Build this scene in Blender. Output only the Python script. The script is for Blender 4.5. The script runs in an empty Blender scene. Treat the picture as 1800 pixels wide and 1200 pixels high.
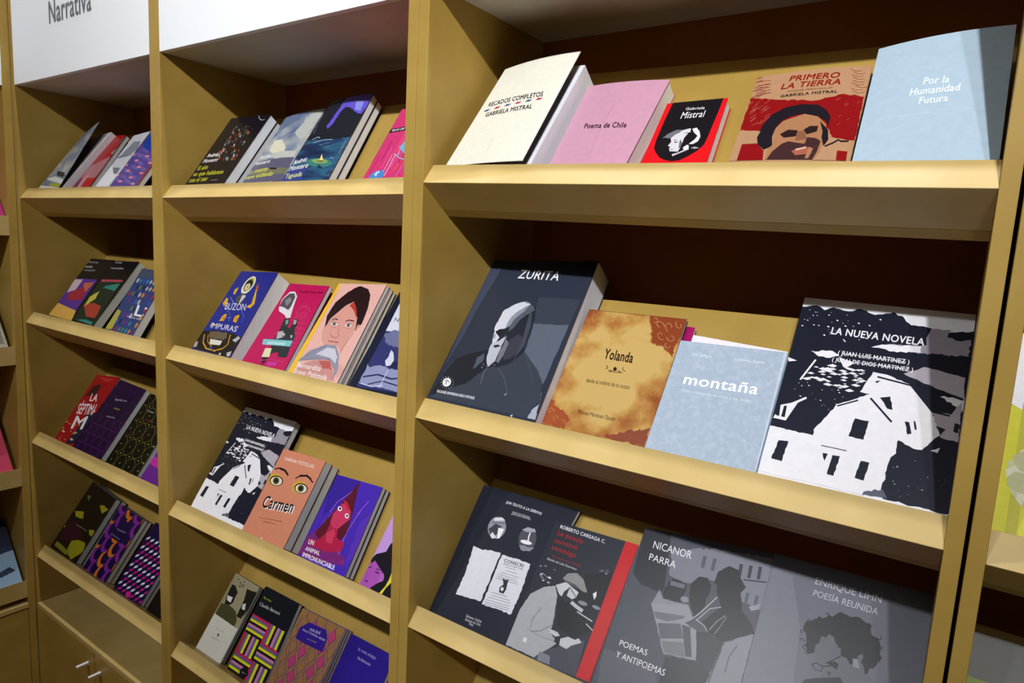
import bpy, bmesh, math, random
from mathutils import Vector, Matrix
from mathutils.geometry import tessellate_polygon
ZS={(3, 1): (1.32907, -0.0165), (3, 2): (0.99464, 0.00219), (3, 3): (0.66016, 0.0), (2, 1): (1.31492, 0.01161), (2, 2): (0.9845, 0.00013), (2, 3): (0.64782, 0.0081), (2, 4): (0.31703, 0.0), (1, 1): (1.30973, 0.00435), (1, 2): (0.98341, -0.00201), (1, 3): (0.65455, 0.00226), (1, 4): (0.3273, 0.00467), (3, 0): (1.6, 0.0), (2, 0): (1.58951, -0.0), (1, 0): (1.58916, 0.00082), (1, 5): (0.18772, -0.0)}
LL=0.033719
SY,SZ=0.602957,0.797774
CAM=[1170.886982, 0.674905, -0.715938, 1.250801, 0.59928, 0.140046, 0.054814]

Z0 = .37                                   # floor level below the survey origin
C = bpy.context.scene.collection
def V(*a): return Vector(a)
# ------------------------------------------------------------ camera
f, cx, cy, cz, yaw, pitch, roll = CAM
ca, sa, cp, sp = math.cos(yaw), math.sin(yaw), math.cos(pitch), math.sin(pitch)
fwd = V(-sa*cp, ca*cp, -sp); rt = V(ca, sa, 0); up = rt.cross(fwd)
r2 = rt*math.cos(roll)+up*math.sin(roll); u2 = up*math.cos(roll)-rt*math.sin(roll)
cam = bpy.data.cameras.new('camera'); co = bpy.data.objects.new('camera', cam); C.objects.link(co)
cam.sensor_width = 36; cam.lens = f*36/1800; cam.clip_start = .02
co.matrix_world = Matrix(((r2.x, u2.x, -fwd.x, cx), (r2.y, u2.y, -fwd.y, cy), (r2.z, u2.z, -fwd.z, cz+Z0), (0, 0, 0, 1)))
bpy.context.scene.camera = co
# ------------------------------------------------------------ world, lamps, exposure
vs = bpy.context.scene.view_settings
vs.view_transform = 'Standard'; vs.look = 'None'; vs.gamma = 1; vs.use_curve_mapping = False; vs.exposure = 0
w = bpy.data.worlds.new('room_air'); bpy.context.scene.world = w; w.use_nodes = True
w.node_tree.nodes['Background'].inputs[0].default_value = (.8, .85, 1, 1)
w.node_tree.nodes['Background'].inputs[1].default_value = .02
def spot(name, loc, to, power, size, angle=120, blend=.4, col=(1, .97, .93)):
    l = bpy.data.lights.new(name, 'SPOT'); l.energy = power; l.shadow_soft_size = size; l.spot_size = math.radians(angle); l.spot_blend = blend; l.color = col
    o = bpy.data.objects.new(name, l); C.objects.link(o); o.location = loc
    o.rotation_euler = (V(*to)-V(*loc)).to_track_quat('-Z', 'Y').to_euler(); return o
KC = (.98, .99, 1)
spot('ceiling_or_fill_spot', (1.26, -2.2, 3.17), (.22, 0, 2.17), 280, .035, 50, 1, KC)
spot('ceiling_or_fill_spot', (1.50, -2.2, 3.17), (.42, 0, 2.17), 80, .035, 50, 1, KC)
spot('ceiling_or_fill_spot', (.10, -2.2, 3.17), (.34, 0, .85), 50, .04, 30, 1, KC)  # added fill for the lower rows of the right bookcase
spot('ceiling_or_fill_spot', (-.62, -2.2, 3.17), (-.34, 0, .75), 74, .04, 32, 1, KC)  # added fill, lower rows of the middle bookcase
spot('ceiling_or_fill_spot', (-1.30, -2.2, 3.17), (-1.05, 0, .85), 52, .04, 34, 1, KC)  # added fill, lower rows of the left bookcase
spot('ceiling_or_fill_spot', (-.1, -2.2, 3.17), (-.95, 0, 2.05), 125, .05, 52, 1, KC)  # added to brighten the upper left and middle bookcases and signs
spot('ceiling_or_fill_spot', (-.25, -2.2, 3.17), (.45, 0, 1.15), 62, .04, 40, 1, KC)  # added fill from the left, lifts the shaded right ends of covers
spot('ceiling_or_fill_spot', (.42, -.07, 3.25), (.42, -.055, 1.0), 50, .02, 90, .6, KC)
spot('ceiling_or_fill_spot', (-.45, -.07, 3.25), (-.45, -.055, 1.0), 30, .02, 90, .6, KC)
spot('ceiling_or_fill_spot', (-1.05, -.07, 3.25), (-1.05, -.055, 1.0), 35, .02, 90, .6, KC)
pl = bpy.data.lights.new('fill_panel', 'AREA'); pl.shape = 'RECTANGLE'; pl.size = 2.4; pl.size_y = 1.2; pl.energy = 15; pl.color = (1, .95, .9)  # unseen soft fill, added to lighten the shadows
po = bpy.data.objects.new('fill_panel', pl); C.objects.link(po); po.location = (1.2, -3.4, 3.55)

# ------------------------------------------------------------ materials
def lin(h):
    r = [int(h[i:i+2], 16)/255 for i in (0, 2, 4)]
    return tuple((c/12.92 if c <= .04045 else ((c+.055)/1.055)**2.4) for c in r)+(1,)
def ramp2(h, d):
    r = [max(0, min(255, int(int(h[i:i+2], 16)*d))) for i in (0, 2, 4)]; return '%02x%02x%02x' % tuple(r)
MC = {}
def nodes(name, rough=.5, spec=.5):
    m = bpy.data.materials.new(name); m.use_nodes = True; nt = m.node_tree; b = nt.nodes['Principled BSDF']
    b.inputs['Roughness'].default_value = rough; b.inputs['Specular IOR Level'].default_value = spec
    return m, nt, b
def noise_mat(name, stops, scale, rough, spec=.5, bump=0, stretch=(1, 1, 1), detail=4, rot=(0, 0, 0), dist=0):
    m, nt, b = nodes(name, rough, spec); N = nt.nodes; K = nt.links
    tc = N.new('ShaderNodeTexCoord'); mp = N.new('ShaderNodeMapping'); mp.inputs['Scale'].default_value = stretch; mp.inputs['Rotation'].default_value = rot
    nz = N.new('ShaderNodeTexNoise'); nz.inputs['Scale'].default_value = scale; nz.inputs['Detail'].default_value = detail; nz.inputs['Distortion'].default_value = dist
    cr = N.new('ShaderNodeValToRGB'); e = cr.color_ramp.elements
    while len(e) < len(stops): e.new(.5)
    for i, s in enumerate(stops): e[i].position = .32+.36*i/(len(stops)-1); e[i].color = lin(s)
    K.new(tc.outputs['Object'], mp.inputs[0]); K.new(mp.outputs[0], nz.inputs['Vector']); K.new(nz.outputs['Fac'], cr.inputs[0]); K.new(cr.outputs[0], b.inputs['Base Color'])
    if bump:
        bp = N.new('ShaderNodeBump'); bp.inputs['Strength'].default_value = bump; bp.inputs['Distance'].default_value = .001; K.new(nz.outputs['Fac'], bp.inputs['Height']); K.new(bp.outputs[0], b.inputs['Normal'])
    return m
def ink(h, rough=.33):
    k = (h, rough)
    if k in MC: return MC[k]
    if h == 'N:yolanda':
        # printed vignette: pale centre, rust border, both broken up by noise
        m = noise_mat('golden_brown_print', ['7c3a1c', '985226', 'ad743a', 'c09650', 'ceac68'], 30, .3, detail=7); N = m.node_tree.nodes; K = m.node_tree.links
        nz = [n for n in N if n.type == 'TEX_NOISE'][0]; cr = [n for n in N if n.type == 'VALTORGB'][0]; tc = [n for n in N if n.type == 'TEX_COORD'][0]
        mp = N.new('ShaderNodeMapping'); mp.vector_type = 'TEXTURE'; mp.inputs['Location'].default_value = (0, .055, .085); mp.inputs['Scale'].default_value = (.105, .2, .125)
        gr = N.new('ShaderNodeTexGradient'); gr.gradient_type = 'SPHERICAL'; ad = N.new('ShaderNodeMath'); ad.operation = 'MULTIPLY_ADD'; ad.inputs[1].default_value = .55; K.new(tc.outputs['Object'], mp.inputs[0]); K.new(mp.outputs[0], gr.inputs[0])
        K.new(gr.outputs['Fac'], ad.inputs[0]); sc = N.new('ShaderNodeMath'); sc.operation = 'MULTIPLY'; sc.inputs[1].default_value = .78; K.new(nz.outputs['Fac'], sc.inputs[0]); K.new(sc.outputs[0], ad.inputs[2]); K.new(ad.outputs[0], cr.inputs[0])
    elif h == 'N:montana': m = noise_mat('mottled_blue_print', ['a4b6ca', 'a9bacd', 'aebed1', 'b6c5d7'], 150, .45, detail=8)
    elif h == 'N:sky': m = noise_mat('cloud_print', ['5c6c90', '8490a4', 'a8acae', 'c4c2b6'], 16, .35, stretch=(1, 1.6, 1.6), detail=3, dist=.6)
    elif h == 'N:lake': m = noise_mat('lake_print', ['1a2748', '223c62', '336a88', '2a3656'], 26, .3, stretch=(.5, 2, 2), detail=4)
    elif h == 'N:violet': m = noise_mat('violet_print', ['22107c', '2a1490', '2e1ca0'], 9, .3)
    else: m = noise_mat('print_'+h, [ramp2(h, .985), ramp2(h, 1.012)], 120, rough, .3, detail=5)
    MC[k] = m; return m
wood = noise_mat('birch_veneer', ['a4853e', 'ac8d43', 'b3944a'], 9, .48, .35, bump=.08, stretch=(1, 1, 1), detail=8)
wood_edge = noise_mat('birch_baked_sheen', ['bca160', 'c4a868', 'caaf70'], 14, .42, .5, bump=.05, detail=6)  # paler copy of the birch: reflected light on the ledges put into the colour
wood_dark = noise_mat('birch_back', ['905424', '985a28', 'a0602c'], 9, .55, .3, bump=.06, detail=6)
white = noise_mat('white_laminate', ['f2f6fb', 'f4f7fb', 'f6f9fc'], 4, .5)
under = noise_mat('grey_underside', ['c8c2b8', 'cec8be', 'd4cec4'], 7, .5, .4)
chrome, nt, b = nodes('brushed_steel', .4); b.inputs['Metallic'].default_value = 1; b.inputs['Base Color'].default_value = (.92, .92, .94, 1)
PG = {}
def page_mat(h):  # lower-row papers are greyer: some shade is put into their colour
    if h not in PG: PG[h] = noise_mat('page_edges_'+h, [ramp2(h, .97), h, ramp2(h, 1.04)], 60, .75, .15, bump=.1, stretch=(.2, 24, .4), rot=(math.radians(-37), 0, 0), detail=3)
    return PG[h]
# ------------------------------------------------------------ helpers
def mesh(name, verts, faces, mats, parent=None, loc=None, mi=None, smooth=False):
    me = bpy.data.meshes.new(name); me.from_pydata([tuple(v) for v in verts], [], faces)
    for m in (mats if isinstance(mats, (list, tuple)) else [mats]): me.materials.append(m)
    if mi: me.polygons.foreach_set('material_index', mi)
    if smooth: me.polygons.foreach_set('use_smooth', [True]*len(me.polygons))
    me.update(); o = bpy.data.objects.new(name, me); C.objects.link(o)
    if parent: o.parent = parent
    if loc: o.location = loc
    return o
def empty(name, loc, label, cat, group=None, rz=0):
    o = bpy.data.objects.new(name, None); C.objects.link(o); o.location = loc; o.rotation_euler.z = rz; o.empty_display_size = .05
    o['label'] = label; o['category'] = cat
    if group: o['group'] = group
    return o
def hexa(vb):     # 8 points: bottom loop 4, top loop 4
    return vb, [(3, 2, 1, 0), (4, 5, 6, 7), (0, 1, 5, 4), (1, 2, 6, 5), (2, 3, 7, 6), (3, 0, 4, 7)]
def bevel(o, w=.0008, seg=2):
    bm = bmesh.new(); bm.from_mesh(o.data); bmesh.ops.recalc_face_normals(bm, faces=bm.faces)
    bmesh.ops.bevel(bm, geom=[e for e in bm.edges], offset=w, segments=seg, affect='EDGES', profile=.5); bm.to_mesh(o.data); bm.free(); return o
def box(name, a, b, mat, parent=None, bev=.0008):
    (x0, y0, z0), (x1, y1, z1) = a, b
    v, fs = hexa([(x0, y0, z0), (x1, y0, z0), (x1, y1, z0), (x0, y1, z0), (x0, y0, z1), (x1, y0, z1), (x1, y1, z1), (x0, y1, z1)])
    o = mesh(name, v, fs, mat, parent)
    if bev: bevel(o, bev)
    return o
def fixn(o):
    bm = bmesh.new(); bm.from_mesh(o.data); bmesh.ops.recalc_face_normals(bm, faces=bm.faces); bm.to_mesh(o.data); bm.free(); return o
# text: outlines of the built-in font as a flat mesh, baseline at 0, width 1, cap height 1
TC = {}
def text_mesh(s, bold, sh):
    k = (s, bold, sh)
    if k in TC: return TC[k]
    def mk(t):
        cu = bpy.data.curves.new('t', 'FONT'); cu.body = t; cu.size = 1; cu.resolution_u = 3; cu.offset = 0
        if bold: cu.space_character = 1.06
        ob = bpy.data.objects.new('t', cu); C.objects.link(ob); dg = bpy.context.evaluated_depsgraph_get(); dg.update()
        me = bpy.data.meshes.new_from_object(ob.evaluated_get(dg)); vs_ = [v.co.copy() for v in me.vertices]; fs = [tuple(p.vertices) for p in me.polygons]
        bpy.data.objects.remove(ob); bpy.data.curves.remove(cu); bpy.data.meshes.remove(me); return vs_, fs
    vv, ff = mk(s)
    if 'cap' not in TC: TC['cap'] = max(v.y for v in mk('H')[0])
    x0 = min(v.x for v in vv); x1 = max(v.x for v in vv); c = TC['cap']
    pts = [((v.x-x0)/(x1-x0), v.y/c) for v in vv]; fo = list(ff)
    if bold:      # heavier strokes: the same outlines again, a hair to each side
        d = .022*bold/(x1-x0); n = len(pts); base_ = list(pts)
        for sx, sy in ((d, 0), (-d, 0), (0, .03*bold), (0, -.03*bold)):
            m = len(pts); pts += [(x+sx, y+sy) for x, y in base_]; fo += [tuple(i+m for i in q) for q in ff]
    TC[k] = (pts, fo, sh); return TC[k]
# ------------------------------------------------------------ room
def struct(o): o['kind'] = 'structure'; return o
carpet = noise_mat('brown_floor', ['8a643a', '946c40', '9e7446'], 3, .5, bump=.05)
plaster = noise_mat('white_plaster', ['9c9c9a', 'a0a09f', 'a6a6a4'], 5, .8)
struct(box('floor', (-1.9, -4.6, -.1), (4.2, .6, 0), carpet, bev=0)); struct(box('ceiling', (-1.9, -4.6, 3.6), (4.2, .6, 3.7), plaster, bev=0))
struct(box('wall_back', (-1.9, .31, 0), (4.2, .41, 3.6), plaster, bev=0)); struct(box('wall_left', (-1.9, -4.6, 0), (-1.8, .31, 3.6), plaster, bev=0))
struct(box('wall_right', (4.1, -4.6, 0), (4.2, .31, 3.6), plaster, bev=0)); struct(box('wall_front', (-1.8, -4.6, 0), (4.1, -4.5, 3.6), plaster, bev=0))
# ------------------------------------------------------------ bookcases
D = .30
def shelf_part(root, xl, xr, zl, zr, lip=None):
    # ledge (solid, square to the leaning plane) and the back rest, as sub-parts of one display shelf
    def P2(x, z, s, d): return (x, s*SY+d*SZ, z+s*SZ-d*SY)
    def prism(name, prof, mat, par):
        v = [P2(xl, zl, *p) for p in prof]+[P2(xr, zr, *p) for p in prof]; n = len(prof)
        fs = [tuple(range(n)), tuple(range(2*n-1, n-1, -1))]+[(i, (i+1) % n, n+(i+1) % n, n+i) for i in range(n)]
        o = mesh(name, v, fs, mat, par); bevel(o, .0007, 2); return o
    if lip is None:
        led = prism('display_shelf', [(0, 0), (LL, 0), (LL, .057), (0, .057)], wood_edge, root)
    else:
        v = [(xl, 0, zl-lip), (xl, 0, zl), (xl, .07, zl-.035), (xl, .07, zl-lip)]; v += [(xr, y, z-zl+zr) for _, y, z in v]
        led = mesh('display_shelf', v, [(0, 1, 2, 3), (7, 6, 5, 4), (0, 4, 5, 1), (1, 5, 6, 2), (2, 6, 7, 3), (3, 7, 4, 0)], wood_edge, root); bevel(led, .0007, 2)
    prism('back_rest', [(0, .0571), (.275, .0571), (.275, .072), (0, .072)], wood, led)
    return led
def bookcase(label, origin, rz, xL, xR, t, zs, ztop, sign=True, tr=None, lip=None, knobs=True, words=None, ztr=None, zsign=None):
    tr = tr or t
    root = empty('bookcase', origin, label, 'bookcase', 'wooden bookcases along the walls', rz)
    H = 2.45
    box('side_panel', (xL-t, 0, 0), (xL, D, H), wood, root); box('side_panel', (xR, 0, 0), (xR+tr, D, H), wood, root)
    box('back_panel', (xL, D-.008, .05), (xR, D, H), wood_dark, root)
    for z, sl in zs:
        m = (xR-xL)/2; shelf_part(root, xL, xR, z+Z0-sl*m, z+Z0+sl*m, lip)
    box('top_board', (xL, .0125, ztop+Z0), (xR, D-.008, ztop+Z0+.02), under, root)
    if sign:
        sg = box('sign_panel', (xL, 0, ztop+Z0), (xR, .012, ztop+Z0+.45), white, root)
        if words:
            s, x0, z0, x1, z1 = words; vv, ff, _ = text_mesh(s, .6, 0); cap = z1-z0; nb = len(vv)//5
            mesh('lettering', [(x0+v[0]*(x1-x0), -.0006-.00004*(i//nb), z0+v[1]*cap+Z0) for i, v in enumerate(vv)], [tuple(reversed(q)) for q in ff], ink('5a6068'), sg)
    zc = .188+Z0
    box('counter_board', (xL, -.004, zc-.014), (xR, D-.008, zc), wood_edge, root, .0015)
    box('plinth', (xL, .03, 0), (xR, .05, .07), wood_dark, root)
    mid = (xL+xR)/2
    for i, (a, b_) in enumerate(((xL+.001, mid-.0015), (mid+.0015, xR-.001))):
        d = box('door', (a, -.001, .075), (b_, .017, zc-.018), wood, root, .001)
        kx = mid-.033 if i == 0 else mid+.033
        bm = bmesh.new(); bmesh.ops.create_cone(bm, cap_ends=True, segments=20, radius1=.0062, radius2=.0062, depth=.03, matrix=Matrix.Translation((kx, -.016, zc-.058)) @ Matrix.Rotation(math.pi/2, 4, 'X'))
        bmesh.ops.create_cone(bm, cap_ends=True, segments=20, radius1=.0075, radius2=.0075, depth=.002, matrix=Matrix.Translation((kx, -.002, zc-.058)) @ Matrix.Rotation(math.pi/2, 4, 'X'))
        me = bpy.data.meshes.new('knob'); bm.to_mesh(me); bm.free(); me.materials.append(chrome); k = bpy.data.objects.new('knob', me); C.objects.link(k); k.parent = d
    return root
ZS.update({(4, 1): (1.3291, 0), (4, 2): (.992, 0), (4, 3): (.657, 0), (0, 1): (1.261, 0), (0, 2): (.919, 0), (0, 3): (.581, 0), (0, 4): (.256, 0)})
def rows(b, n): return [ZS[(b, i)] for i in range(1, n+1)]
bookcase('right wooden bookcase holding the large black, grey and pastel books', (0, 0, 0), 0, .0191, .682, .0188, rows(3, 3)+[(.325, 0)], 1.600, tr=.0147)
bookcase('middle wooden bookcase with sloping shelves of novels, under a blank white sign', (0, 0, 0), 0, -.681, -.0191, .0188, rows(2, 4), 1.5895)
bookcase('left wooden bookcase under the white sign with black lettering, cupboard doors at its foot', (0, 0, 0), 0, -1.381, -.7191, .0188, rows(1, 4), 1.589, words=('Narrativa', -1.163, 1.706, -.955, 1.754))
bookcase('bookcase cut off by the right edge of the photo, holding a yellow wreath book', (0, 0, 0), 0, .7145, 1.38, .0143, [(1.3291, 0), (.992, 0), (.657, 0), (.325, 0)], 1.600)
bookcase('bookcase on the side wall cut off by the left edge of the photo', (-1.4002, 0, 0), math.pi/2, -.70, -.0195, .019, [(1.261, 0), (.919, 0), (.581, 0), (.256, 0)], 1.585, lip=.051)
# ------------------------------------------------------------ books
def frame_fn(b):
    """surface function of a front cover: (u, v, lift towards the viewer) -> world point"""
    z, sl = ZS[tuple(b['k'])]; mid = (b['k'][0]-3)*.7+.35
    def W(x, s, d): return V(x, (s+LL)*SY+d*SZ, z+sl*(x-mid)+Z0+(s+LL)*SZ-d*SY)
    c = b['c']; Np = V(0, -SZ, SY)
    if b['k'][0] == 0:       # the bookcase on the side wall faces +X
        def W(x, s, d): return V(-1.4002-(s*SY+d*SZ), x, z+Z0+s*SZ-d*SY)
        Np = V(SZ, 0, SY)
    P4 = [W(*q) for q in c]
    def S_(u, v, h=0):
        p = (P4[0]*(1-u)+P4[3]*u)*(1-v)+(P4[1]*(1-u)+P4[2]*u)*v
        return p+Np*(h+b['b']*4*u*(1-u)*(.5+.5*v))
    return W, S_, Np
def clipx(poly, a, b):
    for val, sg in ((a, 1), (b, -1)):
        out = []
        for i in range(len(poly)):
            p, q = poly[i], poly[(i+1) % len(poly)]; dp = (p[0]-val)*sg; dq = (q[0]-val)*sg
            if dp >= 0: out.append(p)
            if (dp >= 0) != (dq >= 0): t = dp/(dp-dq); out.append((p[0]+(q[0]-p[0])*t, p[1]+(q[1]-p[1])*t))
        poly = out
        if len(poly) < 3: return []
    return poly
def draw(b, S_, base, par):
    """flat print on the cover: every shape a thin decal that follows the cover surface"""
    flat = b['b'] == 0 and len({q[2] for q in b['c']}) == 1
    Wd = (Vector(b['c'][3][:2])-Vector(b['c'][0][:2])).length; Hh = (Vector(b['c'][1][:2])-Vector(b['c'][0][:2])).length
    acc = {0: ([], [], [], []), 2: ([], [], [], [])}
    rnd = random.Random(len(b['lab']))
    def add(kind, tri_uv, faces, col, lay):
        vs_, fs, mi, mats = acc[kind]; m = ink(col)
        if m not in mats: mats.append(m)
        ix = mats.index(m); h = .00018+lay*.00005
        for fc in faces:
            pts = [tri_uv[i] for i in fc]
            ar = sum(pts[i][0]*pts[(i+1) % len(pts)][1]-pts[(i+1) % len(pts)][0]*pts[i][1] for i in range(len(pts)))
            if ar < 0: pts = pts[::-1]
            pieces = [pts]
            if not flat:
                lo = min(p[0] for p in pts); hi = max(p[0] for p in pts)
                if hi-lo > .06: pieces = [q for q in (clipx(pts, k/12, (k+1)/12) for k in range(12)) if len(q) > 2]
            for q in pieces:
                n = len(vs_); vs_.extend([S_(u, v, h) for u, v in q]); fs.append(tuple(range(n, n+len(q)))); mi.append(ix)
    few = []; nart = sum(1 for q in b['a'] if q[0] < 2)
    for kind, col, lay, par2, nums in b['a']:
        if nart <= 14 and acc[0][1]: few.append(acc[0]); acc[0] = ([], [], [], [])
        uv = [(nums[i]/1000, nums[i+1]/1000) for i in range(0, len(nums), 2)]
        if kind == 0:
            if par2:      # torn or printed-rough outline
                out = []
                for i, p in enumerate(uv):
                    q = uv[(i+1) % len(uv)]; out.append(p); L_ = math.hypot((q[0]-p[0])*Wd, (q[1]-p[1])*Hh); n = min(14, int(L_/.0035))
                    edge = (p[0] in (0, 1) and p[0] == q[0]) or (p[1] in (0, 1) and p[1] == q[1])
                    if edge: continue
                    for k in range(1, n):
                        t = k/n; j = .0013*par2; out.append((min(1, max(0, p[0]+(q[0]-p[0])*t+rnd.uniform(-j, j)/Wd)), min(1, max(0, p[1]+(q[1]-p[1])*t+rnd.uniform(-j, j)/Hh))))
                uv = out
            add(0, uv, tessellate_polygon([[V(u*Wd, v*Hh, 0) for u, v in uv]]), col, lay)
        elif kind == 1:
            hw = par2/2000; quads = []; pts = []
            n = len(uv)
            for i in range(n):
                a = uv[max(0, i-1)]; c = uv[min(n-1, i+1)]; dx = (c[0]-a[0])*Wd; dy = (c[1]-a[1])*Hh; L_ = math.hypot(dx, dy) or 1
                nx, ny = -dy/L_*hw/Wd, dx/L_*hw/Hh; pts += [(uv[i][0]+nx, uv[i][1]+ny), (uv[i][0]-nx, uv[i][1]-ny)]
            pts = [(min(1, max(0, u)), min(1, max(0, v))) for u, v in pts]
            add(0, pts, [(2*i, 2*i+1, 2*i+3, 2*i+2) for i in range(n-1)], col, lay)
        else:
            s, bold, sh = par2; vv, ff, _ = text_mesh(s, bold, sh); A, B, T_ = uv
            k = sh*Hh/Wd*abs(T_[1]-A[1]) if sh else 0
            tp = [(A[0]+(B[0]-A[0])*x+(T_[0]-A[0])*y+k*y, A[1]+(B[1]-A[1])*x+(T_[1]-A[1])*y) for x, y in vv]
            ff = [q for q in ff if all(-.001 < tp[i][0] < 1.001 and -.001 < tp[i][1] < 1.001 for i in q)]
            sv = acc[2]; acc[2] = ([], [], [], []); nb = len(vv)//5 if bold else len(vv)+1
            for k2 in range(5 if bold else 1): add(2, tp, [q for q in ff if q[0]//nb == k2], col, lay+.55*k2)
            line = acc[2]; acc[2] = sv
            if line[1]: mesh('lettering', [v-base for v in line[0]], line[1], line[3], par, mi=line[2])
    for vs_, fs, mi, mats in few+[acc[0]]:
        if fs: mesh('cover_artwork', [v-base for v in vs_], fs, mats, par, mi=mi)
def make_book(b, art=True, off=0.0, dx=0.0, th=None, label=None):
    W, S0, Np = frame_fn(b); c = b['c']; th = th or b['t']/b['m']
    d0 = max(q[2] for q in c) if b['blk'] is None else c[0][2]
    sh_ = -Np*off+V(dx, 0, 0)
    S_ = (lambda u, v, h=0: S0(u, v, h)+sh_) if off == 0 else (lambda u, v, h=0: W(c[0][0]*(1-u)*(1-v)+c[3][0]*u*(1-v)+c[1][0]*(1-u)*v+c[2][0]*u*v, c[0][1]*(1-u)*(1-v)+c[3][1]*u*(1-v)+c[1][1]*(1-u)*v+c[2][1]*u*v, d0)+Np*h+sh_)
    base = (W(c[0][0], c[0][1], d0)+W(c[3][0], c[3][1], d0))/2+sh_
    root = empty('book', base, label or b['lab'], 'book', b['grp'])
    dback = (d0+th) if b['blk'] is None else b['blk']+th
    dfront = (d0+.0006) if b['blk'] is None else b['blk']
    if off and b['blk'] is None: dfront = d0+.0006
    # cover: front sheet, spine, back sheet in one mesh
    nu, nv = (1, 1) if (b['b'] == 0 and len({q[2] for q in c}) == 1) or off else (12, 6)
    vs_, fs, mi = [], [], []; T_ = .0008
    for h in (0, -T_):
        for j in range(nv+1):
            for i in range(nu+1): vs_.append(S_(i/nu, j/nv, h))
    o2 = (nu+1)*(nv+1); I = lambda i, j: j*(nu+1)+i
    for j in range(nv):
        for i in range(nu):
            fs.append((I(i, j), I(i+1, j), I(i+1, j+1), I(i, j+1))); mi.append(0)
            fs.append((o2+I(i, j+1), o2+I(i+1, j+1), o2+I(i+1, j), o2+I(i, j))); mi.append(2)
    rim = [I(i, 0) for i in range(nu+1)]+[I(nu, j) for j in range(1, nv+1)]+[I(i, nv) for i in range(nu-1, -1, -1)]+[I(0, j) for j in range(nv-1, 0, -1)]
    for a, bb in zip(rim, rim[1:]+rim[:1]): fs.append((a, a+o2, bb+o2, bb)); mi.append(1)
    def at(q, d, ins=(0, 0)): return W(q[0]+ins[0], q[1]+ins[1], d)+sh_
    def slab(p, mat):
        n = len(vs_); v, ff = hexa(p); vs_.extend(v); fs.extend([tuple(n+k for k in q) for q in ff]); mi.extend([mat]*6)
    slab([at(c[0], dback), at(c[3], dback), at(c[2], dback), at(c[1], dback)]+[at(c[0], dback-T_), at(c[3], dback-T_), at(c[2], dback-T_), at(c[1], dback-T_)], 1)
    e = .0006
    slab([at(c[0], dback), at(c[0], dback, (e, 0)), at(c[1], dback, (e, 0)), at(c[1], dback)]+[S_(0, 0, -T_), S_(0, 0, -T_)+V(e, 0, 0), S_(0, 1, -T_)+V(e, 0, 0), S_(0, 1, -T_)], 1)
    cov = mesh('cover', [Vector(v)-base for v in vs_], fs, [ink(b['base']), ink(b['ed']), ink(b['inner'] or b['ed'])], root, mi=mi)
    i_ = .0012
    pb, ff = hexa([at(c[0], dback-T_, (e, i_)), at(c[3], dback-T_, (-i_, i_)), at(c[2], dback-T_, (-i_, -i_)), at(c[1], dback-T_, (e, -i_)),
                   at(c[0], dfront, (e, i_)), at(c[3], dfront, (-i_, i_)), at(c[2], dfront, (-i_, -i_)), at(c[1], dfront, (e, -i_))])
    fixn(mesh('page_block', [Vector(v)-base for v in pb], ff, page_mat(b['pg']), root))
    if art: draw(b, S_, base, cov)
    return root
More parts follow.
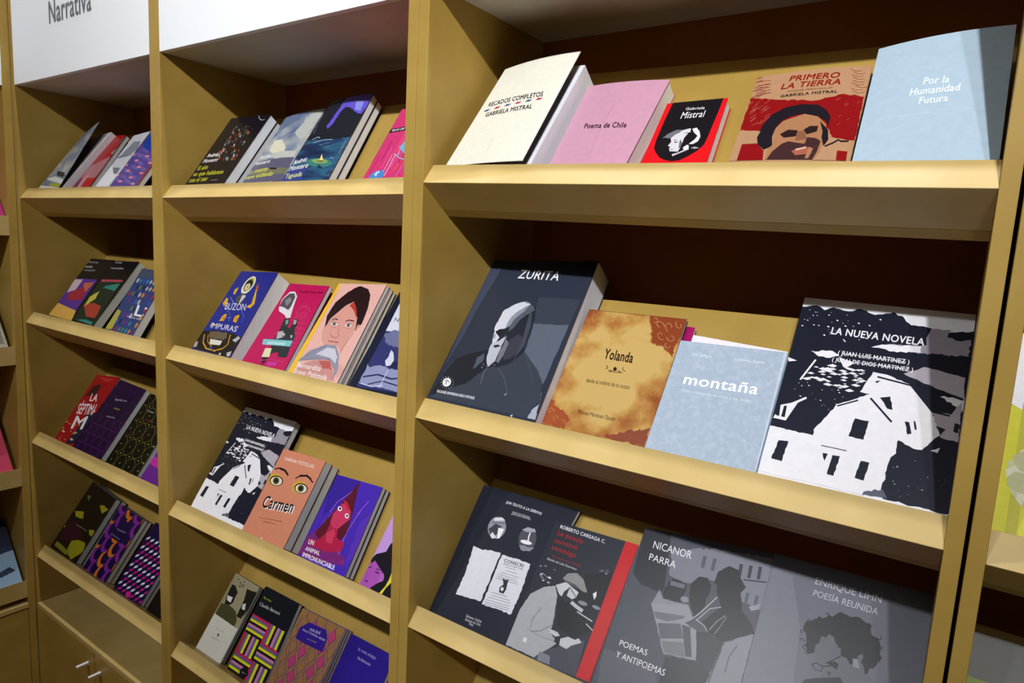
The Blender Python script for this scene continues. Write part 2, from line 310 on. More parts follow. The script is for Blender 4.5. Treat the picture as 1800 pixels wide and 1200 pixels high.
BOOKS=[
dict(a=[[2, '23242c', 1, ['RECADOS COMPLETOS', 1, 0], [112, 576, 824, 583, 95, 621]],
[0,'4c5a98',1,0,[79,531,107,549,175,546,142,527]],
[0,'b8404c',1,0,[223,536,251,554,316,551,285,532]],
[0,'4c5a98',1,0,[363,541,390,558,453,555,422,537]],
[0,'b8404c',1,0,[498,546,525,562,586,560,556,542]],
[0,'4c5a98',1,0,[629,550,655,567,714,564,685,546]],
[0,'b8404c',1,0,[756,554,782,571,839,568,810,550]],
[2, '23242c', 1, ['GABRIELA MISTRAL', 1, 0], [161, 468, 769, 475, 147, 509]],
[1,'c9c9c4',1,0.54,[475,220,490,108]],
[1,'fbfbf6',1,1.89,[978,989,987,49]]],**{'n': 'recados', 'k': (3, 1), 'c': [[0.0372, 0.0, 0.005], [0.0458, 0.2022, 0.005], [0.183, 0.2038, -0.01], [0.1758, 0.0, -0.006]], 't': 0.045, 'm': 1, 'b': 0.004, 'blk': 0.012, 'base': 'efeee0', 'inner': '28304a', 'lab': 'thick cream jacketed book with a row of red and blue dashes, cover bulging open', 'pg': 'eceef4', 'ed': 'e6e4d8', 'grp': 'books on the top shelf of the right bookcase'}),
dict(a=[[1,'b98096',1,0.46,[483,767,458,559]],
[1,'b98096',1,0.46,[459,501,499,204]],
[2, '4a2430', 2, ['Poema de Chile', 1, 0], [241, 514, 775, 508, 228, 566]]],**{'n': 'poema', 'k': (3, 1), 'c': [[0.189, 0.0, 0.03], [0.1892, 0.1787, 0.03], [0.3118, 0.1789, 0.03], [0.2989, 0.0, 0.03]], 't': 0.026, 'm': 1, 'b': 0.003, 'blk': None, 'base': 'cf9ab2', 'inner': None, 'lab': 'plain dusty pink paperback with small dark title, on the top right shelf', 'pg': 'eeeae8', 'ed': 'b98a9e', 'grp': 'books on the top shelf of the right bookcase'}),
dict(a=[[0,'15141a',1,0,[928,1000,917,836,887,532,872,456,805,391,689,327,582,285,467,274,354,293,265,321,163,385,108,441,88,530,85,767,99,1000]],
[0,'73757e',2,0,[174,552,242,606,350,647,511,643,418,599,344,577,319,544,203,559]],
[0,'d9d9e0',3,0,[345,576,394,604,564,600,529,546,530,483,527,429,510,384,382,391,355,422,365,441,319,458,346,505,317,544]],
[0,'d9d9e0',4,0,[400,593,444,630,509,648,578,657,594,607,519,606,461,597]],
[0,'e4e4ea',2,0,[602,649,664,661,730,617,775,552,765,498,701,466,636,470,703,523,725,562,649,605]],
[0,'3a3a44',4,0,[392,507,448,501,458,492,407,490]],
[0,'3a3a44',4,0,[373,524,424,528,432,522,383,516]],
[0,'55555e',4,0,[364,414,431,416,434,410,373,407]],
[0,'6a6a74',4,0,[474,532,530,483,527,429,505,422,483,484]],
[0,'e4e4ea',4,0,[563,428,613,461,647,452,663,410,593,400]],
[0,'c9c9d2',5,0,[433,355,516,372,601,404,678,409,576,374,457,331]],
[0,'a9aeb4',2,0,[682,423,745,436,821,419,757,410]],
[2, 'f4f4f6', 2, ['Gabriela', 0.3, 0], [369, 889, 679, 883, 367, 922]],
[2, 'f4f4f6', 2, ['Mistral', 0.3, 0], [340, 785, 708, 787, 344, 864]]],**{'n': 'mistral', 'k': (3, 1), 'c': [[0.3147, 0.0, 0.038], [0.3171, 0.1426, 0.038], [0.3956, 0.1461, 0.038], [0.4, 0.0, 0.038]], 't': 0.017, 'm': 1, 'b': 0, 'blk': None, 'base': 'e6151f', 'inner': None, 'lab': 'small red pocket book with a rounded black panel and white portrait', 'pg': 'f2f2f8', 'ed': 'c81820', 'grp': 'books on the top shelf of the right bookcase'}),
dict(a=[[0,'8e0e14',1,1,[4,791,174,763,302,742,598,712,732,735,818,757,991,726,997,368,854,387,815,397,760,470,362,489,200,472,3,496]],
[1,'8e0e14',1,0.59,[0,984,0,995,54,994]],
[1,'8e0e14',2,0.59,[0,972,0,984,49,982]],
[1,'8e0e14',1,0.58,[20,951,79,948,143,947]],
[1,'8e0e14',2,0.59,[0,946,3,949,63,961]],
[1,'8e0e14',3,0.58,[0,934,0,945,61,952]],
[1,'8e0e14',1,0.57,[28,913,93,910,156,908]],
[1,'8e0e14',2,0.57,[16,902,79,911,140,916]],
[1,'8e0e14',1,0.58,[0,892,67,890,131,885]],
[1,'8e0e14',2,0.57,[30,877,95,888,160,879]],
[1,'8e0e14',3,0.57,[8,867,78,869,136,885]],
[1,'8e0e14',4,0.57,[0,857,58,867,127,846]],
[1,'8e0e14',5,0.57,[35,840,108,842,167,854]],
[1,'8e0e14',1,0.57,[42,828,117,829,182,820]],
[1,'8e0e14',2,0.57,[37,816,114,819,174,826]],
[1,'8e0e14',3,0.57,[12,807,90,810,147,825]],
[1,'8e0e14',4,0.57,[0,797,64,794,118,821]],
[1,'8e0e14',1,0.51,[823,978,874,954,926,957]],
[1,'8e0e14',1,0.5,[856,950,906,927,958,930]],
[1,'8e0e14',1,0.5,[846,927,896,904,947,907]],
[1,'8e0e14',1,0.5,[863,901,913,879,964,882]],
[1,'8e0e14',1,0.49,[865,877,915,855,966,858]],
[1,'8e0e14',1,0.49,[865,853,914,831,965,835]],
[1,'8e0e14',1,0.49,[900,826,949,805,999,808]],
[1,'8e0e14',2,0.49,[869,806,918,784,969,788]],
[1,'8e0e14',2,0.49,[884,781,933,760,983,764]],
[1,'c98a70',2,0.34,[62,597,80,610,104,632]],
[1,'c98a70',2,0.34,[55,656,73,669,97,691]],
[1,'c98a70',2,0.34,[138,658,156,671,179,692]],
[1,'c98a70',2,0.33,[145,536,163,549,186,570]],
[1,'c98a70',2,0.35,[0,723,19,736,43,758]],
[1,'c98a70',3,0.34,[76,569,94,582,118,603]],
[1,'c98a70',3,0.34,[108,678,126,691,150,712]],
[1,'c98a70',2,0.35,[52,695,70,707,94,729]],
[1,'c98a70',3,0.35,[65,722,83,735,107,757]],
[1,'c98a70',3,0.33,[169,537,187,550,210,570]],
[1,'c98a70',4,0.33,[203,568,221,581,244,601]],
[1,'c98a70',2,0.34,[155,721,172,734,196,755]],
[1,'c98a70',2,0.33,[102,526,119,539,143,560]],
[1,'c98a70',3,0.34,[149,639,167,651,190,672]],
[1,'c98a70',5,0.33,[194,592,211,605,234,626]],
[1,'c98a70',4,0.34,[149,663,166,676,190,697]],
[1,'c98a70',3,0.34,[46,638,64,651,88,672]],
[1,'c98a70',4,0.35,[31,652,49,665,73,687]],
[1,'c98a70',5,0.34,[177,653,195,666,218,687]],
[1,'c98a70',3,0.35,[0,728,0,741,25,763]],
[1,'c98a70',4,0.34,[67,566,85,578,108,600]],
[1,'c98a70',5,0.34,[66,669,84,682,108,704]],
[1,'c07060',2,0.35,[831,490,849,508]],
[1,'c07060',2,0.36,[849,662,867,680]],
[1,'c07060',2,0.37,[774,703,792,721]],
[1,'c07060',2,0.35,[828,558,846,576]],
[1,'c07060',3,0.37,[790,705,808,723]],
[1,'c07060',3,0.36,[863,652,881,670]],
[1,'c07060',2,0.35,[948,674,965,692]],
[1,'c07060',2,0.35,[897,532,915,550]],
[0,'1c1822',6,0,[182,423,200,522,257,613,358,666,492,686,632,672,714,625,763,565,764,481,738,526,658,571,541,599,432,585,361,547,328,491,318,417,344,335,279,307,213,356]],
[0,'ac7a56',7,0,[322,458,329,489,378,547,541,597,658,570,745,500,765,392,747,285,721,215,315,221,313,304,341,343]],
[0,'1c1822',8,0,[688,529,771,453,792,375,767,323,734,393,730,440]],
[0,'2a1a1c',8,0,[380,431,442,467,525,457,523,407,422,400]],
[0,'2a1a1c',8,0,[571,461,617,491,684,488,684,442,606,420]],
[0,'8a5a44',9,0,[527,449,573,455,624,381,526,369]],
[0,'43282a',10,0,[472,367,547,353,611,343,619,397,691,387,735,362,727,278,706,215,331,221,359,287,421,349]],
[0,'a8604e',11,0,[519,287,632,323,690,264,560,250]],
[0,'d8b0a0',12,0,[546,302,626,319,636,307,557,288]],
[0,'ac7a56',12,0,[652,318,691,302,673,227,644,223]],
[0,'b88e6a',11,0,[798,318,958,354,973,208,714,212,762,285]],
[1,'241c20',12,1.83,[779,321,834,347,872,372,896,360,953,362]],
[0,'8e0e14',7,0,[68,364,207,360,282,297,299,219,69,223]],
[0,'8e0e14',12,0,[883,286,963,280,968,208,890,210]],
[0,'b88e6a',8,0,[4,494,201,468,185,414,206,364,68,364,70,222,0,224,0,364]],
[2, '8e1a14', 1, ['PRIMERO', 1, 0.1], [319, 912, 747, 905, 319, 960]],
[2, '8e1a14', 1, ['LA TIERRA', 1, 0.1], [264, 843, 772, 845, 267, 891]],
[2, '7a3a2c', 1, ['PAPELES PERSONALES', 0, 0], [332, 810, 718, 811, 332, 823]],
[2, '241c20', 2, ['GABRIELA MISTRAL', 1, 0], [282, 766, 766, 770, 282, 789]]],**{'n': 'primero', 'k': (3, 1), 'c': [[0.4244, 0.0, 0.04], [0.4225, 0.1823, 0.04], [0.5491, 0.1873, 0.04], [0.5527, 0.0, 0.04]], 't': 0.012, 'm': 1, 'b': 0.003, 'blk': None, 'base': 'b88e6a', 'inner': None, 'lab': 'tan and red book with a smiling person in a black beret', 'pg': 'e8e0d0', 'ed': '7a4a34', 'grp': 'books on the top shelf of the right bookcase'}),
dict(a=[[2, 'eef6fb', 1, ['Por la', 1, 0], [414, 618, 595, 608, 417, 671]],
[2, 'eef6fb', 1, ['Humanidad', 1, 0], [329, 545, 676, 540, 333, 598]],
[2, 'eef6fb', 1, ['Futura', 1, 0], [409, 472, 608, 471, 411, 522]],
[1,'d8e6f0',1,0.67,[117,391,506,400]],
[1,'d8e6f0',1,0.61,[557,403,878,405]]],**{'n': 'porla', 'k': (3, 1), 'c': [[0.5581, 0.0, 0.02], [0.5555, 0.1889, 0.02], [0.6775, 0.1885, 0.006], [0.6797, 0.0, 0.012]], 't': 0.012, 'm': 1, 'b': 0.004, 'blk': 0.022, 'base': 'b2c9da', 'inner': 'd8dcd8', 'lab': 'pale blue book with white title and bowed cover, rightmost on the top right shelf', 'pg': 'eef0f0', 'ed': 'a8bccc', 'grp': 'books on the top shelf of the right bookcase'}),
dict(a=[[0,'434a60',1,0,[0,946,114,944,65,601,63,451,32,284,24,174,0,636]],  # first shape: paler strip down the left of the cover
[0,'5d6676',1,0.6,[653,564,964,573,945,211,856,283,683,383,674,496]],
[0,'3a4150',2,0,[604,742,978,736,964,573,653,564,617,650]],
[0,'22262f',2,0.6,[39,136,98,280,213,331,345,364,498,253,466,158,20,24]],
[0,'3b414e',3,0,[296,138,407,244,500,291,616,321,683,383,862,283,940,211,967,111,935,66,934,17,24,20,179,96]],
[0,'262a34',4,0,[330,636,413,687,517,702,612,670,653,592,663,481,676,373,602,301,492,262,408,272,361,383,325,511]],
[0,'cfd2de',5,0.4,[332,634,415,684,489,703,557,686,476,643,433,600,420,553,423,515,361,501,368,473,408,451,390,413,372,394,320,519]],
[0,'b9bdca',6,0.6,[362,408,420,433,464,463,461,392,462,353,465,302,421,259,378,312,360,373]],
[0,'8e93a2',6,0.3,[489,703,557,686,476,643,433,600,420,553,423,515,453,535,467,579,519,630,584,671,541,698,503,707]],
[0,'565b69',7,0.4,[557,686,519,630,467,579,453,535,464,495,496,522,519,574,562,617,614,650,592,673]],
[0,'3a3f4c',6,0.6,[510,445,565,488,639,455,647,399,592,337,540,314,498,347]],
[0,'6f7482',7,0.6,[433,478,471,463,473,417,466,363,472,302,500,291,517,349,512,425]],
[0,'1d2129',6,0,[345,492,395,503,425,490,400,474,361,475]],
[0,'9a9fae',7,0,[340,471,365,468,371,442,351,442]],
[0,'2a2e39',8,0,[383,395,424,406,456,399,411,383]],
[1,'7c8292',7,0.75,[421,264,412,216,428,154]],
[1,'565c6a',5,0.98,[518,265,607,211,684,132]],
[1,'4c5260',4,0.96,[688,374,793,285,864,206]],
[0,'50586a',5,0.8,[289,308,338,342,356,296,320,244,300,232]],
[0,'454a58',8,0,[582,628,593,649,641,552,661,419,616,321,625,435]],
[0,'a9afbf',4,0.6,[959,171,980,88,996,17,931,17,938,64,979,103]],
[0,'c8ccd8',5,0,[479,265,481,267,485,265,484,264]],
[0,'c8ccd8',7,0,[434,286,437,288,443,285,441,284]],
[0,'8a90a0',7,0,[409,333,413,335,420,333,417,331]],
[0,'c8ccd8',7,0,[404,304,407,306,413,304,410,302]],
[0,'c8ccd8',4,0,[364,250,370,253,381,250,376,248]],
[0,'c8ccd8',7,0,[409,325,411,326,415,325,413,324]],
[0,'8a90a0',7,0,[398,312,403,314,410,311,407,310]],
[0,'8a90a0',7,0,[442,281,447,284,458,280,453,278]],
[0,'8a90a0',7,0,[368,258,372,260,379,257,376,256]],
[0,'8a90a0',8,0,[427,305,432,308,439,305,436,303]],
[0,'8a90a0',7,0,[394,264,397,266,404,264,401,263]],
[0,'c8ccd8',7,0,[368,271,373,274,381,271,377,269]],
[0,'8a90a0',5,0,[468,277,474,280,484,277,479,275]],
[0,'8a90a0',9,0,[437,305,441,307,447,304,444,303]],
[0,'c8ccd8',7,0,[374,325,379,327,387,324,383,323]],
[0,'c8ccd8',8,0,[438,318,441,319,444,318,443,317]],
[0,'7f8696',4,0,[662,116,688,131,685,111]],
[0,'c4c9d4',4,0,[787,12,807,19,807,2]],
[0,'c8ccd8',4,0,[175,130,184,131,183,126]],
[0,'c8ccd8',4,0,[181,115,190,116,189,111]],
[0,'c8ccd8',4,0,[175,101,184,102,183,97]],
[0,'c8ccd8',4,0,[158,91,167,92,166,88]],
[0,'c8ccd8',4,0,[133,88,142,89,141,85]],
[0,'c8ccd8',4,0,[106,92,114,93,113,88]],
[0,'c8ccd8',4,0,[80,102,89,103,88,98]],
[0,'c8ccd8',4,0,[62,117,71,118,70,113]],
[0,'c8ccd8',4,0,[56,133,64,134,64,129]],
[0,'c8ccd8',4,0,[62,147,70,148,70,143]],
[0,'c8ccd8',4,0,[79,156,88,157,87,152]],
[0,'c8ccd8',4,0,[105,159,113,160,113,155]],
[0,'c8ccd8',4,0,[133,155,141,156,141,151]],
[0,'c8ccd8',4,0,[158,145,166,146,166,141]],
[0,'f0f0f4',5,0,[160,125,152,136,137,146,119,151,101,150,86,144,78,135,78,122,86,111,101,101,119,97,137,97,152,103,160,113]],
[1,'2f3545',6,0.79,[85,127,117,136,152,121]],
[1,'2f3545',7,0.79,[102,145,127,104]],
[1,'2f3545',8,0.78,[106,111,131,137]],
[2, 'e8e9f0', 4, ['EDICIONES UNIVERSIDAD DIEGO PORTALES', 1, 0], [72, 52, 433, 56, 68, 67]],
[2, 'f2f2f6', 1, ['ZURITA', 0.5, 0], [317, 869, 707, 858, 318, 931]]],**{'n': 'zurita', 'k': (3, 2), 'c': [[0.0197, 0.0, 0.003], [0.0195, 0.2611, 0.003], [0.2076, 0.2742, 0.003], [0.2142, 0.0, 0.003]], 't': 0.052, 'm': 1, 'b': 0, 'blk': None, 'base': '2f3545', 'inner': None, 'lab': 'very thick dark slate book with a bald bearded man lit from the side', 'pg': 'dfe2ee', 'ed': '262c3c', 'grp': 'books on the middle shelf of the right bookcase'}),
dict(a=[[0,'8e4424',1,2,[1000,1000,1000,952,984,696,867,767,739,789,695,896,644,1000]],
[0,'a0502c',1,2,[5,51,0,224,0,232,122,181,266,114,249,37]],
[0,'8c4a34',1,2,[633,67,800,116,999,169,991,42,672,43]],
[1,'c98a58',2,0.91,[818,924,797,946,770,958,747,958,737,948,739,934,750,922,764,916,773,917]],
[1,'c98a58',2,0.9,[861,888,835,909,824,931,830,947,847,953,867,947,881,936,886,925,882,919]],
[1,'c98a58',2,0.91,[912,976,909,958,921,939,940,927,958,923,969,928,971,938,965,947,956,952]],
[1,'c98a58',2,0.89,[850,819,825,818,800,829,784,846,781,861,789,869,803,869,815,864,822,856]],
[1,'c98a58',2,0.89,[867,843,890,823,916,814,936,817,944,828,939,842,927,853,914,857,906,855]],
[1,'c98a58',2,0.87,[979,803,995,792,1000,780,1000,769,993,765,982,766,973,772,969,779,970,783]],
[1,'c98a58',2,0.93,[702,948,722,946,734,954,734,966,724,978,711,985,700,986,695,982,696,976]],
[1,'c98a58',2,0.87,[930,780,927,766,914,761,898,763,885,772,878,782,880,789,886,792,894,790]],
[1,'c98e52',2,0.66,[90,147,71,161,49,168,31,167,23,159,26,150,36,142,47,139,54,140]],
[1,'c98e52',2,0.65,[133,81,112,92,102,106,106,117,118,121,134,118,145,112,149,105,147,101]],
[1,'c98e52',2,0.64,[228,76,232,86,225,96,212,104,199,106,190,103,188,98,192,93,198,90]],
[1,'c98e52',1,0.75,[110,892,77,914,63,938,68,955,88,961,111,955,128,943,135,931,131,924]],
[1,'c98e52',1,0.73,[303,913,279,936,249,949,224,949,213,938,216,923,229,911,245,905,255,906]],
[1,'c98e52',1,0.74,[73,810,46,810,18,821,0,837,0,852,3,861,18,861,32,855,39,848]],
[1,'c98e52',2,0.74,[280,963,301,946,324,938,341,940,347,950,343,962,332,971,320,974,313,973]],
[1,'c98e52',1,0.75,[97,852,116,855,139,848,155,836,161,824,156,816,146,814,135,818,128,824]],
[1,'c98e52',2,0.65,[915,703,919,713,913,725,902,733,890,737,881,734,879,729,882,723,888,719]],
[1,'c98e52',1,0.6,[866,285,842,300,833,318,838,332,853,337,871,333,883,325,887,316,884,311]],
[1,'c98e52',1,0.61,[947,407,933,421,914,428,898,427,891,420,892,411,900,403,910,400,916,401]],
[1,'c98e52',1,0.6,[906,248,922,251,939,247,951,238,955,228,951,222,942,220,934,222,929,227]],
[1,'7c3c22',1,1.29,[5,1000,1000,1000]],
[1,'a86a40',3,0.71,[625,991,718,873,739,789,874,768,984,696]],
[2, '2b1d15', 1, ['Yolanda', 1, 0], [351, 612, 637, 610, 340, 690]],
[1,'2b1d15',1,0.9,[405,536,419,536,426,541,425,549,418,555,410,558,404,558]],
[1,'2b1d15',1,0.88,[604,541,591,541,578,546,571,553,570,559,574,563,580,562]],
[0,'2b1d15',1,0,[518,543,510,555,497,560,485,555,483,544,490,532,503,527,515,532]],
[1,'2b1d15',1,0.89,[476,533,474,526,466,524,458,526,451,530,449,534]],
[1,'2b1d15',1,0.89,[531,537,541,530,551,527,558,529,559,533,557,537]],
[1,'2b1d15',1,0.9,[441,520,511,521,585,524]],
[2, '2b1d15', 1, ['desde el umbral de tu ocaso', 0, 0], [272, 410, 699, 413, 266, 442]],
[2, '2b1d15', 1, ['Manuel Martínez Opazo', 0, 0], [313, 171, 673, 170, 309, 200]]],**{'n': 'yolanda', 'k': (3, 2), 'c': [[0.2108, 0.0, 0.022], [0.2132, 0.1988, 0.022], [0.362, 0.1996, 0.022], [0.3645, 0.0, 0.022]], 't': 0.007, 'm': 1, 'b': 0, 'blk': None, 'base': 'N:yolanda', 'inner': None, 'lab': 'ornate golden brown book with scrollwork corners and black title', 'pg': 'ece8e4', 'ed': '23242c', 'grp': 'books on the middle shelf of the right bookcase'}),
dict(a=[[0,'dfe8f2',1,0,[240,864,244,867,251,863,247,862]],
[0,'dfe8f2',1,0,[73,592,80,596,90,591,85,588]],
[0,'dfe8f2',1,0,[754,773,759,776,765,772,761,770]],
[0,'dfe8f2',1,0,[177,859,180,861,185,858,182,857]],
[0,'dfe8f2',1,0,[838,252,843,257,850,253,846,250]],
[0,'dfe8f2',1,0,[333,401,339,405,347,401,343,398]],
[0,'dfe8f2',1,0,[851,904,856,907,863,903,859,901]],
[0,'dfe8f2',1,0,[509,805,513,808,520,805,516,803]],
[0,'dfe8f2',1,0,[937,203,941,206,947,203,943,201]],
[0,'dfe8f2',1,0,[899,458,904,462,913,458,908,455]],
[0,'dfe8f2',1,0,[521,591,526,595,533,591,529,589]],
[0,'dfe8f2',1,0,[170,679,175,683,185,678,180,676]],
[0,'dfe8f2',1,0,[63,397,67,400,73,397,70,396]],
[0,'dfe8f2',1,0,[480,654,486,659,496,653,491,650]],
[0,'dfe8f2',1,0,[419,779,424,783,431,779,427,776]],
[0,'dfe8f2',1,0,[386,299,390,302,395,299,392,297]],
[0,'dfe8f2',1,0,[877,891,879,893,882,891,881,889]],
[0,'dfe8f2',1,0,[774,418,777,420,781,418,779,416]],
[0,'dfe8f2',1,0,[196,544,199,546,202,544,200,543]],
[0,'dfe8f2',1,0,[905,128,910,131,917,127,913,125]],
[0,'dfe8f2',1,0,[18,689,25,694,36,688,30,685]],
[0,'dfe8f2',1,0,[447,135,452,138,459,135,455,133]],
[0,'dfe8f2',1,0,[301,785,305,789,312,785,308,783]],
[0,'dfe8f2',1,0,[420,119,424,122,429,120,426,118]],
[0,'dfe8f2',1,0,[43,796,49,801,59,796,54,793]],
[0,'dfe8f2',1,0,[291,872,298,876,308,871,303,868]],
[0,'dfe8f2',1,0,[212,903,214,905,218,903,216,902]],
[0,'dfe8f2',1,0,[672,837,674,839,677,837,676,836]],
[0,'dfe8f2',1,0,[289,90,291,92,296,90,293,88]],
[0,'dfe8f2',1,0,[768,601,775,606,784,601,779,598]],
[0,'dfe8f2',1,0,[260,588,262,590,266,588,264,587]],
[0,'dfe8f2',1,0,[281,179,286,183,295,179,290,176]],
[0,'dfe8f2',1,0,[36,720,39,723,45,720,42,718]],
[0,'dfe8f2',1,0,[266,195,269,197,273,195,271,194]],
[1,'c6d4e4',1,2.94,[979,994,1000,61]],
[2, 'f4f8fc', 2, ['montaña', 1, 0], [160, 618, 837, 623, 160, 707]],
[2, 'e6edf5', 2, ['Fur Alfaro', 0, 0], [159, 871, 345, 874, 159, 898]],
[2, 'e6edf5', 1, ['Ludovica Rubini', 0, 0], [563, 880, 826, 879, 563, 906]],
[2, 'dfe8f2', 1, ['Prosa e fotografía de cimas y luz. Andes', 0, 0], [166, 551, 808, 551, 164, 574]]],**{'n': 'montana', 'k': (3, 2), 'c': [[0.3653, 0.0, 0.02], [0.3643, 0.1647, 0.02], [0.4996, 0.1664, 0.02], [0.4995, 0.0, 0.02]], 't': 0.009, 'm': 1, 'b': 0, 'blk': None, 'base': 'N:montana', 'inner': None, 'lab': 'light grey-blue book with large white lowercase title, on the middle right shelf', 'pg': 'e8ecf2', 'ed': '8fa4bc', 'grp': 'books on the middle shelf of the right bookcase'}),
dict(a=[[0,'1b1f2e',1,1,[0,943,91,959,145,936,198,959,295,944,359,964,455,940,559,968,625,937,669,904,731,906,774,900,868,885,1000,910,1000,573,881,555,1000,501,1000,38,846,40,687,42,670,80,687,231,557,373,365,389,258,262,0,270]],
[0,'9d96a4',2,1,[780,896,886,901,872,860,944,848,991,862,993,774,747,760,472,759,553,784,769,806,766,857]],
[0,'f1f0f7',3,1,[472,759,554,782,745,797,746,762,603,752]],
[0,'f1f0f7',2,1,[127,696,250,711,301,689,227,669,167,677]],
[0,'f1f0f7',2,0,[0,643,57,631,7,620,0,633]],
[0,'f1f0f7',2,1,[302,684,407,661,337,634]],
[1,'f1f0f7',2,2.09,[168,651,106,532]],
[0,'f1f0f7',2,0,[215,577,231,583,250,579,235,574]],
[0,'f1f0f7',2,0,[369,625,379,628,389,625,381,623]],
[0,'f1f0f7',2,0,[223,609,251,620,283,612,258,604]],
[0,'f1f0f7',2,0,[402,571,422,580,445,574,427,568]],
[0,'f1f0f7',2,0,[321,532,339,539,361,534,344,529]],
[0,'f1f0f7',3,0,[369,623,392,632,419,625,398,618]],
[0,'f1f0f7',3,0,[249,631,274,641,303,634,280,627]],
[0,'f1f0f7',3,0,[342,529,364,537,389,530,369,524]],
[0,'f1f0f7',2,0,[251,546,268,552,289,547,273,542]],
[0,'f1f0f7',2,0,[446,617,457,621,470,618,460,615]],
[0,'f1f0f7',3,0,[444,574,464,582,487,577,468,571]],
[0,'f1f0f7',2,0,[309,589,324,595,342,591,328,586]],
[0,'f1f0f7',4,0,[300,529,322,537,346,531,327,525]],
[0,'f1f0f7',2,0,[379,511,399,520,423,514,404,508]],
[0,'f1f0f7',3,0,[377,514,402,524,430,517,408,510]],
[0,'f1f0f7',2,0,[374,605,398,614,426,607,404,600]],
[0,'f1f0f7',4,0,[242,629,267,638,296,630,273,623]],
[0,'f1f0f7',3,0,[155,552,172,559,192,555,176,550]],
[0,'f1f0f7',3,0,[213,549,238,560,267,553,244,546]],
[0,'f1f0f7',4,0,[353,625,375,634,401,628,381,621]],
[0,'f1f0f7',4,0,[389,513,407,520,428,515,412,510]],
[0,'f1f0f7',5,0,[255,626,275,634,298,628,280,623]],
[0,'f1f0f7',2,0,[203,591,223,600,247,594,229,588]],
[0,'f1f0f7',4,0,[139,548,154,553,172,549,159,544]],
[0,'f1f0f7',4,0,[429,583,446,590,466,585,450,580]],
[0,'f1f0f7',2,0,[337,563,356,570,378,564,361,559]],
[0,'f1f0f7',4,0,[436,567,452,573,471,569,456,564]],
[0,'f1f0f7',3,0,[213,602,241,613,273,605,248,597]],
[0,'f1f0f7',5,0,[339,631,356,637,375,632,360,628]],
[0,'f1f0f7',3,0,[136,573,157,582,182,576,163,570]],
[0,'f1f0f7',2,0,[336,577,357,586,382,579,363,573]],
[0,'f1f0f7',2,0,[359,545,369,549,379,547,371,544]],
[0,'f1f0f7',5,0,[334,520,347,526,363,522,350,518]],
[0,'f1f0f7',3,0,[339,595,354,601,373,597,358,592]],
[0,'f1f0f7',2,0,[256,569,270,574,287,570,274,566]],
[0,'f1f0f7',4,0,[407,626,427,633,449,628,431,622]],
[0,'f1f0f7',4,0,[244,609,268,619,296,612,274,606]],
[0,'f1f0f7',4,0,[197,588,219,598,245,591,224,585]],
[0,'f1f0f7',5,0,[242,597,267,607,295,600,273,593]],
[0,'f1f0f7',2,0,[430,609,445,614,462,610,449,606]],
[0,'f1f0f7',5,0,[426,574,439,580,453,576,442,573]],
[0,'f1f0f7',2,0,[316,611,340,619,368,612,346,606]],
[0,'f1f0f7',6,0,[200,606,224,616,253,608,230,602]],
[0,'f1f0f7',5,0,[409,589,420,593,433,590,423,587]],
[0,'f1f0f7',3,0,[405,597,420,603,438,599,424,595]],
[0,'f1f0f7',6,0,[269,586,294,597,325,590,301,583]],
[0,'f1f0f7',5,0,[112,540,139,549,169,542,145,535]],
[0,'f1f0f7',5,0,[247,526,273,537,303,530,280,522]],
[0,'f1f0f7',4,0,[353,532,374,541,398,535,379,529]],
[0,'f1f0f7',7,0,[243,598,256,604,272,600,260,596]],
[0,'f1f0f7',4,0,[331,597,354,608,382,600,360,594]],
[0,'f1f0f7',2,0,[404,546,430,555,459,548,436,540]],
[0,'f1f0f7',2,0,[427,560,436,564,447,561,438,559]],
[0,'f1f0f7',8,0,[198,604,220,613,245,606,225,600]],
[0,'f1f0f7',6,0,[247,529,268,537,291,531,273,526]],
[0,'f1f0f7',4,0,[203,543,221,549,242,544,226,539]],
[0,'f1f0f7',5,0,[264,613,283,620,305,614,288,609]],
[0,'f1f0f7',5,0,[171,552,198,561,229,554,205,546]],
[0,'f1f0f7',5,0,[423,628,444,635,467,629,449,624]],
[0,'f1f0f7',9,0,[167,610,181,616,198,611,185,608]],
[0,'f1f0f7',2,0,[248,442,253,445,260,441,256,439]],
[0,'f1f0f7',2,0,[265,416,267,418,270,416,268,415]],
[0,'f1f0f7',2,0,[342,435,348,439,355,435,350,433]],
[0,'f1f0f7',2,0,[244,497,248,499,253,496,250,495]],
[0,'f1f0f7',2,0,[99,514,102,516,106,514,104,512]],
[0,'f1f0f7',2,0,[344,496,349,500,356,496,352,494]],
[0,'f1f0f7',2,0,[303,505,305,506,308,504,306,503]],
[0,'f1f0f7',2,0,[160,508,166,512,174,507,169,505]],
[0,'f1f0f7',2,0,[149,440,152,442,158,439,155,438]],
[0,'f1f0f7',2,0,[128,447,132,450,139,446,135,444]],
[0,'f1f0f7',2,0,[371,477,374,480,378,477,376,476]],
[0,'f1f0f7',2,0,[149,522,152,524,156,522,154,521]],
[0,'f1f0f7',2,0,[84,479,88,481,92,479,90,478]],
[0,'f1f0f7',2,0,[329,460,332,462,336,460,334,458]],
[0,'f1f0f7',2,0,[334,509,339,513,347,509,342,506]],
[0,'f1f0f7',2,0,[275,424,277,425,280,424,278,423]],
[0,'f1f0f7',2,0,[193,470,195,471,198,470,196,469]],
[0,'f1f0f7',3,0,[123,447,126,449,130,447,127,446]],
[0,'f1f0f7',2,0,[307,403,310,405,315,403,312,401]],
[0,'f1f0f7',2,0,[223,443,225,445,228,443,226,442]],
[0,'f1f0f7',2,0,[285,420,287,421,290,420,288,419]],
[0,'f1f0f7',2,0,[119,502,124,504,130,501,126,499]],
[0,'f1f0f7',2,0,[174,910,180,914,188,909,183,907]],
[0,'f1f0f7',2,0,[274,873,277,875,281,872,278,871]],
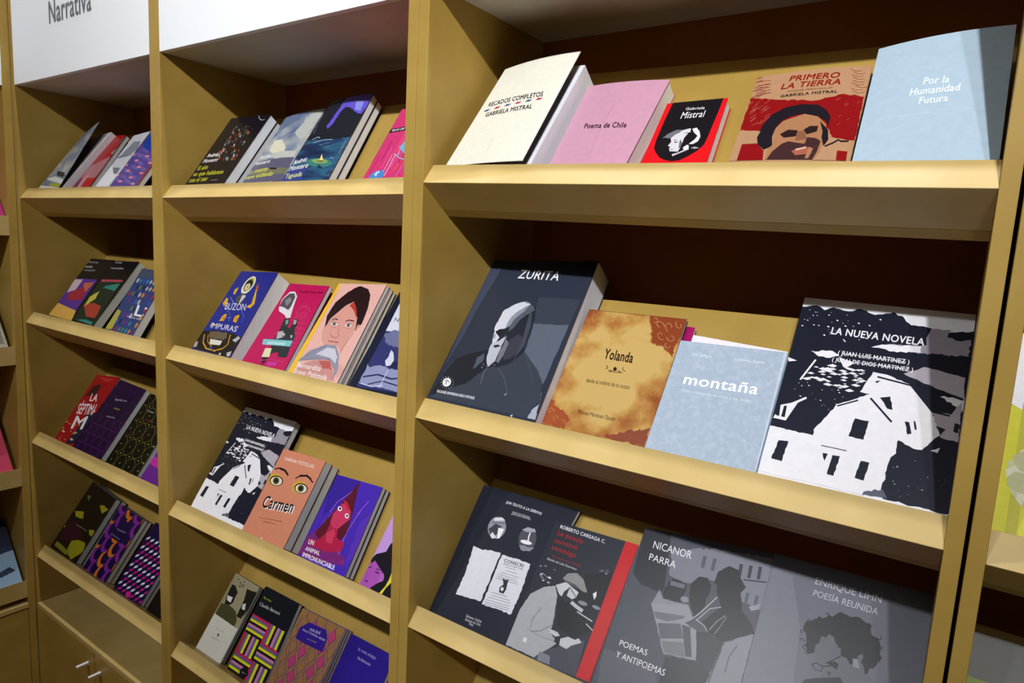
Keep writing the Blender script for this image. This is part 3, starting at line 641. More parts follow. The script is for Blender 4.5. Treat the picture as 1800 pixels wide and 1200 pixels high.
[0,'f1f0f7',2,0,[32,869,35,871,39,868,36,867]],
[0,'f1f0f7',2,0,[211,801,214,803,218,801,215,800]],
[0,'f1f0f7',2,0,[299,780,304,784,311,780,307,777]],
[0,'f1f0f7',2,0,[483,916,490,921,498,915,493,912]],
[0,'f1f0f7',2,0,[88,919,93,921,98,918,95,916]],
[0,'f1f0f7',2,0,[96,843,102,847,110,842,105,840]],
[0,'f1f0f7',2,0,[287,921,290,923,294,920,292,919]],
[0,'f1f0f7',2,0,[339,861,343,864,348,860,345,859]],
[0,'f1f0f7',2,0,[232,885,239,889,248,883,242,880]],
[0,'f1f0f7',2,0,[128,844,133,847,140,843,136,840]],
[0,'f1f0f7',2,0,[362,882,369,887,378,881,373,878]],
[0,'f1f0f7',2,0,[209,812,212,815,217,812,214,810]],
[0,'f1f0f7',2,0,[25,831,31,835,41,830,35,827]],
[0,'f1f0f7',2,0,[429,876,435,880,443,875,438,873]],
[0,'f1f0f7',2,0,[288,858,295,862,304,857,298,854]],
[0,'f1f0f7',2,0,[238,827,241,828,245,826,242,825]],
[0,'f1f0f7',3,0,[305,773,312,777,321,772,315,769]],
[0,'f1f0f7',2,0,[196,827,199,828,203,826,200,825]],
[0,'f1f0f7',2,0,[102,919,105,920,109,918,106,917]],
[0,'f1f0f7',2,0,[78,898,83,901,89,897,86,895]],
[0,'f1f0f7',2,0,[50,866,55,869,63,865,58,863]],
[0,'f1f0f7',2,0,[390,791,394,794,399,791,396,789]],
[0,'f1f0f7',2,0,[174,792,181,798,191,792,185,789]],
[0,'f1f0f7',2,0,[103,900,106,902,112,899,109,897]],
[0,'f1f0f7',2,0,[302,888,305,890,308,888,306,887]],
[0,'f1f0f7',2,0,[185,843,193,848,203,842,197,839]],
[0,'f1f0f7',2,0,[255,833,261,837,269,832,264,830]],
[0,'f1f0f7',2,0,[425,804,432,808,440,802,435,799]],
[0,'f1f0f7',2,0,[205,870,208,872,212,869,210,868]],
[0,'f1f0f7',2,0,[49,928,53,931,58,928,55,926]],
[0,'f1f0f7',2,0,[188,926,190,928,194,925,192,924]],
[0,'f1f0f7',2,0,[65,880,67,881,71,879,69,878]],
[0,'9aa0b4',2,0,[764,67,766,69,770,67,768,66]],
[0,'9aa0b4',2,0,[722,194,728,199,736,194,731,191]],
[0,'9aa0b4',2,0,[877,175,881,178,886,175,883,173]],
[0,'9aa0b4',2,0,[755,91,757,93,760,91,758,90]],
[0,'9aa0b4',2,0,[706,188,710,190,715,188,712,186]],
[0,'9aa0b4',2,0,[806,236,810,238,814,236,811,234]],
[0,'9aa0b4',2,0,[717,127,721,130,726,127,723,125]],
[0,'9aa0b4',2,0,[794,119,798,122,803,119,800,118]],
[0,'9aa0b4',2,0,[949,155,951,157,954,155,952,154]],
[0,'9aa0b4',2,0,[960,178,963,180,967,178,964,177]],
[0,'9aa0b4',2,0,[858,115,864,119,871,116,866,113]],
[0,'9aa0b4',2,0,[800,84,803,85,806,84,804,82]],
[0,'9aa0b4',2,0,[725,116,730,119,737,115,733,113]],
[0,'9aa0b4',2,0,[933,171,936,173,939,171,937,170]],
[0,'9aa0b4',2,0,[848,161,851,162,853,161,852,160]],
[0,'9aa0b4',2,0,[842,120,845,122,848,120,846,119]],
[0,'f1f0f7',4,0,[31,385,89,404,167,448,173,439,127,410,83,310,5,312]],
[0,'1b1f2e',5,0,[10,379,29,385,38,326,14,329]],
[0,'1b1f2e',5,0,[51,382,68,385,73,325,50,326]],
[0,'f1f0f7',10,0.6,[258,262,255,290,353,436,518,513,462,517,511,629,586,625,727,590,855,476,910,372,897,363,834,291,792,289,709,315,712,253,689,231,662,79,592,35,573,36,1,42,0,119,0,270]],
[0,'b5aeb9',11,0.6,[676,642,779,691,991,665,994,561,876,588,772,614]],
[0,'b5aeb9',11,0.6,[855,476,950,478,989,544,998,354,912,363]],
[0,'1b1f2e',12,0.5,[880,412,933,403,910,372]],
[0,'1b1f2e',12,0,[970,440,993,439,992,395,969,400]],
[0,'1b1f2e',11,0.4,[467,382,543,380,535,287,452,290]],
[0,'1b1f2e',11,0.4,[73,206,129,211,121,109,57,113]],
[0,'1b1f2e',11,0.4,[389,187,430,189,418,93,382,95]],
[0,'1b1f2e',11,0.4,[543,187,588,186,576,101,529,105]],
[0,'1b1f2e',11,0.4,[334,188,363,189,354,153]],
[0,'1b1f2e',11,0.4,[726,408,748,409,770,357,750,349]],
[0,'1b1f2e',11,0.4,[575,504,629,517,654,454,626,455]],
[0,'1b1f2e',11,0.4,[770,417,778,418,793,379,783,378]],
[0,'1b1f2e',11,0.4,[532,582,562,591,545,574]],
[1,'1b1f2e',12,2.16,[540,607,727,588,855,476,942,470]],
[1,'1b1f2e',13,2.12,[526,494,661,394]],
[1,'1b1f2e',11,1.72,[355,427,462,473]],
[1,'1b1f2e',11,1.04,[317,222,459,220]],
[1,'1b1f2e',13,2.92,[744,607,995,557]],
[0,'5b6072',11,1,[588,54,679,80,708,46,582,36]],
[0,'f1f0f7',11,0.5,[919,316,876,295,910,290]],
[2, 'f1f0f7', 3, ['LA NUEVA NOVELA', 1, 0], [220, 804, 755, 802, 221, 842]],
[2, 'f1f0f7', 3, ['( JUAN LUIS MARTINEZ )', 1, 0], [290, 695, 695, 695, 290, 718]],
[2, 'f1f0f7', 12, ['( JUAN DE DIOS MARTINEZ )', 1, 0], [266, 655, 721, 658, 267, 676]],
[1,'f1f0f7',4,0.69,[314,705,677,704]],
[1,'f1f0f7',13,0.68,[290,665,702,668]]],**{'n': 'nueva', 'k': (3, 2), 'c': [[0.5008, 0.0, 0.022], [0.5013, 0.2505, 0.022], [0.6809, 0.2455, 0.022], [0.682, 0.0, 0.022]], 't': 0.01, 'm': 1, 'b': 0, 'blk': None, 'base': 'f1f0f7', 'inner': None, 'lab': 'large black and white book with white gabled houses, rightmost on the middle right shelf', 'pg': 'e8e8ec', 'ed': '1b1f2e', 'grp': 'books on the middle shelf of the right bookcase'}),
dict(a=[[2, 'e6e6ec', 1, ['(UN TEXTO A LA DERIVA)', 1, 0.15], [305, 908, 690, 895, 304, 927]],
[2, 'd0d0d8', 1, ['(JUAN LUIS MARTINEZ)', 0, 0], [412, 853, 601, 848, 409, 865]],
[2, 'd0d0d8', 2, ['(JUAN DE DIOS MARTINEZ)', 0, 0], [409, 838, 617, 837, 406, 850]],
[0,'8f939e',1,0,[428,717,416,742,397,764,371,781,341,792,310,796,281,791,256,779,238,761,230,738,231,713,242,688,262,665,289,647,320,636,351,633,381,638,405,651,422,670,430,693]],
[0,'3b3f4a',2,0.5,[251,689,297,741,371,736,368,673,313,633]],
[0,'eeeef2',3,0,[346,718,409,719,407,648,383,638,359,686]],
[0,'d8dae0',2,0,[252,775,334,798,381,782,275,757]],
[0,'e0e2e8',4,0,[296,647,306,675,370,644,332,627]],
[1,'3b3f4a',3,1.08,[257,741,391,761]],
[0,'4b4f5a',1,0,[770,704,757,729,736,752,710,770,681,781,652,785,626,780,604,768,590,749,584,725,588,699,601,673,622,649,649,631,679,619,708,616,735,621,756,634,770,654,774,678]],
[0,'a3a7b0',2,0.5,[587,755,629,784,700,786,726,764,638,748]],
[1,'eeeef2',3,2.0,[676,751,681,721,695,689]],
[0,'eeeef2',4,0,[745,679,733,687,703,692,664,691,633,685,621,676,633,668,664,663,703,664,734,670]],
[0,'8b8f99',2,0.8,[629,643,784,659,756,624,670,615]],
[0,'dcdde8',1,0.7,[178,537,268,530,401,547,490,551,526,196,370,186,223,174,218,348]],
[0,'dcdde8',2,0.7,[512,540,659,549,827,545,874,369,893,191,730,191,555,180,532,372]],
[2, '23252e', 3, ['CONSCRI', 1, 0], [564, 500, 775, 507, 558, 522]],
[2, '23252e', 3, ['SERMONEM DEI', 0, 0], [568, 482, 782, 489, 566, 493]],
[1,'4a4c58',3,0.59,[601,470,716,474]],
[1,'4a4c58',3,0.59,[618,448,751,453]],
[1,'4a4c58',3,0.6,[594,426,785,434]],
[1,'4a4c58',3,0.6,[567,408,779,417]],
[1,'4a4c58',3,0.61,[569,393,799,403]],
[1,'4a4c58',3,0.61,[565,378,815,390]],
[1,'4a4c58',3,0.62,[592,278,768,289]],
[1,'4a4c58',3,0.62,[596,259,811,272]],
[1,'4a4c58',3,0.63,[579,240,833,256]],
[1,'4a4c58',3,0.63,[573,220,847,238]],
[1,'4a4c58',4,0.63,[578,204,852,223]],
[1,'4a4c58',5,0.63,[580,190,854,209]],
[0,'2c2e38',4,0.5,[631,391,673,389,698,399,706,371,724,328,716,296,667,296,648,328,672,355]],
[0,'dcdde8',5,0,[699,324,691,334,677,337,666,333,664,323,672,313,686,310,697,314]],
[2, 'd0d0d8', 1, ['Ediciones  Archivo', 0, 0], [452, 63, 642, 69, 448, 81]],
[2, 'd0d0d8', 2, ['Santiago de Chile', 0, 0], [458, 40, 648, 47, 454, 57]],
[2, 'd0d0d8', 1, ['1985', 0, 0], [523, 24, 575, 26, 520, 37]]],**{'n': 'deriva', 'k': (3, 3), 'c': [[0.0195, 0.0, 0.036], [0.0195, 0.2193, 0.036], [0.2057, 0.2257, 0.036], [0.1695, 0.0, 0.036]], 't': 0.01, 'm': 1, 'b': 0, 'blk': None, 'base': '1c2130', 'inner': None, 'lab': 'black book with two oval pictures and two torn pages, on the lower right shelf', 'pg': 'e0e2ea', 'ed': '1c2130', 'grp': 'books on the lower shelf of the right bookcase'}),
dict(a=[[0,'454955',1,0,[383,99,500,112,811,255,848,15,578,0,338,0]],
[0,'1a1d26',2,0,[556,686,838,749,847,325,669,230,457,276,363,458,529,459]],
[0,'aaacb2',3,0.4,[0,277,47,410,169,493,287,529,338,505,373,409,422,267,417,215,473,192,548,172,507,132,396,47,357,12,0,10]],
[1,'7b7d84',4,1.28,[231,348,180,245,198,185]],
[1,'7b7d84',5,1.24,[422,267,320,196,213,163]],
[1,'8a8c92',6,1.02,[161,175,344,158,525,168]],
[1,'2c2e36',4,2.06,[301,523,356,470,405,442]],
[0,'dadbe0',4,0,[161,111,209,110,209,79,170,81]],
[0,'c9cbd1',5,0,[289,536,391,583,471,562,565,542,555,501,488,459,420,469,365,482]],
[0,'2b2c33',6,0,[405,510,452,558,451,492,525,479,460,445,401,465]],
[1,'1a1b20',7,1.01,[445,556,536,515,553,503]],
[0,'908e90',8,0,[336,597,370,645,468,669,562,642,655,563,613,556,493,587,385,592]],
[0,'55545a',9,0,[337,595,385,592,504,585,613,556,643,556,503,569,383,579]],
[1,'bcbec6',7,4.96,[524,460,588,445,678,429]],
[1,'bcbec6',3,1.71,[623,412,814,388]],
[1,'bcbec6',3,1.43,[760,358,855,331]],
[0,'8a8c96',3,0,[703,482,692,490,664,495,629,495,602,489,592,480,603,472,631,466,666,467,693,473]],
[0,'8a8c96',3,0,[849,486,840,493,817,498,788,499,764,495,754,488,763,480,787,475,816,474,840,478]],
[0,'20222a',7,0,[493,203,561,202,564,156,504,163]],
[0,'c6c8d0',8,0,[557,199,628,232,709,229,740,249,787,229,696,186,657,151,569,157]],
[0,'c6c8d0',8,0,[412,233,506,232,541,215,496,198,421,210]],
[0,'7d8290',4,0.4,[386,63,513,66,547,12,401,9]],
[0,'e6e8ee',3,0,[716,567,746,593,761,558,751,531]],
[0,'7c8090',1,0,[82,583,93,590,112,585,102,580]],
[0,'7c8090',1,0,[141,567,158,578,187,571,173,563]],
[0,'e0e2ea',1,0,[113,534,125,541,145,536,135,531]],
[0,'7c8090',1,0,[134,543,143,549,158,546,150,542]],
[0,'7c8090',1,0,[72,638,87,650,114,643,101,636]],
[0,'7c8090',1,0,[59,560,75,572,103,565,89,557]],
[0,'e0e2ea',4,0,[178,532,194,541,219,535,206,528]],
[0,'e0e2ea',2,0,[166,566,183,579,213,571,198,563]],
[0,'e0e2ea',1,0,[24,630,33,635,49,631,41,627]],
[0,'7c8090',5,0,[192,533,204,540,223,536,213,530]],
[0,'7c8090',2,0,[102,576,116,584,139,578,128,572]],
[0,'7c8090',1,0,[197,635,206,642,223,637,215,633]],
[0,'7c8090',2,0,[83,550,102,560,132,553,117,545]],
[0,'e0e2ea',2,0,[62,574,76,582,100,576,88,570]],
[0,'8a8e9a',3,0,[762,729,774,738,795,733,784,727]],
[0,'5c606c',3,0,[689,737,708,749,739,740,723,732]],
[0,'5c606c',3,0,[755,753,772,763,799,756,785,748]],
[0,'5c606c',4,0,[781,743,789,748,801,745,795,741]],
[0,'8a8e9a',4,0,[756,739,763,744,776,741,769,737]],
[0,'8a8e9a',4,0,[719,746,728,753,744,748,736,744]],
[0,'8a8e9a',4,0,[760,731,768,737,780,733,774,730]],
[0,'c8141c',4,0,[1000,1000,1000,17,849,13,854,1000]],
[2, 'e0e0e6', 1, ['ROBERTO CAREAGA C.', 1, 0], [85, 954, 643, 940, 82, 980]],
[2, '9c1c22', 1, ['La poesía', 1, 0], [86, 899, 406, 888, 78, 936]],
[2, '9c1c22', 1, ['terminó', 1, 0], [81, 836, 367, 831, 75, 871]],
[2, '9c1c22', 1, ['conmigo', 1, 0], [79, 780, 387, 772, 73, 815]],
[2, '9c1c22', 3, ['Vida de un poeta chileno', 0, 0], [119, 724, 490, 719, 115, 741]],
[2, 'd8d8de', 3, ['Edición de Leila Guerriero', 0, 0.15], [80, 692, 447, 686, 76, 709]]],**{'n': 'careaga', 'k': (3, 3), 'c': [[0.1785, 0.0, 0.02], [0.1824, 0.1952, 0.02], [0.3218, 0.1982, 0.02], [0.3159, 0.0, 0.02]], 't': 0.014, 'm': 1, 'b': 0, 'blk': None, 'base': '262a36', 'inner': None, 'lab': 'black book with a capped man at a microphone and a red right band', 'pg': 'e0e2ea', 'ed': 'c8141c', 'grp': 'books on the lower shelf of the right bookcase'}),
dict(a=[[0,'2b2d36',1,0,[13,1000,218,992,296,667,288,630,112,646,22,702,0,930,0,1000]],
[0,'7e8290',2,1.5,[253,894,585,962,998,968,1000,880,1000,685,861,706,822,811,726,858,652,776,584,787,447,716,311,741]],
[0,'34363f',3,0,[782,903,807,904,815,832,791,833]],
[0,'34363f',3,0,[850,907,875,909,881,838,858,838]],
[0,'34363f',3,0,[916,912,940,913,947,843,924,843]],
[0,'565a66',3,0,[878,758,902,760,904,692,882,693]],
[0,'565a66',3,0,[945,756,969,758,970,692,948,693]],
[0,'565a66',3,0,[508,904,536,905,541,831,515,833]],
[0,'565a66',3,0,[585,900,613,902,617,828,592,830]],
[1,'34363f',4,1.76,[838,822,995,838]],
[0,'9a9ca8',4,0,[919,688,993,720,985,687,944,670]],
[0,'24262e',3,1,[314,706,338,733,449,725,456,667,456,611,324,603,299,633]],
[0,'6c707c',4,0,[329,714,442,715,442,689,334,688]],
[0,'8a8d99',4,0,[503,632,493,645,470,650,446,644,437,631,448,618,471,613,494,619]],
[0,'1e2027',5,0.8,[521,613,489,674,485,733,523,777,587,779,629,746,631,704,618,668,625,620,580,545]],
[0,'1e2027',5,0.6,[640,765,651,835,710,876,783,869,824,819,867,787,842,750,882,656,975,601,1000,563,1000,562,801,470,679,505,634,542,739,646,682,715,670,754]],
[0,'8e909c',6,0,[240,558,269,648,313,601,393,601,507,608,569,546,315,515]],
[0,'9799a3',7,0.5,[236,556,508,606,571,542,521,506,615,489,673,336,438,312,314,464]],
[0,'6c6f7a',8,0,[280,516,506,543,504,527,397,484,306,484]],
[0,'5d606b',9,0,[330,460,493,495,545,424,385,383]],
[0,'74777f',10,0,[398,374,553,406,590,333,440,320]],
[0,'4b4e58',11,0,[506,494,569,493,637,346,593,338]],
[1,'c4c6ce',8,1.08,[569,546,614,593,692,693]],
[1,'c4c6ce',9,0.89,[594,536,666,622,739,646]],
[1,'b0b2ba',10,1.07,[591,543,661,524,691,500]],
[1,'a8aab4',10,0.86,[702,511,737,566,782,609]],
[1,'8e909a',11,0.85,[742,497,772,551,793,604]],
[0,'30323b',12,0.6,[452,304,674,335,619,482,692,496,813,469,784,334,767,241,469,154,460,236]],
[0,'8c8e99',13,0.8,[828,477,988,559,1000,554,1000,521,996,308,772,242,800,338]],
[1,'4b4d57',14,1.65,[816,440,803,354,791,255]],
[1,'5a5c66',14,1.46,[912,480,879,412,878,331]],
[0,'5d606c',13,1,[7,218,197,235,420,201,464,152,44,29,13,135]],
[2, 'f0f0f4', 3, ['NICANOR', 0, 0], [111, 881, 426, 867, 107, 927]],
[2, 'f0f0f4', 3, ['PARRA', 0, 0], [110, 803, 331, 791, 107, 844]],
[2, 'f0f0f4', 1, ['POEMAS', 0, 0], [105, 269, 326, 270, 104, 301]],
[2, 'f0f0f4', 14, ['Y ANTIPOEMAS', 0, 0], [107, 202, 490, 204, 107, 236]]],**{'n': 'nicanor', 'k': (3, 3), 'c': [[0.3186, 0.0, 0.022], [0.3228, 0.2263, 0.022], [0.5015, 0.2421, 0.022], [0.4995, 0.0, 0.022]], 't': 0.02, 'm': 1, 'b': 0, 'blk': None, 'base': '4d505c', 'inner': None, 'lab': 'grey photo book with two people in hats reading a newspaper', 'pg': 'e0e2ea', 'ed': '24262e', 'grp': 'books on the lower shelf of the right bookcase'}),
dict(a=[[0,'787b88',1,0,[12,921,155,907,275,657,307,396,5,310]],
[0,'666873',1,0,[388,598,421,665,484,675,553,625,611,585,668,644,692,553,758,524,453,437,457,504,409,524]],
[0,'1e1f26',2,2,[296,689,347,723,424,766,511,794,602,798,668,785,717,730,754,695,762,626,732,585,694,550,678,587,663,637,620,573,581,593,539,610,485,670,423,659,389,610,390,567,350,551,325,587,318,644]],
[1,'1e1f26',3,0.95,[316,676,314,670,307,666,300,667,295,670,293,674,295,676]],
[1,'1e1f26',3,0.95,[295,637,287,643,284,650,288,656,294,658,300,657,303,654]],
[1,'1e1f26',3,0.94,[290,603,292,610,298,615,307,616,313,613,316,609,315,605]],
[1,'1e1f26',3,0.93,[339,572,329,570,321,573,316,578,317,583,320,586,325,586]],
[1,'1e1f26',3,0.92,[348,548,341,553,339,559,342,564,347,565,352,565,355,562]],
[1,'1e1f26',3,0.96,[309,713,317,715,325,713,330,709,331,704,328,701,324,700]],
[1,'1e1f26',3,0.95,[372,716,363,715,356,717,353,722,353,726,356,728,360,729]],
[1,'1e1f26',3,0.88,[742,742,749,737,751,732,749,727,745,725,740,725,738,727]],
[1,'1e1f26',3,0.87,[769,696,766,690,760,687,754,687,749,690,748,694,750,696]],
[1,'1e1f26',3,0.85,[745,599,738,604,736,611,739,616,745,618,750,617,753,615]],
[1,'1e1f26',3,0.95,[410,763,411,769,417,773,423,773,428,771,430,767,429,765]],
[1,'15161b',2,1.17,[390,513,415,526,460,521,517,542]],
[1,'15161b',3,1.04,[390,513,416,495,452,496,456,520]],
[1,'15161b',3,1.15,[481,546,523,577,569,615]],
[0,'1e1f26',4,0,[461,541,519,562,542,555,536,525,498,537]],
[0,'90929e',3,0,[614,602,640,604,663,566,622,566]],
[0,'22232a',4,0,[368,434,433,459,563,499,589,476,354,409]],
[0,'3a3c46',5,0,[478,504,512,508,505,484]],
[2, 'c6c8d2', 2, ['ENRIQUE LIHN', 0, 0], [305, 898, 714, 894, 306, 935]],
[2, 'c6c8d2', 1, ['POESÍA REUNIDA', 0, 0], [308, 836, 706, 833, 310, 868]]],**{'n': 'lihn', 'k': (3, 3), 'c': [[0.4991, 0.0, 0.022], [0.5009, 0.2427, 0.022], [0.682, 0.248, 0.022], [0.682, 0.0, 0.022]], 't': 0.02, 'm': 1, 'b': 0, 'blk': None, 'base': '6b6e7c', 'inner': None, 'lab': 'grey photo book with a curly-haired man in glasses, beside the right upright', 'pg': 'e0e2ea', 'ed': '3a3c46', 'grp': 'books on the lower shelf of the right bookcase'}),
dict(a=[[0,'6b3a34',1,0,[552,665,545,690,570,679,577,662]],
[0,'5a3a5c',1,0,[483,619,471,659,514,642,526,613]],
[0,'9a5a3a',1,0,[620,549,614,570,636,561,642,546]],
[0,'9a5a3a',1,0,[416,388,401,441,457,419,472,382]],
[0,'56606c',1,0,[368,739,362,762,386,752,393,735]],
[0,'9a5a3a',1,0,[819,367,813,388,835,379,841,365]],
[0,'b8c0c4',1,0,[760,405,746,456,799,435,814,399]],
[0,'8a4a44',1,0,[690,490,681,523,716,510,726,486]],
[0,'5a3a5c',2,0,[757,401,748,434,782,421,791,397]],
[0,'9a5a3a',1,0,[729,729,715,779,767,758,782,722]],
[0,'6b3a34',1,0,[316,668,305,705,344,690,355,663]],
[0,'3a4a40',1,0,[441,488,427,537,479,517,494,482]],
[0,'b8c0c4',1,0,[316,488,308,515,336,504,344,485]],
[0,'6b3a34',1,0,[511,422,504,446,529,436,536,419]],
[0,'b8c0c4',2,0,[583,564,572,602,612,586,623,559]],
[0,'8a4a44',2,0,[525,647,513,689,557,672,569,642]],
[0,'6b3a34',2,0,[664,756,650,809,704,787,720,749]],
[0,'7c8a92',1,0,[326,582,314,623,358,606,370,576]],
[0,'6b3a34',2,0,[729,481,718,520,759,504,771,476]],
[0,'b8c0c4',2,0,[372,503,357,556,413,534,429,497]],
[0,'56606c',2,0,[384,601,370,647,419,628,432,595]],
[0,'5a3a5c',1,0,[650,473,643,495,666,486,673,470]],
[0,'b8c0c4',2,0,[383,428,373,460,408,447,417,424]],
[0,'6b3a34',1,0,[553,370,542,409,584,394,595,366]],
[0,'8a4a44',1,0,[521,558,515,577,535,569,541,555]],
[0,'8a4a44',3,0,[413,635,404,666,437,653,446,631]],
[0,'6b3a34',1,0,[454,706,443,744,483,728,494,701]],
[0,'c84444',3,0,[324,471,310,519,361,500,375,466]],
[0,'8a4a44',1,0,[508,470,497,509,538,493,550,465]],
[0,'9a5a3a',1,0,[514,723,498,777,555,754,571,716]],
[0,'7c8a92',1,0,[612,383,601,421,642,406,653,378]],
[0,'3c5a48',3,0,[648,746,634,796,686,775,700,740]],
[0,'3c5a48',3,0,[337,396,323,444,374,424,388,390]],
[0,'6b3a34',1,0,[855,360,844,400,886,384,897,356]],
[0,'3c5a48',2,0,[315,629,301,677,351,657,366,623]],
[0,'7c8a92',1,0,[671,379,662,410,695,397,704,375]],
[0,'56606c',2,0,[549,699,533,752,589,730,605,692]],
[0,'7c8a92',1,0,[437,788,427,823,464,808,474,784]],
[0,'7c8a92',3,0,[710,472,701,504,734,491,744,468]],
[0,'3a4a40',4,0,[654,701,643,741,685,724,697,696]],
[0,'56606c',1,0,[553,797,547,818,569,809,575,794]],
[0,'7c8a92',4,0,[384,461,370,509,421,489,436,455]],
[0,'7c8a92',3,0,[722,731,716,750,737,742,742,728]],
[0,'8a4a44',3,0,[568,556,558,594,598,578,609,551]],
[0,'56606c',4,0,[387,609,371,662,428,640,444,602]],
[0,'3a4a40',3,0,[340,536,329,576,371,559,383,531]],
[0,'56606c',1,0,[798,569,787,606,826,591,837,564]],
[0,'3a4a40',4,0,[673,451,659,501,711,480,725,445]],
[0,'7c8a92',3,0,[587,690,574,735,621,716,634,684]],
[0,'c84444',4,0,[366,514,356,549,393,534,404,509]],
[0,'6b3a34',1,0,[807,481,796,523,840,506,852,476]],
[0,'3a4a40',2,0,[533,426,525,453,554,442,562,423]],
[0,'3a4a40',5,0,[676,426,670,446,691,438,697,423]],
[0,'3a4a40',1,0,[311,829,301,863,337,849,347,824]],
[0,'7c8a92',1,0,[310,757,298,799,342,782,354,752]],
[0,'56606c',2,0,[308,834,295,876,340,858,353,828]],
[0,'5a3a5c',2,0,[565,821,551,868,601,848,614,814]],
[0,'c84444',2,0,[329,695,319,731,357,716,368,690]],
[0,'7c8a92',2,0,[655,366,639,419,696,397,711,360]],
[0,'7c8a92',3,0,[346,685,338,713,367,701,375,681]],
[0,'8a4a44',2,0,[387,746,381,769,405,759,412,743]],
[0,'8a4a44',5,0,[349,545,343,568,366,558,373,543]],
[0,'5a3a5c',1,0,[711,608,700,646,739,630,750,604]],
[0,'56606c',1,0,[765,796,760,815,780,807,786,793]],
[0,'3a4a40',1,0,[652,829,644,857,673,845,682,825]],
[0,'6b3a34',3,0,[275,798,261,846,312,826,327,791]],
[0,'b8c0c4',2,0,[801,604,792,634,824,621,832,600]],
[0,'6b3a34',2,0,[671,515,664,539,689,529,696,513]],
[0,'9a5a3a',3,0,[773,365,760,411,808,393,821,360]],
[0,'8a4a44',1,0,[837,407,823,458,876,437,891,401]],
[1,'cfd2dc',1,1.29,[718,1000,748,967,849,925,945,928]],
[2, 'f0f0f4', 4, ['Andrés', 1, 0.15], [77, 425, 364, 433, 50, 478]],
[2, 'f0f0f4', 4, ['Montero', 1, 0.15], [71, 348, 431, 359, 53, 400]],
[2, 'c8c832', 1, ['El año', 1, 0.15], [61, 246, 312, 260, 26, 303]],
[2, 'c8c832', 1, ['en que hablamos', 1, 0.15], [54, 167, 804, 185, 23, 224]],
[2, 'c8c832', 1, ['con el mar', 1, 0.15], [58, 81, 524, 98, 22, 141]],
[2, 'c8c8d0', 1, ['nueva edición', 0, 0], [619, 97, 801, 100, 611, 109]]],**{'n': 'ano', 'k': (2, 1), 'c': [[-0.6575, 0.0, 0.011], [-0.677, 0.2011, 0.011], [-0.5374, 0.198, 0.011], [-0.5238, 0.0, 0.011]], 't': 0.04, 'm': 2, 'b': 0, 'blk': None, 'base': '17151d', 'inner': None, 'lab': 'black novel with a crowd scene and three-line yellow title', 'pg': 'f0f1f5', 'ed': '14161c', 'grp': 'books on the top shelf of the middle bookcase'}),
dict(a=[[0,'dcd9c0',1,1,[166,548,142,681,348,664,594,559,620,475,333,494]],
[0,'b9bcb8',2,1.5,[589,728,698,914,892,989,969,990,977,774,888,617]],
[0,'c2c4bc',2,1.5,[181,440,448,507,877,498,913,565,970,415]],
[0,'6a7897',1,1.5,[380,1000,435,922,81,777,0,860,0,1000]],
[0,'5e5c74',3,0.6,[0,410,251,423,567,419,730,423,977,418,996,147,0,158]],
[0,'77765c',4,0,[187,309,714,311,971,299,978,234,160,234]],
[0,'26242c',5,0,[506,316,699,307,716,287,547,294]],
[2, 'f0f0f4', 3, ['Andrés', 1, 0.15], [34, 446, 323, 449, 5, 495]],
[2, 'f0f0f4', 4, ['Montero', 1, 0.15], [17, 367, 418, 376, -11, 414]],
[2, 'dcdc58', 5, ['La muerte', 1, 0.15], [24, 262, 488, 280, -12, 314]],
[2, 'dcdc58', 6, ['viene estilando', 1, 0.15], [23, 194, 707, 219, -15, 244]]],**{'n': 'muerte', 'k': (2, 1), 'c': [[-0.5113, 0.0, 0.035], [-0.5269, 0.2135, 0.035], [-0.4132, 0.2277, 0.035], [-0.3919, 0.0, 0.035]], 't': 0.015, 'm': 1, 'b': 0.003, 'blk': None, 'base': 'N:sky', 'inner': None, 'lab': 'cloudy sky novel with yellow italic title, between two darker novels', 'pg': 'f0f1f5', 'ed': '5e5c74', 'grp': 'books on the top shelf of the middle bookcase'}),
dict(a=[[0,'20242c',1,1,[0,966,319,1000,523,1000,1000,983,1000,558,997,522,590,513,7,542,8,765,0,841]],
[0,'6656d0',2,1.2,[382,974,444,1000,942,1000,982,995,1000,952,1000,831,980,780,870,781,663,856,518,883,453,812,434,684,362,644,306,674,367,854]],
[0,'8a94e0',3,1,[673,946,877,933,918,808,782,833]],
[1,'a8c8e4',2,1.77,[137,539,251,561,326,541]],
[1,'a8c8e4',2,1.23,[225,493,437,514,646,505]],
[1,'8ab0cc',1,0.95,[407,458,617,473]],
[1,'6a90b0',3,1.01,[54,499,248,506]],
[1,'c8d0e0',1,0.66,[943,489,940,408,936,348]],
[1,'7a9ab0',2,0.82,[22,720,77,609]],
[1,'c8d0e0',1,0.84,[804,295,826,307,891,295]],
[0,'3f8078',2,0,[916,243,881,264,797,285,677,302,544,311,426,310,348,299,329,279,371,256,465,235,589,219,717,212,826,214,897,225]],
[0,'84a860',3,0,[815,263,786,277,715,290,620,300,526,303,460,299,440,289,473,275,548,261,643,252,734,249,796,253]],
[0,'f2dc94',4,0,[613,276,593,352,698,283]],
[0,'6a4a30',5,0,[570,282,704,283,695,268,600,272]],
[0,'20304a',3,0,[641,210,660,239,772,204]],
[0,'39468c',3,0,[69,213,442,209,454,79,0,79,0,160]],
[2, 'f2f2f6', 1, ['Andrés', 1, 0.15], [29, 265, 320, 288, 3, 316]],
[2, 'f2f2f6', 4, ['Montero', 1, 0.15], [39, 196, 438, 217, 6, 250]],
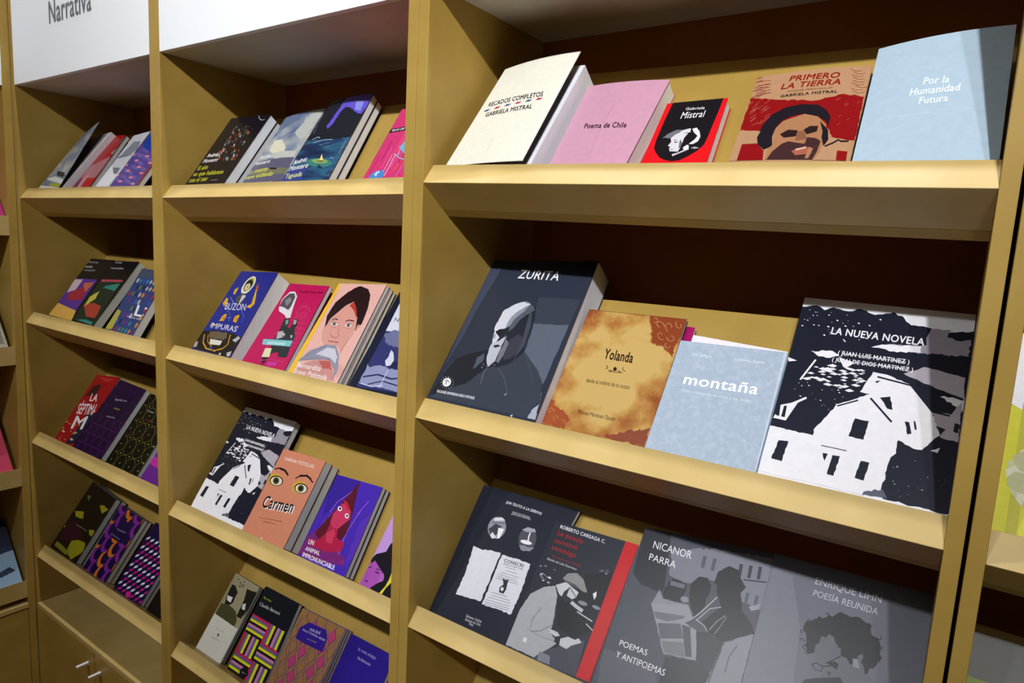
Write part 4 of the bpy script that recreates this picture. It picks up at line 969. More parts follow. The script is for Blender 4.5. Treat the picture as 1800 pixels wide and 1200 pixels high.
[2, 'd8da92', 4, ['Taguada', 1, 0.15], [57, 112, 412, 128, 23, 163]]],**{'n': 'taguada', 'k': (2, 1), 'c': [[-0.3653, 0.0, 0.02], [-0.3798, 0.2225, 0.02], [-0.2713, 0.2313, 0.02], [-0.2374, 0.0, 0.02]], 't': 0.03, 'm': 2, 'b': 0.003, 'blk': None, 'base': 'N:lake', 'inner': None, 'lab': 'dark blue lake novel with a small sailing boat', 'pg': 'f0f1f5', 'ed': '14161c', 'grp': 'books on the top shelf of the middle bookcase'}),
dict(a=[[1,'e04a50',1,2.64,[507,211,516,307,508,445]],
[1,'a83a9c',1,2.58,[734,205,745,300,739,436]],
[1,'b02a8a',1,2.82,[0,322,0,423,0,568]],
[1,'e8548a',1,2.61,[571,156,580,251,572,387]],
[1,'f08aa8',1,2.67,[361,172,369,269,358,407]],
[1,'e8548a',1,2.69,[401,271,409,368,399,509]],
[1,'b02a8a',1,2.68,[490,324,499,422,490,563]],
[1,'b02a8a',1,2.58,[723,197,733,292,727,427]],
[1,'a83a9c',1,2.74,[414,443,423,543,413,687]],
[1,'e8548a',1,2.76,[323,428,331,529,320,673]],
[1,'b02a8a',1,2.7,[551,461,560,560,552,703]],
[1,'b02a8a',1,2.68,[588,404,597,502,589,643]],
[1,'a83a9c',1,2.67,[327,142,335,238,324,376]],
[1,'b02a8a',1,2.61,[656,246,666,341,659,478]],
[1,'f08aa8',2,2.59,[720,222,730,317,724,453]],
[1,'b02a8a',1,2.78,[152,352,159,453,146,597]],
[1,'c03060',1,2.66,[598,370,607,468,600,608]],
[1,'e8548a',1,2.73,[229,266,236,365,224,506]],
[1,'e8548a',1,2.65,[478,223,487,320,478,458]],
[1,'f08aa8',1,2.69,[300,190,308,288,297,427]],
[1,'f08aa8',2,2.73,[399,405,408,504,398,647]],
[1,'e8548a',1,2.75,[367,451,376,551,365,696]],
[1,'f08aa8',1,2.64,[634,336,644,434,636,573]],
[1,'c03060',1,2.76,[70,207,76,306,63,448]],
[1,'f08aa8',2,2.67,[356,181,364,278,354,417]],
[1,'b02a8a',1,2.87,[0,426,0,529,0,678]],
[0,'1c1824',1,0,[13,747,469,778,496,724,0,696,0,704]],
[2, 'f0f0f4', 2, ['ISLAS DE C', 1, 0.1], [47, 712, 310, 726, 43, 738]],
[0,'78b0d0',3,0,[351,502,407,590,464,669,662,418,487,435]],
[1,'8ac0dc',4,1.77,[324,432,460,377,674,330]],
[1,'b090d0',5,1.17,[294,324,381,400,508,464]],
[1,'8a78c0',3,1.12,[548,181,610,265,741,318]],
[0,'4a8ad0',2,0,[348,190,335,211,309,228,273,239,230,243,187,239,148,227,119,209,102,187,101,165,114,143,141,126,178,115,220,112,262,116,300,128,329,146,346,167]],
[2, 'f2f6fa', 3, ['4ª', 1, 0], [185, 170, 259, 180, 161, 222]]],**{'n': 'islas', 'k': (2, 1), 'c': [[-0.1682, 0.0, 0.03], [-0.1825, 0.1919, 0.03], [-0.0545, 0.1919, 0.03], [-0.0402, 0.0, 0.03]], 't': 0.01, 'm': 1, 'b': 0, 'blk': None, 'base': 'd43a74', 'inner': None, 'lab': 'bright pink streaked book with a black title band and blue sticker', 'pg': 'f0f1f5', 'ed': 'b02a5a', 'grp': 'books on the top shelf of the middle bookcase'}),
dict(a=[[0,'e8e6d8',1,0,[570,857,549,892,515,920,471,937,421,941,373,931,333,908,305,876,293,838,299,799,321,764,356,737,401,721,449,719,495,729,534,751,561,782,574,818]],
[0,'a8a838',2,0,[536,856,520,884,493,906,459,920,422,923,385,915,355,897,335,871,326,841,331,810,348,782,376,760,410,748,446,745,481,753,511,771,531,796,540,825]],
[0,'26221e',3,0,[530,841,513,863,486,882,453,894,418,898,384,894,357,881,339,862,333,839,340,815,358,792,385,774,418,763,452,759,485,764,511,776,529,794,535,817]],
[0,'c9c39c',4,0,[501,815,488,830,468,843,445,852,420,855,396,853,377,845,366,832,362,817,368,801,381,786,401,773,425,765,449,762,472,765,491,772,502,784,506,799]],
[0,'26221e',5,0,[352,834,446,856,419,870,333,865]],
[0,'55503c',5,0,[416,815,442,818,461,787]],
[0,'4a4c50',2,0.6,[401,731,510,724,562,643,493,583,341,622,315,680]],
[0,'c8c8d0',3,0,[430,708,538,701,506,629,464,604]],
[0,'d8a828',1,0.5,[701,766,652,849,793,700,860,623,825,566,702,571,783,619]],
[0,'d8a828',1,0.5,[60,657,126,648,178,591,127,553,56,585]],
[0,'d8a828',1,0.5,[212,798,143,771,171,710,236,701]],
[0,'d8a828',1,0.5,[295,470,344,462,363,386,247,378,244,433]],
[0,'d8a828',1,0.5,[629,478,671,464,680,385,588,400,566,453]],
[0,'d8a828',1,0.5,[136,349,227,322,86,313]],
[0,'d8a828',1,0.5,[740,357,795,351,810,321]],
[0,'b8481c',2,0,[686,790,685,862,772,757]],
[0,'b8481c',2,0,[299,431,341,428,328,383]],
[0,'b8481c',2,0,[617,450,659,437,650,399]],
[1,'5a78c8',3,1.35,[566,564,786,466,797,403]],
[1,'5a78c8',3,1.4,[230,535,425,466,490,383]],
[1,'8a9ad8',3,1.17,[144,673,399,578]],
[1,'8a9ad8',4,1.08,[329,427,496,432]],
[0,'24201f',1,1,[0,236,275,272,712,273,999,245,1000,243,1000,25,0,36]],
[0,'6a5c48',2,1,[175,254,626,267,681,210,600,184,266,177]],
[0,'dcd8c8',2,0,[302,170,615,173,614,124,361,112]],
[1,'c89a28',3,3.16,[94,206,179,119,342,63,595,57]],
[1,'c89a28',4,2.95,[716,253,787,150,724,97,567,59]],
[1,'b08838',4,2.09,[187,213,277,137,446,92]],
[1,'2a3aa0',4,2.95,[394,78,500,72,510,49]],
[0,'b8b4bc',2,0.5,[830,202,921,254,990,235,927,181]],
[0,'b8b4bc',2,0.5,[864,62,955,94,982,41,929,31]],
[0,'a8a4a8',2,0.5,[15,44,0,89,0,105,50,119,91,61]],
[0,'d8d4cc',2,0,[693,37,740,53,758,25]],
[2, 'e0e0ea', 4, ['BUZÓN', 0, 0], [203, 517, 726, 532, 143, 594]],
[2, 'e0e0ea', 2, ['IMPURAS', 0, 0], [129, 290, 803, 292, 100, 349]]],**{'n': 'impuras', 'k': (2, 2), 'c': [[-0.6425, 0.0, 0.015], [-0.6521, 0.206, 0.015], [-0.5278, 0.2128, 0.015], [-0.5055, 0.0, 0.015]], 't': 0.039, 'm': 1, 'b': 0, 'blk': None, 'base': '27308c', 'inner': None, 'lab': 'thick blue book with a haloed figure and gold flames', 'pg': 'f0f1f5', 'ed': '1a2060', 'grp': 'books on the second shelf of the middle bookcase'}),
dict(a=[[0,'e0dce0',1,0,[103,690,49,798,128,897,253,905,374,851,442,709,505,600,427,584,336,621,150,657]],
[0,'55505a',2,0,[91,714,72,799,152,876,268,881,342,837,372,729,358,681,207,708]],
[0,'8a868e',3,0.6,[133,790,229,832,306,786,261,723]],
[0,'2c3236',2,0.5,[387,579,486,596,559,545,561,491,634,485,626,550,625,600,710,588,751,536,758,473,861,398,849,356,876,260,907,182,719,165,669,213,601,207,498,169,411,321,422,438]],
[0,'7c9a92',3,0,[438,565,496,574,534,533,495,508]],
[0,'a8aca8',3,0,[621,583,689,582,710,534,659,530]],
[0,'b8b4b8',3,0,[413,426,526,445,587,376,469,346]],
[0,'c8c8cc',4,0,[541,415,592,424,612,383]],
[0,'c8c8cc',3,0,[729,413,784,412,783,376]],
[0,'7cc4c8',4,0,[189,324,845,359,856,295,226,263]],
[2, 'd8eeee', 5, ['patrimonio', 1, 0], [344, 277, 733, 301, 318, 314]],
[0,'dcdcb0',3,0,[347,232,488,244,542,149,379,134]],
[0,'3a2830',4,0,[389,135,532,143,530,96,478,53]],
[1,'e05a98',1,1.02,[569,658,593,718,676,746,804,730,891,689]],
[1,'e05a98',2,0.77,[624,731,647,803,730,737]],
[1,'e05a98',3,0.76,[589,671,641,595]],
[1,'e05a98',4,0.76,[635,674,687,598]],
[1,'e05a98',5,0.76,[682,677,732,601]],
[1,'e05a98',6,0.75,[728,679,777,604]],
[1,'e05a98',7,0.75,[773,682,822,607]],
[1,'e05a98',8,0.75,[819,685,866,610]],
[1,'e05a98',4,0.73,[688,554,917,563]],
[1,'e05a98',3,0.72,[732,498,916,504]],
[1,'e05a98',3,0.7,[775,443,915,447]],
[1,'e05a98',3,0.69,[817,389,915,391]],
[1,'e05a98',3,0.68,[858,337,914,336]],
[1,'e05a98',3,0.66,[898,286,914,282]],
[1,'e05a98',1,0.65,[937,237,913,229]],
[1,'d850a0',5,0.89,[382,91,593,130,906,132]],
[0,'c838a0',6,0.6,[568,99,782,115,754,71,598,60]],
[2, '54101c', 2, ['Claudio Rojas Milla', 1, 0], [355, 900, 953, 908, 344, 920]]],**{'n': 'pink', 'k': (2, 2), 'c': [[-0.4894, 0.0, 0.03], [-0.4923, 0.1987, 0.03], [-0.3735, 0.2031, 0.03], [-0.3557, 0.0, 0.03]], 't': 0.011, 'm': 1, 'b': 0, 'blk': None, 'base': 'c01a5a', 'inner': None, 'lab': 'crimson paperback with a collage of grey figures and a turquoise band', 'pg': 'f0f1f5', 'ed': '8a1038', 'grp': 'books on the second shelf of the middle bookcase'}),
dict(a=[[0,'eebe38',1,0,[0,997,62,996,100,30,2,30,0,102]],
[0,'c98e88',1,0.6,[111,67,249,153,477,210,711,215,923,41,121,32]],
[0,'b85a58',2,1,[464,183,672,212,801,134,608,135]],
[0,'dba49c',3,0,[797,213,1000,167,1000,146,950,72,876,122]],
[0,'d99c90',1,0,[218,518,224,614,400,755,539,809,726,720,853,588,845,532,806,486,784,304,663,357,418,339,306,386,219,472]],
[0,'b83a34',2,0,[482,764,539,809,715,719,750,639,621,715]],
[0,'2a181a',3,0.5,[424,961,502,975,688,944,792,878,862,760,906,602,850,516,764,640,629,752,528,809,400,755,246,615,230,507,139,646,156,784,294,904]],
[1,'2a181a',4,2.17,[287,599,338,617,405,608]],
[1,'2a181a',4,2.08,[570,602,632,616,736,610]],
[0,'e0d0cc',4,0,[457,562,441,572,409,580,368,583,330,581,304,573,299,563,316,553,349,545,389,542,427,545,452,552]],
[0,'5a6058',5,0,[412,563,399,573,378,579,357,578,344,572,345,562,358,552,379,546,400,547,413,553]],
[0,'1c1818',6,0,[392,563,384,568,374,569,366,567,366,562,373,557,384,556,391,558]],
[1,'6a4440',7,0.81,[292,565,352,587,452,571]],
[1,'a87068',4,0.8,[342,532,419,525,469,542]],
[0,'e0d0cc',4,0,[741,564,727,574,696,581,658,584,622,582,598,575,592,565,607,555,638,547,677,545,712,547,736,554]],
[0,'5a6058',5,0,[699,565,687,575,667,580,648,580,635,574,635,564,647,554,667,549,687,549,699,555]],
[0,'1c1818',6,0,[680,565,673,570,663,571,655,569,655,564,662,559,672,558,679,560]],
[1,'6a4440',7,0.77,[586,567,643,588,737,573]],
[1,'a87068',4,0.76,[632,535,704,528,752,544]],
[1,'a06058',2,1.29,[417,461,473,431,561,432,596,450]],
[1,'a06058',4,1.04,[496,534,553,470,606,451]],
[1,'8a4040',2,1.78,[439,390,541,390,651,389]],
[1,'8a5850',2,0.98,[836,499,791,377,785,293]],
[0,'d8a098',4,0,[838,582,893,579,894,546,845,532]],
[1,'a06a60',5,0.74,[863,577,883,556]],
[0,'8f90a2',4,0.5,[76,154,195,273,427,351,641,358,785,273,897,143,907,37,829,137,702,204,554,220,345,188]],
[0,'c9cad6',5,0.6,[343,247,497,329,655,325,777,252,798,193,671,232,504,244]],
[1,'4a4854',6,0.76,[96,161,256,261,445,336]],
[1,'6a6878',7,0.76,[133,170,410,210,661,221]],
[2, 'f6f2f2', 5, ['Bernardita', 0, 0.1], [117, 95, 593, 102, 101, 142]],
[2, 'f6f2f2', 5, ['Bravo Pelizzola', 0, 0.1], [113, 34, 784, 37, 100, 81]]],**{'n': 'bernar', 'k': (2, 2), 'c': [[-0.3352, 0.0, 0.022], [-0.3401, 0.207, 0.022], [-0.2157, 0.2158, 0.022], [-0.2009, 0.0, 0.022]], 't': 0.031, 'm': 3, 'b': 0, 'blk': None, 'base': 'e6b2a8', 'inner': None, 'lab': 'pink book with a dark-haired woman above a silver fish and yellow spine strip', 'pg': 'f0f1f5', 'ed': '16182c', 'grp': 'books on the second shelf of the middle bookcase'}),
dict(a=[[0,'32366e',1,0,[137,626,934,676,1000,598,1000,81,147,45,140,244]],
[0,'d4d6e4',2,0,[111,887,734,910,968,636,131,592]],
[0,'6d7298',3,1.5,[142,560,252,609,616,625,921,485,399,453,238,481]],
[0,'8f94b8',2,1,[138,265,384,271,581,262,926,281,1000,199,1000,84,754,80,153,77]],
[1,'2a2e5c',3,3.15,[166,141,389,188,627,175,814,208]],
[1,'22264c',3,2.21,[301,85,511,141,817,128]],
[1,'d8dcec',4,1.56,[188,82,388,75,547,105]],
[1,'d8dcec',5,1.29,[514,81,506,243]],
[0,'d0d4e4',3,0.6,[404,368,379,424,446,405,518,338,529,287,436,277,381,324]],
[0,'2a2e5c',3,0.8,[111,273,298,262,185,238]],
[0,'22264a',4,0,[518,338,595,326,622,277,497,253]],
[2, '2a2c48', 3, ['Nueva', 0, 0], [185, 695, 475, 698, 169, 733]]],**{'n': 'navy', 'k': (2, 2), 'c': [[-0.1746, 0.0, 0.022], [-0.1752, 0.2043, 0.022], [-0.0402, 0.2043, 0.022], [-0.0396, 0.0, 0.022]], 't': 0.012, 'm': 1, 'b': 0, 'blk': None, 'base': '191e34', 'inner': None, 'lab': 'navy book with a white figure over dark water, beside the middle upright', 'pg': 'f0f1f5', 'ed': '191e34', 'grp': 'books on the second shelf of the middle bookcase'}),
dict(a='nueva',**{'n': 'nueva2', 'k': (2, 3), 'c': [[-0.6576, 0.0, 0.022], [-0.6768, 0.2416, 0.022], [-0.4896, 0.2403, 0.022], [-0.4713, 0.0, 0.022]], 't': 0.015, 'm': 1, 'b': 0, 'blk': None, 'base': 'f1f0f7', 'inner': None, 'lab': 'black and white house cover book standing left of the salmon book', 'pg': 'd8dce2', 'ed': '1b1f2e', 'grp': 'books on the third shelf of the middle bookcase'}),
dict(a=[[2, 'f4ece8', 1, ['SABINA PISTOLAS', 0, 0], [138, 876, 817, 885, 119, 914]],
[1,'1c1413',1,2.88,[33,743,131,772,247,768,388,721]],
[1,'1c1413',2,4.13,[134,769,267,763,361,732]],
[1,'1c1413',1,2.74,[561,717,643,772,796,783,950,736]],
[1,'1c1413',2,3.94,[612,757,763,786,888,762]],
[0,'d8a83c',1,0,[333,643,307,669,258,690,194,703,125,704,60,694,11,675,0,663,0,606,14,592,65,572,129,560,198,559,261,569,308,589,334,615]],
[0,'1c1413',2,0,[346,636,324,657,283,673,227,682,166,683,109,674,64,658,40,636,39,613,62,591,105,575,161,567,222,567,278,576,321,592,345,613]],
[0,'e4ddc8',3,0,[327,631,309,648,274,662,227,670,176,670,127,663,89,650,67,632,65,613,83,595,119,581,166,574,218,574,266,581,303,594,325,612]],
[0,'4c4a24',4,0,[259,630,242,646,214,657,181,662,150,660,126,650,115,635,118,617,136,601,163,590,196,585,227,588,251,598,262,612]],
[0,'0f0d0c',5,0,[224,627,211,638,189,643,167,642,154,633,154,620,167,609,188,603,210,605,224,614]],
[0,'d8a83c',1,0,[894,652,870,678,825,698,766,710,701,711,642,702,595,683,571,658,571,630,596,604,642,584,702,572,766,572,825,581,869,600,893,625]],
[0,'1c1413',2,0,[916,647,896,668,857,683,806,692,749,692,696,684,655,668,631,648,630,625,651,605,690,589,742,581,798,581,851,589,891,605,914,625]],
[0,'e4ddc8',3,0,[897,642,881,659,849,673,806,680,758,680,713,674,677,661,656,644,654,625,671,608,703,595,747,588,795,588,840,594,875,607,895,624]],
[0,'4c4a24',4,0,[834,641,819,657,793,668,763,673,734,670,712,661,701,646,703,630,719,614,745,603,775,598,804,601,826,610,837,625]],
[0,'0f0d0c',5,0,[802,638,790,649,770,655,750,653,737,644,736,632,748,622,768,616,788,618,801,626]],
[2, 'f4ece8', 1, ['Carmen', 1, 0.2], [189, 295, 839, 356, 131, 422]],
[2, '1c1413', 2, ['Carmen', 1, 0.2], [162, 302, 813, 364, 103, 430]],
[2, '4a2a24', 1, ['una reconstrucción biográfica', 0, 0], [231, 186, 731, 240, 225, 199]],
[2, '4a2a24', 2, ['realizada por mujer', 0, 0], [338, 160, 640, 193, 333, 173]],
[0,'f0e0d8',1,0,[509,6,499,13,481,15,467,10,464,2,467,0,507,0]]],**{'n': 'carmen', 'k': (2, 3), 'c': [[-0.4591, 0.0, 0.012], [-0.4719, 0.1766, 0.012], [-0.3401, 0.1784, 0.012], [-0.3283, 0.0, 0.012]], 't': 0.042, 'm': 2, 'b': 0, 'blk': None, 'base': 'd68a6c', 'inner': None, 'lab': 'salmon book with two painted eyes and a script title', 'pg': 'd8dce2', 'ed': '3a2420', 'grp': 'books on the third shelf of the middle bookcase'}),
dict(a=[[0,'3a249c',1,0,[0,990,454,1000,516,1000,388,739,108,496,0,788]],
[0,'5a34b8',1,1.5,[852,566,1000,723,1000,722,1000,217,914,103]],
[0,'7a2878',2,1.5,[21,217,105,337,599,266,866,161,877,95,526,37,0,13,0,25]],
[0,'8a2a7c',3,1,[772,116,874,151,903,90]],
[1,'a868d0',2,1.78,[536,976,446,847,272,704,215,570]],
[1,'a868d0',3,1.72,[278,583,212,463,146,320]],
[1,'a868d0',1,1.73,[558,826,600,698,652,590]],
[1,'a868d0',2,1.67,[856,813,788,708,753,636]],
[1,'a868d0',3,1.64,[775,666,735,543,709,462,701,361,712,267,687,190]],
[1,'a868d0',4,1.59,[705,411,695,287,741,179]],
[0,'5c1a2c',5,0.6,[528,1000,547,907,600,779,655,630,684,507,705,411,633,280,477,314,376,393,371,291,315,217,125,290,212,463,278,583,366,708,446,847,526,1000]],
[0,'b4204a',6,0.6,[328,447,522,410,569,333,743,310,754,217,491,153,183,152,52,211,235,225,329,333]],
[0,'d03c5c',7,0,[340,335,433,405,509,370,521,249,405,249]],
[0,'cc3a64',7,0,[376,696,459,712,606,646,654,565,588,498,512,421,421,418,319,459,298,560]],
[0,'c82a38',8,0,[357,747,470,727,606,646,507,654]],
[0,'f4f0f4',9,0,[421,640,406,653,384,661,360,663,341,657,332,646,336,631,351,618,373,610,397,608,415,614,424,626]],
[0,'101018',10,0,[401,640,392,648,378,652,366,650,360,644,362,635,371,627,385,623,397,625,403,631]],
[0,'f4f0f4',8,0,[611,591,597,604,576,612,553,614,535,608,526,597,529,583,544,570,565,562,587,560,606,566,614,577]],
[0,'101018',9,0,[593,591,584,599,571,603,559,601,553,595,555,586,564,579,576,575,588,576,594,583]],
[1,'8a2248',8,0.94,[425,454,470,457,484,469]],
[1,'a03058',8,0.71,[438,509,472,496]],
[2, 'f6f2f6', 7, ['UN', 1, 0], [94, 157, 205, 164, 81, 207]],
[2, 'f6f2f6', 3, ['ANIMAL', 1, 0], [97, 84, 397, 92, 87, 128]],
[2, 'f6f2f6', 3, ['IMPRONUNCIABLE', 1, 0], [100, 12, 766, 20, 88, 57]]],**{'n': 'animal', 'k': (2, 3), 'c': [[-0.3039, 0.0, 0.028], [-0.3107, 0.1638, 0.028], [-0.1872, 0.1675, 0.028], [-0.1729, 0.0, 0.028]], 't': 0.024, 'm': 2, 'b': 0, 'blk': None, 'base': '4a2cb4', 'inner': None, 'lab': 'violet book with a red wide-eyed girl', 'pg': 'd8dce2', 'ed': '1a1030', 'grp': 'books on the third shelf of the middle bookcase'}),
dict(a=[[0,'ac54b6',1,0,[4,212,82,236,260,190,347,138,301,72,262,36,246,0,0,0,0,206]],
[0,'1a1820',2,0,[252,437,407,504,990,29,632,0,276,0,207,4,272,48,339,89,345,148,216,182,72,225,27,192,0,209,0,237,35,278,190,326,203,398]],
[0,'b868c0',3,0,[372,124,354,140,328,152,302,154,282,148,275,134,281,116,299,100,324,89,350,86,370,93,378,107]],
[0,'e2d83c',3,0,[455,197,536,174,532,116,483,59,459,0,408,0,456,64,469,123]],
[1,'1a1820',3,1.48,[16,150,68,167]],
[1,'1a1820',3,1.87,[166,142,246,141]],
[0,'1a1820',3,0,[160,167,231,175,229,167,167,160]],
[0,'70286a',3,0,[59,36,80,54,136,46,103,35]],
[1,'8a3c90',3,0.84,[39,120,57,74,84,75]]],**{'n': 'lilac', 'k': (2, 3), 'c': [[-0.1362, 0.0, 0.03], [-0.1362, 0.2, 0.03], [-0.0195, 0.2, 0.03], [-0.0195, 0.0, 0.03]], 't': 0.01, 'm': 1, 'b': 0, 'blk': None, 'base': 'c69ae0', 'inner': None, 'lab': 'lilac book with a purple face and black hair, beside the middle upright', 'pg': 'd8dce2', 'ed': 'a07ab8', 'grp': 'books on the third shelf of the middle bookcase'}),
dict(a=[[0,'9a9474',1,0,[0,995,1000,999,1000,580,976,441,12,451,0,620]],
[0,'1e1c18',2,0.8,[78,793,73,857,207,867,402,809,412,666,175,555,127,673]],
[0,'1e1c18',2,0.8,[633,912,1000,923,1000,710,929,559,754,562,726,761]],
[0,'dcdce0',3,0,[127,718,324,729,339,660,181,665]],
[0,'d0d0d8',3,0,[747,718,838,752,916,673,805,666]],
[0,'46482a',3,0.6,[58,595,302,628,659,606,830,516,852,444,48,454]],
[0,'1e1c18',2,0,[478,895,489,902,514,900,503,896]],
[0,'1e1c18',2,0,[409,907,435,920,487,917,464,908]],
[0,'1e1c18',3,0,[342,912,365,925,413,922,392,913]],
[0,'1e1c18',2,0,[272,926,301,938,356,935,332,925]],
[0,'1e1c18',2,0,[431,926,451,937,493,934,475,927]],
[0,'1e1c18',2,0,[152,944,173,955,216,953,198,945]],
[0,'1e1c18',2,0,[305,886,328,897,374,894,354,886]],
[0,'1e1c18',3,0,[208,950,226,960,263,958,247,951]],
[0,'1e1c18',3,0,[344,879,369,892,421,889,399,880]],
[0,'1e1c18',3,0,[425,904,454,917,509,913,485,904]],
[0,'1e1c18',4,0,[403,904,423,912,461,910,444,903]],
[0,'1e1c18',2,0,[391,957,420,971,476,967,452,957]],
[2, 'a8a69c', 1, ['RELATOS', 0, 0], [326, 306, 629, 315, 314, 322]],
[0,'3a3a3a',1,0,[447,273,505,278,529,244,482,243]],
[2, '6a6a66', 1, ['editorial breve', 0, 0], [316, 197, 706, 206, 307, 211]]],**{'n': 'cream', 'k': (2, 4), 'c': [[-0.656, 0.0, 0.03], [-0.6606, 0.1693, 0.03], [-0.5678, 0.1668, 0.03], [-0.562, 0.0, 0.03]], 't': 0.014, 'm': 2, 'b': 0, 'blk': None, 'base': 'd8d6ca', 'inner': None, 'lab': 'cream book with a dim room photograph above a blank lower half', 'pg': 'd8dce2', 'ed': '2a2420', 'grp': 'books on the lowest shelf of the middle bookcase'}),
dict(a=[[0,'c0245c',1,0,[0,633,500,633,500,660,0,660]],
[0,'5f6484',1,0,[0,605,500,605,500,633,0,633]],
[0,'e6dc1c',1,0,[0,578,500,578,500,605,0,605]],
[0,'16161c',1,0,[0,550,500,550,500,578,0,578]],
[0,'d080b4',1,0,[0,523,500,523,500,550,0,550]],
[0,'5f6484',1,0,[0,495,500,495,500,523,0,523]],
[0,'e6dc1c',1,0,[0,468,500,468,500,495,0,495]],
[0,'16161c',1,0,[0,440,500,440,500,468,0,468]],
[0,'c0245c',1,0,[500,440,562,440,562,660,500,660]],
[0,'5f6484',1,0,[562,440,625,440,625,660,562,660]],
[0,'e6dc1c',1,0,[625,440,688,440,688,660,625,660]],
[0,'16161c',1,0,[688,440,750,440,750,660,688,660]],
[0,'d080b4',1,0,[750,440,812,440,812,660,750,660]],
[0,'5f6484',1,0,[812,440,875,440,875,660,812,660]],
[0,'e6dc1c',1,0,[875,440,938,440,938,660,875,660]],
[0,'16161c',1,0,[938,440,1000,440,1000,660,938,660]],
[0,'c0245c',1,0,[0,220,62,220,62,440,0,440]],
[0,'5f6484',1,0,[62,220,125,220,125,440,62,440]],
[0,'e6dc1c',1,0,[125,220,188,220,188,440,125,440]],
[0,'16161c',1,0,[188,220,250,220,250,440,188,440]],
[0,'d080b4',1,0,[250,220,312,220,312,440,250,440]],
[0,'5f6484',1,0,[312,220,375,220,375,440,312,440]],
[0,'e6dc1c',1,0,[375,220,438,220,438,440,375,440]],
[0,'16161c',1,0,[438,220,500,220,500,440,438,440]],
[0,'c0245c',1,0,[500,413,1000,413,1000,440,500,440]],
[0,'5f6484',1,0,[500,385,1000,385,1000,413,500,413]],
[0,'e6dc1c',1,0,[500,358,1000,358,1000,385,500,385]],
[0,'16161c',1,0,[500,330,1000,330,1000,358,500,358]],
[0,'d080b4',1,0,[500,303,1000,303,1000,330,500,330]],
[0,'5f6484',1,0,[500,275,1000,275,1000,303,500,303]],
[0,'e6dc1c',1,0,[500,248,1000,248,1000,275,500,275]],
[0,'16161c',1,0,[500,220,1000,220,1000,248,500,248]],
[0,'c0245c',1,0,[0,193,500,193,500,220,0,220]],
[0,'5f6484',1,0,[0,165,500,165,500,193,0,193]],
[0,'e6dc1c',1,0,[0,138,500,138,500,165,0,165]],
[0,'16161c',1,0,[0,110,500,110,500,138,0,138]],
[0,'d080b4',1,0,[0,83,500,83,500,110,0,110]],
[0,'5f6484',1,0,[0,55,500,55,500,83,0,83]],
[0,'e6dc1c',1,0,[0,28,500,28,500,55,0,55]],
[0,'16161c',1,0,[0,0,500,0,500,28,0,28]],
[0,'c0245c',1,0,[500,0,562,0,562,220,500,220]],
[0,'5f6484',1,0,[562,0,625,0,625,220,562,220]],
[0,'e6dc1c',1,0,[625,0,688,0,688,220,625,220]],
[0,'16161c',1,0,[688,0,750,0,750,220,688,220]],
[0,'d080b4',1,0,[750,0,812,0,812,220,750,220]],
[0,'5f6484',1,0,[812,0,875,0,875,220,812,220]],
[0,'e6dc1c',1,0,[875,0,938,0,938,220,875,220]],
[0,'16161c',1,0,[938,0,1000,0,1000,220,938,220]],
[0,'12161f',1,0,[0,660,1000,660,1000,1000,0,1000]],
[0,'15151c',2,0,[535,76,517,98,481,114,434,119,384,114,342,99,316,76,312,51,331,29,367,14,415,9,464,14,506,30,531,52]],
[2, 'c8c8d0', 3, ['Nov.', 0, 0], [379, 49, 483, 59, 372, 64]],
[2, '8aa020', 2, ['Nos vemos', 1, 0], [85, 865, 322, 867, 73, 894]],
[2, 'c8ccd4', 2, ['Claudio Bertoni', 0, 0], [58, 774, 648, 786, 50, 813]]],**{'n': 'stripes', 'k': (2, 4), 'c': [[-0.5347, 0.0, 0.03], [-0.5516, 0.175, 0.03], [-0.4336, 0.175, 0.03], [-0.4167, 0.0, 0.03]], 't': 0.012, 'm': 1, 'b': 0, 'blk': None, 'base': '16161c', 'inner': None, 'lab': 'navy-topped book with pink, yellow and black woven stripes', 'pg': 'd8dce2', 'ed': '14161f', 'grp': 'books on the lowest shelf of the middle bookcase'}),
dict(a=[[0,'9a7044',1,0,[170,0,255,20,170,110,85,20]],
[1,'34208c',2,1.1,[170,0,255,20,170,110,85,20,170,0]],
[1,'34208c',1,1.0,[170,110,170,210]],
[0,'b8406e',1,0,[390,0,475,20,390,110,305,20]],
[1,'34208c',2,1.1,[390,0,475,20,390,110,305,20,390,0]],
[1,'34208c',1,1.0,[390,110,390,210]],
[0,'9a7044',1,0,[610,0,695,20,610,110,525,20]],
[1,'34208c',2,1.1,[610,0,695,20,610,110,525,20,610,0]],
[1,'34208c',1,1.0,[610,110,610,210]],
[0,'b8406e',1,0,[830,0,915,20,830,110,745,20]],
[1,'34208c',2,1.1,[830,0,915,20,830,110,745,20,830,0]],
[1,'34208c',1,1.0,[830,110,830,210]],
[0,'9a7044',3,0,[60,70,145,160,60,250,0,160]],
[1,'34208c',4,1.1,[60,70,145,160,60,250,0,160,60,70]],
[1,'34208c',1,1.0,[60,250,60,350]],
[0,'b8406e',3,0,[280,70,365,160,280,250,195,160]],
[1,'34208c',4,1.1,[280,70,365,160,280,250,195,160,280,70]],
[1,'34208c',1,1.0,[280,250,280,350]],
[0,'9a7044',3,0,[500,70,585,160,500,250,415,160]],
[1,'34208c',4,1.1,[500,70,585,160,500,250,415,160,500,70]],
[1,'34208c',1,1.0,[500,250,500,350]],
[0,'b8406e',3,0,[720,70,805,160,720,250,635,160]],
[1,'34208c',4,1.1,[720,70,805,160,720,250,635,160,720,70]],
[1,'34208c',1,1.0,[720,250,720,350]],
[0,'9a7044',3,0,[940,70,1000,160,940,250,855,160]],
[1,'34208c',4,1.1,[940,70,1000,160,940,250,855,160,940,70]],
[1,'34208c',1,1.0,[940,250,940,350]],
